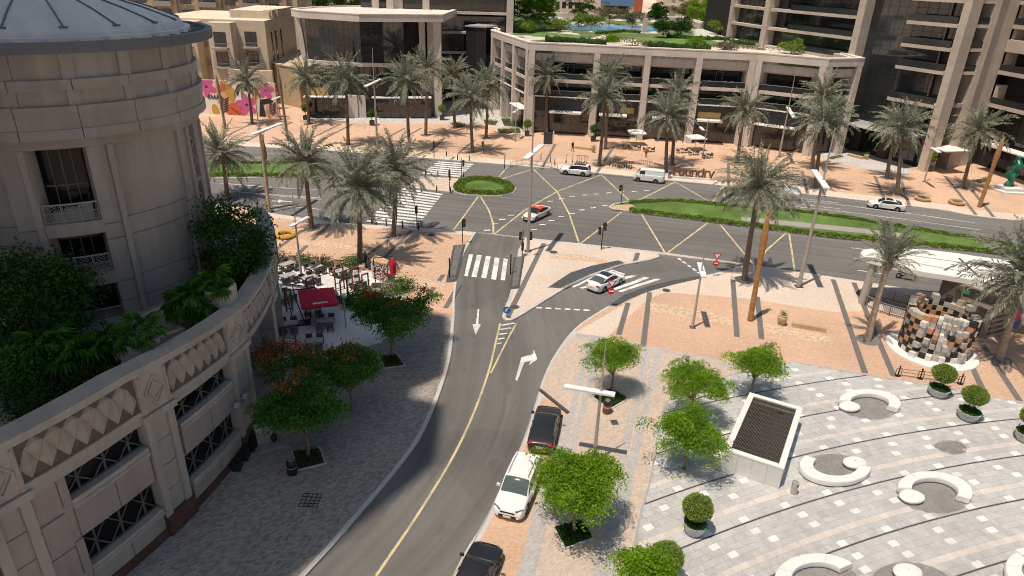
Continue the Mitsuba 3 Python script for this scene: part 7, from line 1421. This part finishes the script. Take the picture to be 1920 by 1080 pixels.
for i, p in enumerate([(4.18, 114.72), (5.76, 113.15), (6.4, 111.51)]): kk = thing('marker_post', f"slim black post behind the far kerb fence, {('left', 'middle', 'right')[i]} of three", 'post'); part(kk, 'post', MB().add(*lathe([(.07, .1), (.07, 1.2), (.01, 1.25)], 8, *p)).ply('signal_black')); part(kk, 'collar', MB().add(*lathe([(.075, 1.0), (.08, 1.04), (.075, 1.08)], 8, *p)).ply('sign_white'))
# scooters
def scooter(p, h, i):
    kk = thing('scooter', 'dark electric scooter in the loose left group behind the white sport utility car' if i < 7 else 'dark electric scooter in the dense right group between the palm and the van', 'scooter', 'left group of parked scooters' if i < 7 else 'right group of parked scooters'); M = mat4(p[0], p[1], .12, h); A = lambda n, b, m: part(kk, n, placed(b.ply(m), M))
    for x in (-.45, .45): v, f = lathe([(.02, -.03), (.11, -.035), (.12, 0), (.11, .035), (.02, .03)], 12); A('wheel', MB().add(xf(v, mat4(x, 0, .12, 0, 1, rx=math.pi / 2)), f), 'tyre')
    A('deck', MB().box(-.02, 0, .12, .8, .17, .06), 'car_trim'); A('stem', MB().bar((.45, 0, .2), (.34, 0, 1.12), .06), 'bin_black'); A('handlebar', MB().tube([(.33, -.24, 1.12), (.34, 0, 1.15), (.33, .24, 1.12)], .03, 6), 'bin_black')
for i, p in enumerate([(8.38, 113.49), (9.47, 113.64), (10.19, 113.55), (10.63, 113.44), (10.98, 113.38), (11.43, 113.33), (11.87, 113.25), (15.63, 112.35), (16.12, 111.9), (16.46, 111.78), (16.87, 111.49), (17.2, 111.37), (17.54, 111.24), (17.88, 111.12), (18.22, 110.99), (18.62, 110.71), (18.95, 110.59)]): scooter(p, 1.35 + .12 * math.sin(i * 2.3), i)
for i, p in enumerate([(20.75, 113.7), (21.09, 113.57), (21.43, 113.44), (21.77, 113.31), (22.11, 113.18), (22.45, 113.05)]): kk = thing('cycle_hoop', 'short dark hoop post in the row behind the white van', 'cycle hoop', 'hoop posts behind the white van'); part(kk, 'hoop', MB().tube([(p[0] - .05, p[1], .1), (p[0], p[1], .85), (p[0] + .22, p[1] + .05, .9), (p[0] + .3, p[1] + .05, .7)], .04, 6).ply('bin_brown'))
k = thing('advert_panel', 'grey free standing panel before the shop, left of the stone bench', 'sign'); x, y = (5.72, 125.5); part(k, 'board', MB().box(x, y, .3, 1.6, .3, 2.2).ply('dark_panel')); part(k, 'frame', MB().box(x + .95, y, .12, .2, .36, 2.5).ply('concrete_light')); part(k, 'foot', MB().box(x, y, .1, 2.0, .6, .2).ply('concrete_light'))
# trees in dark cube pots by the shop piers and by the pavilion
for i, (p, lab) in enumerate((((1.92, 132.44), 'potted tree at the left corner pier of the shop building'), ((14.5, 129.77), 'potted tree at the second pier of the shop building'), ((23.62, 132.89), 'potted tree at the third pier of the shop building'), ((32.99, 131.55), 'potted tree at the fourth pier of the shop building'), ((-43.22, 140.37), 'tall potted topiary at the left end of the pavilion front'), ((-29.1, 137.4), 'potted tree before the pavilion piers'), ((-15.88, 144.88), 'potted tree at the right column of the pavilion'), ((60.85, 127.37), 'potted tree right of the corner palms'), ((70.73, 115.62), 'potted tree by the right tower column'))):
    kk = thing('potted_tree', lab, 'potted plant', 'trees in dark cube pots by the shops'); x, y = p; g = np.random.default_rng(300 + i); part(kk, 'pot', MB().box(x, y, .12, .9, .9, .95).ply('dark_metal')); part(kk, 'trunk', MB().tube([(x, y, 1.0), (x, y, 2.2)], .06, 6).ply('bark')); d = g.normal(size=(700, 3)); d /= np.linalg.norm(d, axis=1, keepdims=True); P = d * (.85 * g.random((700, 1)) ** .4) + [x, y, 2.5]; part(kk, 'crown', leaf_ply([(leaves(P, .26, g, .3, .6), g.random((700, 2)))], 'flame_leaf' if i % 2 else 'olive_leaf'))
g = np.random.default_rng(55)
for pts, lab, leaf in (([(-14.06, 141.23), (-12.02, 143.17), (-10.32, 139.72), (-11.93, 136.91)], 'low green bed by the pavilion court, left of two', 'hedge_leaf'), ([(-7.41, 146.14), (-3.99, 145.59), (-4.38, 140.67), (-6.85, 141.86)], 'low green bed in the pavilion court, middle', 'hedge_leaf'), ([(-3.74, 148.46), (1.31, 147.02), (0.87, 139.43), (-2.86, 140.91)], 'shrub bed before the left corner of the shop building', 'flame_leaf'), ([(-4.26, 137.11), (0.54, 139.38), (0.87, 134.48), (-3.51, 133.81)], 'low green bed at the court edge by the low lamp', 'hedge_leaf'), ([(75.11, 110.45), (78.82, 112.48), (78.7, 110.56), (74.94, 108.28)], 'low green bed left of the green statue', 'hedge_leaf'), ([(55.9, 122.58), (59.71, 125.44), (60.04, 123.91), (56.46, 121.14)], 'low green bed in the tower entrance court', 'flame_leaf')): bed(pts, lab, leaf, 60, .8 if leaf == 'flame_leaf' else .4)

# ---- cafe
def cafe_set(p, rz, label, i, chairs=4, lite=False):
    kk = thing('cafe_table', 'grey cafe table ' + label, 'table', 'grey tables of the cafe terrace'); M = mat4(p[0], p[1], .12, rz); part(kk, 'tabletop', placed(MB().box(0, 0, .72, 1.5 if not lite else .9, .9, .05).ply('table_grey'), M))
    for x in (-.6, .6) if not lite else (0,): part(kk, 'leg', placed(MB().box(x, 0, 0, .08, .5, .72).ply('car_trim'), M))
    for j in range(chairs):
        sx, sy = ((-.45, -.75), (.45, -.75), (-.45, .75), (.45, .75))[j]; c = thing('cafe_chair', f"woven chair at the table {label}, {('near left', 'near right', 'far left', 'far right')[j]} seat", 'chair', 'woven chairs of the cafe terrace'); Mc = M @ mat4(sx, sy, 0, (0 if sy < 0 else math.pi) + .25 * math.sin(i * 3 + j))
        part(c, 'seat', placed(SEAT, Mc)); part(c, 'backrest', placed(BACK, Mc)); [part(c, 'leg', placed(LEG[q], Mc)) for q in range(4)]
SEAT = MB().box(0, 0, .40, .52, .52, .08).ply('rattan'); BACK = MB().box(0, -.26, .46, .54, .07, .42).box(-.26, -.05, .46, .06, .4, .2).box(.26, -.05, .46, .06, .4, .2).ply('rattan'); LEG = [MB().box(a, b_, 0, .05, .05, .4).ply('car_trim') for a in (-.22, .22) for b_ in (-.22, .22)]
for i, (p, rz, lab) in enumerate((((-23.57, 65.35), .9, 'farthest left by the hedge'), ((-20.5, 64.77), .9, 'second along the hedge'), ((-17.69, 64.19), .9, 'third along the hedge'), ((-22.62, 62.47), .7, 'behind the red parasol at left'), ((-20.31, 62.14), .7, 'right behind the red parasol'), ((-21.54, 58.16), .8, 'left of the red parasol by the column'), ((-18.16, 55.53), .3, 'under the red parasol'), ((-16.42, 53.19), .2, 'in front of the red parasol'), ((-19.39, 52.39), .3, 'beside the arcade column'), ((-13.44, 59.47), .5, 'under the spreading cafe tree'), ((-17.34, 58.48), .5, 'right of the red parasol'), ((-15.6, 61.75), .6, 'between the red timber frames'), ((-16.4, 49.53), .2, 'nearest the flame trees'))): cafe_set(p, rz, lab, i)
k = thing('red_parasol', 'square red cafe parasol with a dark side mast', 'parasol'); PC4 = [(-19.5, 55.9), (-16.4, 56.6), (-15.2, 53.4), (-18.1, 52.3)]; ap = np.mean(PC4, 0); V = [(*q, 2.45) for q in PC4] + [(*ap, 3.15)] + [(*q, 2.2) for q in PC4]; part(k, 'canopy', MB().add(V, [[0, 1, 4], [1, 2, 4], [2, 3, 4], [3, 0, 4]]).ply('cloth_red')); part(k, 'valance', MB().add(V, [[0, 1, 6, 5], [1, 2, 7, 6], [2, 3, 8, 7], [3, 0, 5, 8]]).ply('cloth_red'))
for q in PC4: part(k, 'rib', MB().tube([(*ap, 3.12), (*q, 2.43)], .02, 4).ply('bin_black'))
bx_, by_ = (-18.46, 53.85); part(k, 'base', MB().box(bx_, by_, .12, 1.0, 1.0, .12, .3).ply('bin_black')); part(k, 'mast', MB().tube([(bx_, by_, .2), (bx_ - .9, by_ + .9, 2.0), (bx_ - 1.2, by_ + 1.3, 3.3)], .05, 6).ply('bin_black')); part(k, 'arm', MB().tube([(bx_ - 1.2, by_ + 1.3, 3.3), (ap[0], ap[1], 3.3)], .045, 6).ply('bin_black')); m = meshkit.text_mesh('Café' if False else 'cafe', .22, .01); e = np.array(PC4[2]) - np.array(PC4[3]); 
for t, s in ((.30, 1.0),):
    d0 = np.array([*PC4[3], 2.45]); ex_ = np.array([*(e / np.linalg.norm(e)), 0.0]); upv = np.array([*ap, 3.15]) - (d0 + np.array([*(e * .5), 0])); upv /= np.linalg.norm(upv); q = MB()
    for w_, xx in ((.10, 0), (.22, .14), (.08, .4), (.18, .52), (.14, .74), (.2, .92), (.1, 1.16)): a0 = d0 + ex_ * (1.0 + xx) + upv * .22; nn = np.cross(ex_, upv) * .012; q.add([a0 + nn, a0 + ex_ * w_ + nn, a0 + ex_ * w_ + upv * .16 + nn, a0 + upv * .2 + nn], [[0, 1, 2, 3]])
    part(k, 'white_print', q.ply('cloth_white'), 'small white print along the near hem')
k = thing('side_mast', 'dark cantilever mast with its arm beside the red parasol', 'parasol mast'); a0 = (-19.3, 53.48); part(k, 'mast', MB().tube([(*a0, .2), (a0[0] - 1.0, a0[1] + 1.6, 2.7)], .05, 6).ply('bin_black')); part(k, 'arm', MB().tube([(a0[0] - 1.0, a0[1] + 1.6, 2.7), (a0[0] + 1.4, a0[1] + 1.9, 2.9)], .045, 6).ply('bin_black')); part(k, 'base', MB().box(*a0, .12, .9, .9, .1).ply('bin_black'))
k = thing('closed_parasol', 'closed red parasol hanging from a dark arm beside the cafe screen', 'parasol'); x, y = (-12.1, 63.18); part(k, 'cloth', MB().add(*lathe([(.05, .9), (.34, 1.0), (.30, 1.5), (.36, 2.0), (.26, 2.4), (.16, 2.75), (.03, 2.9)], 14, x, y)).ply('cloth_red', 40)); part(k, 'mast', MB().tube([(x - 1.6, y - 1.0, .12), (x - 1.8, y - .6, 2.95)], .05, 6).ply('bin_black')); part(k, 'arm', MB().tube([(x - 1.8, y - .6, 2.95), (x, y, 2.95)], .045, 6).ply('bin_black')); part(k, 'base', MB().box(x - 1.6, y - 1.0, .12, .9, .9, .1).ply('bin_black'))
k = thing('cafe_screen', 'cream topped cafe kiosk with red and white perforated panels', 'screen'); q4 = [np.array(p) for p in ((-14.48, 63.91), (-12.65, 62.88), (-12.64, 64.06), (-14.28, 65.42))]; 
part(k, 'top', prism(Polygon(q4), 2.05, 2.18).ply('tan_stone')); part(k, 'body', prism(Polygon(q4).buffer(-.12), .12, 2.05).ply('timber_red'))
for a, b_ in ((q4[0], q4[1]), (q4[3], q4[0])):
    s = Seg(a, b_); rs2 = random.Random(5); q = MB()
    for i in range(int(s.L / .16)):
        for j in range(11):
            if rs2.random() < .55: s.box(q, .05 + i * .16, .05 + i * .16 + .09, -.1, .0, .25 + j * .165, .25 + j * .165 + .09)
    part(k, 'perforation', q.ply('cloth_white'), kind='stuff')
for i, (a, b_, h) in enumerate((((662, 545), (674, 543), 2.3), ((681, 556), (692, 553), 2.2), ((633, 556), (650, 552), 2.4), ((644, 575), (660, 570), 2.3), ((578, 560), (592, 556), 2.1), ((534, 590), (549, 588), 2.4), ((533, 640), (556, 645), 2.2))):
    pass
def red_frame(a, b_, h, label):
    kk = thing('timber_frame', label, 'frame'); 
    for p in (a, b_): part(kk, 'post', MB().box(*p, .12, .12, .12, h).ply('timber_red'))
    part(kk, 'top_rail', MB().bar((*a, h + .1), (*b_, h + .1), .12).ply('timber_red')); part(kk, 'middle_rail', MB().bar((*a, .9), (*b_, .9), .06).ply('timber_red')); part(kk, 'low_rail', MB().bar((*a, .35), (*b_, .35), .06).ply('timber_red'))
for a, b_, h, lab in (((-15.78, 61.11), (-15.18, 61.53), 2.3, 'red timber frame nearest the palm trunk'), ((-14.51, 59.87), (-14.04, 60.39), 2.2, 'red timber frame before the perforated kiosk'), ((-17.35, 60.62), (-16.67, 61.29), 2.4, 'red timber frame in the middle of the cafe'), ((-16.12, 57.88), (-15.7, 58.72), 2.4, 'red timber frame right of the red parasol'), ((-19.95, 59.93), (-19.42, 60.46), 1.6, 'low red timber frame behind the red parasol'), ((-20.75, 55.99), (-20.29, 56.24), 2.2, 'red timber frame left of the red parasol'), ((-19.04, 49.8), (-17.98, 49.69), 1.8, 'red timber frame at the arcade column')): red_frame(a, b_, h, lab)
for i, p in enumerate([(-24.9, 67.25), (-22.27, 66.89), (-19.83, 66.52), (-17.3, 66.16)]): kk = thing('hedge_planter', f'bushy planter along the cafe edge, number {i + 1} from the left', 'planter', 'bushy planters along the cafe edge'); g = np.random.default_rng(500 + i); part(kk, 'box', MB().box(*p, .12, 1.6, .6, .5, .1).ply('rattan')); P = g.normal(size=(520, 3)) * [.55, .28, .24] + [*p, .95]; part(kk, 'bush', leaf_ply([(leaves(P, .17, g, .4, .5), g.random((520, 2)))], 'flame_leaf' if i % 2 else 'dry_leaf'))
for i, p in enumerate([(-23.52, 67.08), (-21.11, 66.84), (-18.54, 66.34)]): kk = thing('tan_box', f'tan box between the bushy cafe planters, number {i + 1} from the left', 'box', 'tan boxes along the cafe edge'); part(kk, 'box', MB().box(*p, .12, .7, .5, 1.0, .1).ply('tan_stone')); part(kk, 'lid', MB().box(*p, 1.12, .76, .56, .06, .1).ply('tan_stone'))
for i, (p, lab) in enumerate((((-14.7, 57.65), 'low dark hedge between the red frames and the cafe tree'), ((-13.81, 58.74), 'dark hedge before the perforated kiosk'), ((-11.01, 61.11), 'low shrub in a brown pot at the right end of the cafe'), ((-12.4, 60.03), 'grey green shrub below the closed parasol'))): bush('cafe_shrub', *p, .12, 1.3, 1.2, lab, 600 + i, ('dark_leaf', 'flame_leaf', 'flame_leaf', 'dry_leaf')[i], 22, 70, .17, clump=.38)
for p, lab, rz in (((22.41, 128.29), 'white square parasol at the shop, left of two', .1), ((32.86, 125.57), 'white square parasol at the shop, right of two', .2)):
    k = thing('white_parasol', lab, 'parasol', 'white parasols at the shop'); x, y = p; c4 = [(x + 1.5 * a * math.cos(rz) - 1.5 * b_ * math.sin(rz), y + 1.5 * a * math.sin(rz) + 1.5 * b_ * math.cos(rz)) for a, b_ in ((-1, -1), (1, -1), (1, 1), (-1, 1))]; V = [(*q, 2.5) for q in c4] + [(x, y, 3.0)] + [(*q, 2.3) for q in c4]; part(k, 'canopy', MB().add(V, [[0, 1, 4], [1, 2, 4], [2, 3, 4], [3, 0, 4], [0, 1, 6, 6], [1, 2, 7, 7]][:4]).add(V, [[0, 1, 6, 5], [1, 2, 7, 6], [2, 3, 8, 7], [3, 0, 5, 8]]).ply('cloth_white')); part(k, 'pole', MB().tube([(x, y, .12), (x, y, 3.0)], .04, 6).ply('grey_metal')); part(k, 'base', MB().box(x, y, .12, .6, .6, .1).ply('concrete_light'))
spot = ('farthest left, under the palm crown', 'under the left white parasol', 'by the person in rust red', 'between the two palm trunks and the right parasol', 'under the right white parasol', 'right of the low lamp post')
for i, p in enumerate(((19.44, 124.12), (21.52, 123.6), (23.9, 122.73), (29.9, 122.76), (31.73, 121.45), (33.73, 119.44))):
    kk = thing('terrace_table', 'small dark table before the shop ' + spot[i], 'table', 'small tables before the shop'); M = mat4(*p, .12, .1 * i); part(kk, 'tabletop', placed(MB().box(0, 0, .72, .8, .8, .04).ply('car_trim'), M)); part(kk, 'leg', placed(MB().box(0, 0, 0, .08, .08, .72).ply('car_trim'), M))
    for j, (sx, sy) in enumerate(((-.75, 0), (.75, 0))): c = thing('terrace_chair', f"{('left', 'right')[j]} chair of the small dark table {spot[i]}", 'chair', 'chairs before the shop'); Mc = M @ mat4(sx, sy, 0, (-1 if j == 0 else 1) * math.pi / 2); part(c, 'seat', placed(SEAT, Mc)); part(c, 'backrest', placed(BACK, Mc)); [part(c, 'leg', placed(LEG[q], Mc)) for q in range(4)]
# ---- small things by the podium
k = thing('service_cabinet', 'grey service cabinet on a step at the foot of the curved wall', 'cabinet'); x, y = (-16.27, 36.96); part(k, 'case', MB().box(x, y, .12, 1.0, .8, 1.3, .5).ply('stone_base')); part(k, 'lid', MB().box(x, y, 1.42, 1.06, .86, .06, .5).ply('concrete_light')); part(k, 'step', MB().box(x + .7, y - .5, .12, 1.6, .7, .18, .5).ply('stone_base')); part(k, 'hose_reel', MB().add(*oval_pad(x + .75, y - .2, .7, .2, .3, .3)).ply('bin_black'))
for i, (p, r_2) in enumerate(((( -17.15, 37.0), 0), ((-16.85, 38.4), 0))): kk = thing('floodlight', f"round floodlight fixed to the podium wall, {('nearer', 'farther')[i]} of two", 'floodlight', 'floodlights on the podium wall'); c = wp(-5.8 + 1.8 * i - .0, 4.05, .35); v, f = lathe([(.02, -.2), (.2, -.18), (.24, 0), (.24, .16), (.2, .18), (.01, .15)], 16); part(kk, 'housing', MB().add(xf(v, mat4(*c, 0, 1, rx=-.9)), f).ply('grey_metal', 35)); part(kk, 'bracket', MB().bar(c, wp(-5.8 + 1.8 * i, 4.05, -.1), .06).ply('bin_black'))
for i, a in enumerate((-7.6, -6.0, -4.5)): kk = thing('wall_uplight', f"dark uplight box at the plinth, {('nearest', 'middle', 'farthest')[i]} of three", 'uplight', 'dark uplights at the plinth'); c = wp(a, 0, .42); part(kk, 'box', MB().box(c[0], c[1], .12, .5, .7, .62, .1).ply('bin_black')); part(kk, 'visor', MB().box(c[0] + .1, c[1] + .1, .74, .3, .35, .25, .4).ply('bin_black'))
k = thing('floor_grating', 'square iron grating set in the shaded brick walk', 'grating'); x, y = (-11.71, 31.64); q = MB()
for i in range(5): t = -.55 + i * .275; q.box(x + t, y, .125, .04, 1.14, .02, .0).box(x, y + t, .126, 1.14, .04, .02)
part(k, 'bars', q.ply('signal_black')); k = thing('floor_hatch', 'small dark square hatch in the rose brick below the brown bin', 'hatch'); x, y = (7.69, 40.5); part(k, 'plate', MB().box(x, y, .11, .5, .6, .022, .2).ply('kerb_dark')); part(k, 'frame', MB().box(x, y, .11, .58, .68, .018, .2).ply('grey_brick'))


# ---------------------------------------------------------------- people
import manifold3d as m3
def ball(p, r): return m3.Manifold.sphere(r, 14).translate([float(x) for x in p])
def bone(a, b_, ra, rb): return m3.Manifold.batch_hull([ball(a, ra), ball(b_, rb)])
def figure(J):
    """one continuous body from joints: list of (a, b, ra, rb)"""
    return m3.Manifold.batch_boolean([bone(*x) for x in J], m3.OpType.Add)
def to_tm(m):
    o = m.refine_to_length(.05).to_mesh(); t = trimesh.Trimesh(o.vert_properties[:, :3], o.tri_verts); trimesh.smoothing.filter_taubin(t, iterations=6); return t
for nm, c in (('skin', (.34, .19, .125)), ('hair', (.02, .016, .013)), ('cloth_dark', (.028, .028, .032)), ('cloth_rust', (.40, .09, .035)), ('cloth_blue', (.05, .07, .13)), ('shoe', (.03, .026, .024))): matt('person_' + nm, worn(c, .15, 6), .8)
def person(pos, h, label, top, legs, stride=.18, arms=(.25, -.2), seated=False, z=.12):
    k = thing('person', label, 'person'); M = mat4(pos[0], pos[1], z, h); A = lambda n, m, mt: part(k, n, placed(mikit.ply(to_tm(m), 'm_person_' + mt, 40), M))
    hip, kn, sh = .92, .50, 1.42
    if seated: hip, kn, sh = .52, .50, 1.02
    feet = []
    body = [((0, 0, hip + .02), (0, 0, hip + .30), .15, .15), ((0, 0, hip + .30), (0, -.13, sh - .04), .14, .11), ((0, 0, hip + .30), (0, .13, sh - .04), .14, .11), ((0, -.16, sh), (0, .16, sh), .085, .085), ((0, 0, sh), (.01, 0, sh + .14), .07, .055)]
    leg, hand, shoe = [], [], []
    for s in (-1, 1):
        st = stride * s; hp = (0, .09 * s, hip); knee = (.45, .1 * s, kn) if seated else (st * .55 + .05, .095 * s, kn); ank = (.42, .1 * s, .09) if seated else (st - .02, .1 * s, .09)
        leg += [(hp, knee, .10, .068), (knee, ank, .065, .045)]; shoe += [((ank[0] - .04, ank[1], .045), (ank[0] + .15, ank[1], .035), .045, .036)]
        a = arms[0 if s < 0 else 1]; el = (a * .45 - .02, .22 * s, sh - .28); wr_ = (a * 1.0 + .08, .21 * s, sh - .50); body += [((0, .18 * s, sh - .01), el, .062, .046), (el, wr_, .045, .034)]
        pm = np.array(wr_); d = np.array([a * .4 + .1, 0, -1.0]); d /= np.linalg.norm(d); hand += [(tuple(pm), tuple(pm + d * .085), .032, .034)]
        for fi, (o, L_) in enumerate(((-.03, .065), (-.01, .078), (.01, .074), (.03, .058))): b0 = pm + d * .085 + np.array([o, 0, 0]); m_ = b0 + d * L_ * .55; hand += [(tuple(b0), tuple(m_), .0095, .009), (tuple(m_), tuple(m_ + d * L_ * .5 + np.array([.012, -.012 * s, 0])), .009, .008)]
        t0 = pm + d * .03; hand += [(tuple(t0), tuple(t0 + np.array([.05, -.01 * s, -.03])), .012, .010), (tuple(t0 + np.array([.05, -.01 * s, -.03])), tuple(t0 + np.array([.065, -.012 * s, -.065])), .010, .009)]
    hd = sh + .25; head = [((0, 0, hd - .03), (.015, 0, hd + .04), .088, .098), ((.03, 0, hd - .08), (.05, 0, hd - .09), .055, .045), ((.10, 0, hd - .01), (.118, 0, hd - .03), .012, .016), ((0, -.095, hd), (0, -.1, hd - .03), .02, .018), ((0, .095, hd), (0, .1, hd - .03), .02, .018), ((0, 0, hd - .1), (0, 0, hd - .2), .055, .058)]
    A('shirt', figure(body), top); A('trousers', figure(leg), legs); A('head', figure(head), 'skin'); A('hands', figure(hand), 'skin'); A('shoes', figure(shoe), 'shoe')
    A('hair', figure([((-.025, 0, hd + .03), (-.01, 0, hd + .065), .098, .094), ((-.06, 0, hd - .02), (-.05, 0, hd + .03), .07, .08)]), 'hair')
    for s in (-1, 1): A('eye', ball((.098, .034 * s, hd + .012), .012), 'hair')
    A('mouth', bone((.096, -.02, hd - .065), (.096, .02, hd - .065), .007, .007), 'cloth_rust'); return k
person((9.98, 121.22), -1.3, 'person in dark clothes walking before the shop by the sandy stone bench', 'cloth_dark', 'cloth_dark')
person((22.76, 118.74), -1.8, 'person in a rust red top standing before the shop tables', 'cloth_rust', 'cloth_dark', .08)
person((-15.67, 66.72), 1.2, 'person in black standing behind the cafe beside the palm trunk', 'cloth_dark', 'cloth_dark', .06, (.3, .3))
person((-15.19, 66.05), 2.0, 'person in dark clothes sitting low beside the palm trunk', 'cloth_blue', 'cloth_dark', .1, (.3, .35), True)
